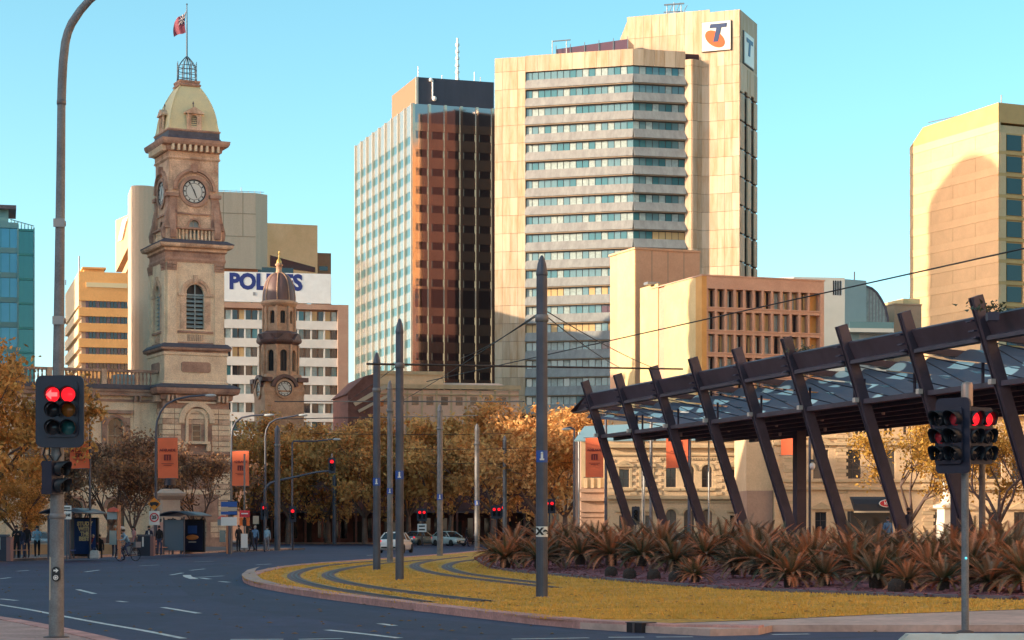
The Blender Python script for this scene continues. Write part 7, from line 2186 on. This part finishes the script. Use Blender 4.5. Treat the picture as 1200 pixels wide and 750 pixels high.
for row, lst in enumerate((FRONT,MID,BACK,REAR)):
    for k,(px,back,s) in enumerate(lst):
        X, Y = bed_at(px, back); d = back
        mk = min(marks, key=lambda m: abs(m[0]-px)); side = 'below' if abs(mk[0]-px) < 9 else ('left of' if px < mk[0] else 'right of')
        cycad(X, Y, bedz(d*.9), s*(.78,.80,.81,.80)[row]*rnd.uniform(.82,1.14), '%s %s %s %s' % (SIZE(s), names[row], side, mk[1]), .20+.27*((k*7+row*3) % 3), 64 if row < 2 else 48, 100*row+k)
# young stumps in the mulch
for k,(px,back) in enumerate(((716,3.2),(738,3.0),(766,3.0),(792,2.6),(1050,1.4))):
    X, Y = bed_at(px, back)
    t_ = thing('cycad_stump', 'short dark cycad stump in bare mulch near ' + ('the left strut foot','the second strut','the third strut','the small front cycad','the largest front cycad')[k], 'plant', (X,Y,bedz(.8)-.05), k, 'bare cycad stumps in the mulch')
    b = MB(); b.lathe([(.16,0),(.22,.12),(.2,.28),(.1,.38)], n=9); b.build('stump', M_cyt, t_)
    for q in range(6): link('frond', FR['d'][3], t_, (0,0,.3), (0,-.3,q*1.05), (.22,)*3)
# plants on the canopy roof edge
for q,(px,Y,py,s,lab) in enumerate(((1163,60.5,362,.55,'dark leafy tuft growing on the canopy roof near the last struts'),(945,75,410,.4,'small dark tuft on the canopy roof beside the fin windowed offices'))):
    t_ = thing('roof_plant', lab, 'plant', (gx(px,Y),Y,gz(py,Y)-.1))
    b = MB(); rg = random.Random(q)
    for k in range(90):
        p = Vector((rg.gauss(0,.5)*s*1.3,rg.gauss(0,.3)*s,abs(rg.gauss(0,.25))*s)); e = Vector((rg.uniform(-1,1),rg.uniform(-1,1),rg.uniform(-.2,1)))*.14; f_ = e.orthogonal().normalized()*.05
        b.add([p-f_,p+f_,p+e],[(0,1,2)])
    tag(b.build('leaves', M_cyd, t_), kind='stuff')
    b = MB(); b.box(-.3*s,.3*s,-.15,.15,-.25,.0); b.build('planter', M_navy, t_)
# ================================================================== people
M_skin = mat('skin', (0.48,0.27,0.20), .6); M_skind = mat('skin_dark', (0.25,0.13,0.09), .6)
def cloth(nm, c): return mat('cloth_'+nm, c, .85, var=.25, vscale=9)
C_black = cloth('black',(0.012,0.012,0.018)); C_navy = cloth('navy',(0.02,0.026,0.06)); C_white = cloth('white',(0.62,0.62,0.62)); C_lblue = cloth('light_blue',(0.28,0.45,0.58)); C_blue = cloth('blue',(0.10,0.22,0.40))
C_red = cloth('maroon',(0.16,0.03,0.045)); C_org = cloth('orange',(0.55,0.16,0.05)); C_grey = cloth('grey',(0.22,0.22,0.25)); C_denim = cloth('denim',(0.05,0.07,0.14)); C_pink = cloth('pink',(0.5,0.25,0.25))
M_hair = mat('hair', (0.025,0.016,0.014), .6); M_hairl = mat('hair_light', (0.40,0.34,0.28), .6); M_hairb = mat('hair_blond', (0.32,0.20,0.09), .6)
def person(loc, yaw, label, top, trousers, shoes=C_black, skin=None, hair=None, h=1.72, pose='stand', swing=.25, arms='down', longhair=False, group=None, shirt=None):
    skin = skin or M_skin; hair = hair or M_hair; k = h/1.74
    t_ = thing('person', label, 'person', loc, yaw, group)
    sit = pose in ('sit','ride')
    zp = .52 if pose == 'sit' else (.98 if pose == 'ride' else .93)
    ln = R(38) if pose == 'ride' else (R(22) if pose == 'sit' else R(3))
    def tor(a): return Vector((0,-a*math.sin(ln),zp+a*math.cos(ln)))
    P = {'pel':tor(0),'sp':tor(.2),'ch':tor(.40),'nb':tor(.53)}
    hd = P['nb']+Vector((0,-.02,.07)); P['nk'] = hd; P['hd'] = hd+Vector((0,-.02,.10)); P['ht'] = hd+Vector((0,-.015,.20))
    rad = {'pel':(.155,.115),'sp':(.14,.10),'ch':(.175,.12),'nb':(.075,.07),'nk':(.056,.056),'hd':(.078,.092),'ht':(.06,.07)}
    E = [('pel','sp','t'),('sp','ch','t'),('ch','nb','t'),('nb','nk','s'),('nk','hd','s'),('hd','ht','s')]
    for s_, sg_ in ((-1,1),(1,-1)):
        n = 'L' if s_ < 0 else 'R'
        sh = P['nb']+Vector((s_*.17,0,-.04)); P['sh'+n] = sh
        if arms == 'fwd' or pose == 'ride': el = sh+Vector((s_*.06,-.18,-.20)); wr = el+Vector((-s_*.05,-.22,-.04 if pose == 'ride' else .02))
        elif arms == 'phone': el = sh+Vector((s_*.05,-.06,-.27)); wr = el+Vector((-s_*.10,-.2,.10))
        else: el = sh+Vector((s_*.06,.04*sg_*swing*4,-.28)); wr = el+Vector((s_*.01,-.05-.10*sg_*swing*2*0-.03,-.25))
        P['el'+n] = el; P['wr'+n] = wr; P['ha'+n] = wr+(wr-el).normalized()*.09
        hp = P['pel']+Vector((s_*.095,0,-.05)); P['hp'+n] = hp
        if pose == 'sit': kn = hp+Vector((s_*.05,-.43,.02)); an = kn+Vector((0,.03,-.42))
        elif pose == 'ride': kn = hp+Vector((s_*.03,-.32,-.28+.12*s_)); an = kn+Vector((0,.16,-.42))
        else:
            a = swing*sg_ if pose == 'walk' else .02*sg_
            kn = hp+Vector((s_*.01,-.43*math.sin(a),-.43*math.cos(a))); a2 = a-(.35 if (pose == 'walk' and sg_ < 0) else .04)
            an = kn+Vector((0,-.41*math.sin(a2),-.41*math.cos(a2)))
        P['kn'+n] = kn; P['an'+n] = an; P['to'+n] = an+Vector((s_*.02,-.17,-.05))
        rad.update({'sh'+n:(.068,.068),'el'+n:(.045,.045),'wr'+n:(.032,.03),'ha'+n:(.042,.022),'hp'+n:(.095,.1),'kn'+n:(.06,.062),'an'+n:(.043,.048),'to'+n:(.042,.03)})
        E += [('ch','sh'+n,'t'),('sh'+n,'el'+n,'t'),('el'+n,'wr'+n,'t'),('wr'+n,'ha'+n,'s'),('pel','hp'+n,'p'),('hp'+n,'kn'+n,'p'),('kn'+n,'an'+n,'p'),('an'+n,'to'+n,'f')]
    low = min(P['toL'].z,P['toR'].z,P['anL'].z-.06,P['anR'].z-.06)-.02
    if pose in ('stand','walk'): 
        for q in P: P[q] = P[q]-Vector((0,0,low))
    keys = list(P); me = bpy.data.meshes.new('body'); me.from_pydata([tuple(P[q]*k) for q in keys],[(keys.index(a),keys.index(b_)) for a,b_,_ in E],[])
    o = bpy.data.objects.new('body', me); COL.objects.link(o)
    o.modifiers.new('skin','SKIN'); s2 = o.modifiers.new('sub','SUBSURF'); s2.levels = 1; s2.render_levels = 1
    for i, q in enumerate(keys):
        v = me.skin_vertices[0].data[i]; v.radius = (rad[q][0]*k, rad[q][1]*k); v.use_root = (i == 0)
    ev = o.evaluated_get(bpy.context.evaluated_depsgraph_get()); nm = bpy.data.meshes.new_from_object(ev)
    bpy.data.objects.remove(o); bpy.data.meshes.remove(me)
    nm.materials.clear()
    ML = [top,skin,trousers,shoes]
    for m in ML: nm.materials.append(m)
    idx = {'t':0,'s':1,'p':2,'f':3}
    segs = [(P[a]*k,P[b_]*k,idx[c],rad[a][0]) for a,b_,c in E]
    for f in nm.polygons:
        c = f.center; best = 9; bi = 0
        for a,b_,i,r_ in segs:
            d = b_-a; tt = max(0,min(1,(c-a).dot(d)/max(1e-9,d.length_squared))); dist = (a+d*tt-c).length-.6*r_
            if dist < best: best = dist; bi = i
        f.material_index = bi; f.use_smooth = True
    link('body', nm, t_)
    H_c = P['hd']*k
    b = MB(); b.ball((H_c.x,H_c.y+.018,H_c.z+.055*k),(.092*k,.105*k,.092*k),10,7)
    if longhair: b.tube([(H_c.x,H_c.y+.07,H_c.z+.02),(H_c.x,H_c.y+.10,H_c.z-.10),(H_c.x,H_c.y+.10,H_c.z-.24)],[.07,.075,.04],8)
    b.build('hair', hair, t_)
    b = MB()
    for s_ in (-1,1): b.ball((H_c.x+s_*.03,H_c.y-.083*k,H_c.z+.01),.010,6,4); 
    b.build('eyes', M_black, t_)
    b = MB(); b.ball((H_c.x,H_c.y-.092*k,H_c.z-.015),(.012,.02,.02),6,4); 
    for s_ in (-1,1): b.ball((H_c.x+s_*.082*k,H_c.y+.01,H_c.z-.005),(.012,.02,.03),6,4)
    b.build('nose_and_ears', skin, t_)
    for n in 'LR':
        b = MB(); w = P['wr'+n]*k; hnd = P['ha'+n]*k; d = (hnd-w).normalized(); sd = d.orthogonal().normalized()
        for q,(off,l) in enumerate(((-.03,.055),(-.01,.07),(.01,.066),(.03,.05))):
            p0 = hnd+sd*off; b.tube([p0,p0+d*l*.5,p0+d*l*.9+Vector((0,-.02,0))],[.009,.008,.006],5)
        b.tube([w+d*.03-sd*.03,w+d*.06-sd*.055,w+d*.085-sd*.06],[.011,.01,.007],5); b.build('fingers', skin, t_)
    if shirt:
        a = P['ch']*k; b = MB(); b.ball((a.x,a.y-.10*k,a.z-.05),(.05,.03,.2),8,6); b.build('shirt_front', shirt, t_)
    return t_
GL = 'people on the far pavement'
sp = lambda px, py: spot(px, py)
person(sp(19.5,654.5),R(10),'person in a black jacket standing at far left of the group',C_black,C_black,arms='phone',group=GL)
person(sp(25.5,654),R(-10),'shorter person with light hair in dark clothes between two taller ones',C_navy,C_denim,hair=M_hairb,h=1.6,group=GL,longhair=True)
person(sp(31.5,653.5),R(-5),'person in a long black coat standing right of the short one',C_black,C_navy,h=1.76,group=GL)
person(sp(43.5,654.5),R(15),'woman in a light blue top and black leggings with white shoes, walking',C_lblue,C_black,C_white,longhair=True,pose='walk',arms='phone',group=GL)
q_ = spot(103,654.5); person((q_[0],q_[1]+1.2,.12),R(20),'person in a maroon jacket sitting inside the left bus shelter',C_red,C_black,pose='sit',arms='fwd',hair=M_hairl,group=GL)
q_ = spot(106.5,654.5); person((q_[0]+.2,q_[1]+1.4,.12),R(5),'second seated person in black beside the maroon jacket in the shelter',C_black,C_black,pose='sit',group=GL)
person(sp(134.5,653.5),R(30),'person in an orange jacket and cap with dark trousers by the orange totem',C_org,C_navy,C_white,hair=M_hairl,arms='phone',group=GL)
person(sp(157.5,651.8),R(-60),'person in pink and grey walking behind the cyclist',C_pink,C_grey,pose='walk',longhair=True,group=GL)
person(tuple(Vector(sp(170.5,651))+Vector((0,1.2,0))),R(5),'man in a dark suit and white shirt standing behind the bin',C_navy,C_black,shirt=C_white,group=GL)
person(tuple(Vector(sp(185,650.5))+Vector((0,.6,0))),R(-15),'person in a dark coat standing right of the speed sign post',C_black,C_denim,group=GL)
person(sp(279.5,646.6),R(40),'person in black standing near the red sign at the tower corner',C_black,C_black,h=1.8,group=GL)
person(sp(294.5,646.2),R(-100),'person in black walking just left of the man in the blue shirt',C_black,C_black,pose='walk',h=1.68,group=GL)
person(sp(299,646),R(-170),'grey haired man in a blue shirt and dark trousers walking away',C_blue,C_navy,hair=M_hairl,pose='walk',h=1.78,group=GL)
person(sp(313,645.4),R(170),'person in a pale top and shorts by the dark lamp post',C_lblue,C_grey,C_white,skin=M_skin,h=1.72,group=GL)
person((gx(546.5,196),196,.02),R(80),'person in dark clothes crossing the road right of the white hatchback',C_black,C_navy,pose='walk',h=1.76)
person((gx(556.5,205),205,.02),R(95),'person in a white top and black trousers crossing behind the pale pole',C_white,C_black,pose='walk',h=1.72)
person((gx(1063.5,92),92,.85),R(60),'person in dark blue clothes standing behind the cycads near the seventh strut',C_navy,C_navy,h=1.75,skin=M_skind)
person((gx(1040,104),104,.5),R(20),'person in a blue jacket under the awning behind the cycads',C_blue,C_black,h=1.75)
# child-size white bag beside the shelter seat
t_ = thing('bag', 'white bag standing on the ground in front of the blue advert panel', 'bag', spot(111,654.8)); b = MB(); b.rect(-.2,.2,-.12,.12,[(0,0),(.04,.05),(.02,.4),(-.06,.45)]); b.build('body', C_white, t_); b = MB(); b.tube([(-.1,0,.43),(-.08,0,.58),(.08,0,.58),(.1,0,.43)],.015,6); b.build('handle', C_grey, t_)

# ------------------------------------------------------------------ statue figure
ST = person((gx(199,SPY),SPY,.12+zz(573)),R(-25),'dark bronze standing figure statue on top of the stone pedestal',*( [mat('bronze_statue',(0.035,0.033,0.045),.4,.6)]*2 ),shoes=MATS['bronze_statue'],skin=MATS['bronze_statue'],hair=MATS['bronze_statue'],h=2.6)
ST.name = 'statue'; ST['category'] = 'statue'
b = MB(); b.lathe([(.42,.25),(.33,.9),(.3,1.35),(.36,1.75),(.36,2.05),(.16,2.2)], n=10); b.build('coat', MATS['bronze_statue'], ST); bx('base', ST, MATS['bronze_statue'], -.4,.4,-.4,.4,-.06,.05)

# ================================================================== bicycle and rider
Yc = (CAMH)*FPX/(657.5-HZ); BX = gx(150,Yc)
bk = thing('bicycle', 'dark bicycle with a rear rack ridden towards the shelter along the kerb', 'bicycle', (BX,Yc,.0), R(-40))
for y in (-.52,.52):
    w = MB(); w.tube([(0,y+.33*math.cos(2*math.pi*i/20),.34+.33*math.sin(2*math.pi*i/20)) for i in range(21)],.02,6,cap=False); wh_ = w.build('wheel', C_black, bk)
    w = MB()
    for i in range(8): w.tube([(0,y,.34),(0,y+.32*math.cos(i*.785),.34+.32*math.sin(i*.785))],.004,3)
    w.build('spokes', M_metal, wh_)
b = MB()
for a,c in (((0,.52,.34),(0,.1,.33)),((0,.1,.33),(0,.22,.85)),((0,.22,.8),(0,-.33,.82)),((0,.1,.33),(0,-.33,.75)),((0,-.33,.85),(0,-.52,.34)),((0,.52,.34),(0,.22,.75))): b.tube([a,c],.02,6)
b.build('frame', M_navy, bk)
b = MB(); b.tube([(-.28,-.42,1.02),(0,-.36,.98),(.28,-.42,1.02)],.016,6); b.tube([(0,-.36,.98),(0,-.33,.82)],.016,6); b.build('handlebar', M_metal, bk)
b = MB(); b.ball((0,.24,.92),(.08,.14,.04)); b.build('saddle', C_black, bk); bx('rack_box', bk, C_grey, -.17,.17,.38,.75,.72,1.02)
rd = person((BX+.02,Yc+.08,.0),R(-40),'cyclist in a light blue top and helmet riding the dark bicycle',C_lblue,C_denim,pose='ride',h=1.74)
b = MB(); b.ball((0,-.42,1.76),(.11,.14,.09)); b.build('helmet', C_white, rd)

# ================================================================== cars
M_carw = mat('car_white', (0.75,0.75,0.74), .25, coat=.6); M_carg = mat('car_greyblue', (0.16,0.24,0.28), .25, .3, coat=.6); M_cars = mat('car_silver', (0.35,0.38,0.40), .25, .4, coat=.5); M_carl = mat('car_palegreen', (0.50,0.58,0.56), .25, .2, coat=.6)
M_tyre = mat('tyre', (0.015,0.015,0.015), .8); M_rim = mat('rim', (0.4,0.4,0.42), .3, .8); M_cwin = mat('car_glass', (0.015,0.02,0.03), .04, spec=.9)
M_tail = mat('tail_lamp', (0.45,0.01,0.015), .2, emit=(0.9,0.02,0.03), estr=.5); M_headl = mat('head_lamp', (0.75,0.78,0.8), .1)
def car(px, Y, yaw, label, paint, hatch=False, plate=True, z=0.005):
    t_ = thing('car', label, 'car', (gx(px,Y),Y,z), yaw, 'cars on the far road')
    # front faces -y; stations along y: (y, sill z, belt z, half width, roof z, half roof width)
    L = 4.1 if hatch else 4.5; f = -L/2; r = L/2
    body = [(f,.35,.52,.62),(f+.08,.22,.66,.78),(f+.5,.18,.78,.86),(f+1.15,.18,.90,.88),(f+2.2,.18,.94,.89),(r-1.0,.18,.97,.88),(r-.35,.2,.98 if not hatch else 1.0,.85),(r-.05,.28,.90,.80),(r,.36,.78,.74)]
    V = []; m = 8
    for y,zs,zb,hw in body:
        V += [(-hw*.92,y,zs),(-hw,y,zs+.14),(-hw,y,zb-.2),(-hw*.93,y,zb),(hw*.93,y,zb),(hw,y,zb-.2),(hw,y,zs+.14),(hw*.92,y,zs)]
    b = MB(); n = len(body)
    b.add(V, [(i*m+j,i*m+(j+1)%m,(i+1)*m+(j+1)%m,(i+1)*m+j) for i in range(n-1) for j in range(m)]+[tuple(range(m)),tuple(range(n*m-1,n*m-m-1,-1))],0,True)
    b.build('body', paint, t_)
    cab = [(f+1.05,.90,.82,.905,.8),(f+1.85,.93,.82,1.42,.60),(f+2.6,.95,.82,1.47,.60),(r-1.15 if not hatch else r-.75,.96,.80,1.42,.58),(r-.45 if not hatch else r-.15,.97,.78,1.0,.74)]
    V = []
    for y,zb,hb_,zr,hr in cab: V += [(-hb_,y,zb),(-hr,y,zr),(hr,y,zr),(hb_,y,zb)]
    b = MB(); n = len(cab); b.add(V,[(i*4+j,i*4+(j+1)%4,i*4+4+(j+1)%4,i*4+4+j) for i in range(n-1) for j in range(4)]+[(0,1,2,3),(n*4-1,n*4-2,n*4-3,n*4-4)]); b.build('glasshouse', M_cwin, t_)
    b = MB(); V = []
    for y,zb,hb_,zr,hr in cab[1:4]: V += [(-hr-.01,y,zr-.02),(-hr*.9,y,zr+.035),(hr*.9,y,zr+.035),(hr+.01,y,zr-.02)]
    b.add(V,[(i*4+j,i*4+(j+1)%4,i*4+4+(j+1)%4,i*4+4+j) for i in range(2) for j in range(4)]+[(0,1,2,3),(11,10,9,8)],0,True); b.build('roof', paint, t_)
    b = MB()
    for s_ in (-1,1):
        for (a,c) in ((0,1),(2,2),(3,4)):
            ya,zba,hba,zra,hra = cab[a]; yc,zbc,hbc,zrc,hrc = cab[c]
            p0 = (s_*hba,ya,zba) if a != c else (s_*hba,ya,zba); p1 = (s_*hrc,yc,zrc) if a in (0,2) else (s_*hbc,yc,zbc)
            if a == 3: p0 = (s_*hra,ya,zra)
            b.beam(p0,p1,.07,.07)
    b.build('pillars', paint, t_)
    for y in (f+.78,r-.8):
        for s_ in (-1,1):
            q = MB(); q.lathe([(.2,-.1),(.315,-.1),(.325,-.06),(.325,.06),(.315,.1),(.2,.1)],n=16); V = [(zz_+s_*.80,x+y,y_+.325) for x,y_,zz_ in q.v]; q.v = V
            wh_ = q.build('wheel', M_tyre, t_); q = MB(); q.lathe([(.2,0),(.15,.02),(.02,.03)],n=10); q.v = [(s_*(.87+zz_),x+y,y_+.325) for x,y_,zz_ in q.v]; q.build('rim', M_rim, wh_)
    for s_ in (-1,1):
        q = MB(); q.ball((s_*.62,f+.14,.66),(.17,.12,.08),8,5); q.build('headlight', M_headl, t_)
        q = MB(); q.ball((s_*.68,r-.06,.82),(.12,.07,.10),8,5); q.build('tail_light', M_tail, t_)
        q = MB(); q.ball((s_*.97,f+1.35,.98),(.1,.07,.07),8,5); q.build('mirror', paint, t_)
        for yy in (f+1.95,f+2.85): bx('door_handle', t_, M_rim, s_*.885-.01, s_*.885+.01, yy, yy+.16, .82, .85)
    bx('grille', t_, M_tyre, -.45,.45,f-.015,f+.1,.42,.55); bx('front_bumper', t_, M_tyre, -.6,.6,f-.01,f+.1,.24,.34); bx('number_plate', t_, M_white, -.24,.24,f-.03,f-.012,.36,.46)
    bx('number_plate', t_, M_white, -.24,.24,r+.005,r+.02,.62,.73); bx('rear_bumper', t_, M_tyre, -.62,.62,r-.1,r+.01,.34,.46)
    return t_
car(464,146,R(172),'white sedan seen from behind between the dark line poles',M_carw)
car(492,214,R(150),'grey blue sedan stopped below the double red signal',M_carg)
car(527,206,R(40),'white hatchback facing right at the junction behind the pale pole',M_carl,True)
car(50,170,R(80),'silver car passing behind the woman in light blue',M_cars)
car(793,142,R(100),'pale car half hidden behind the cycads in front of the arched windows',M_carl,True)
car(905,140,R(95),'dark grey car mostly hidden behind the cycads near the fifth strut',M_carg)
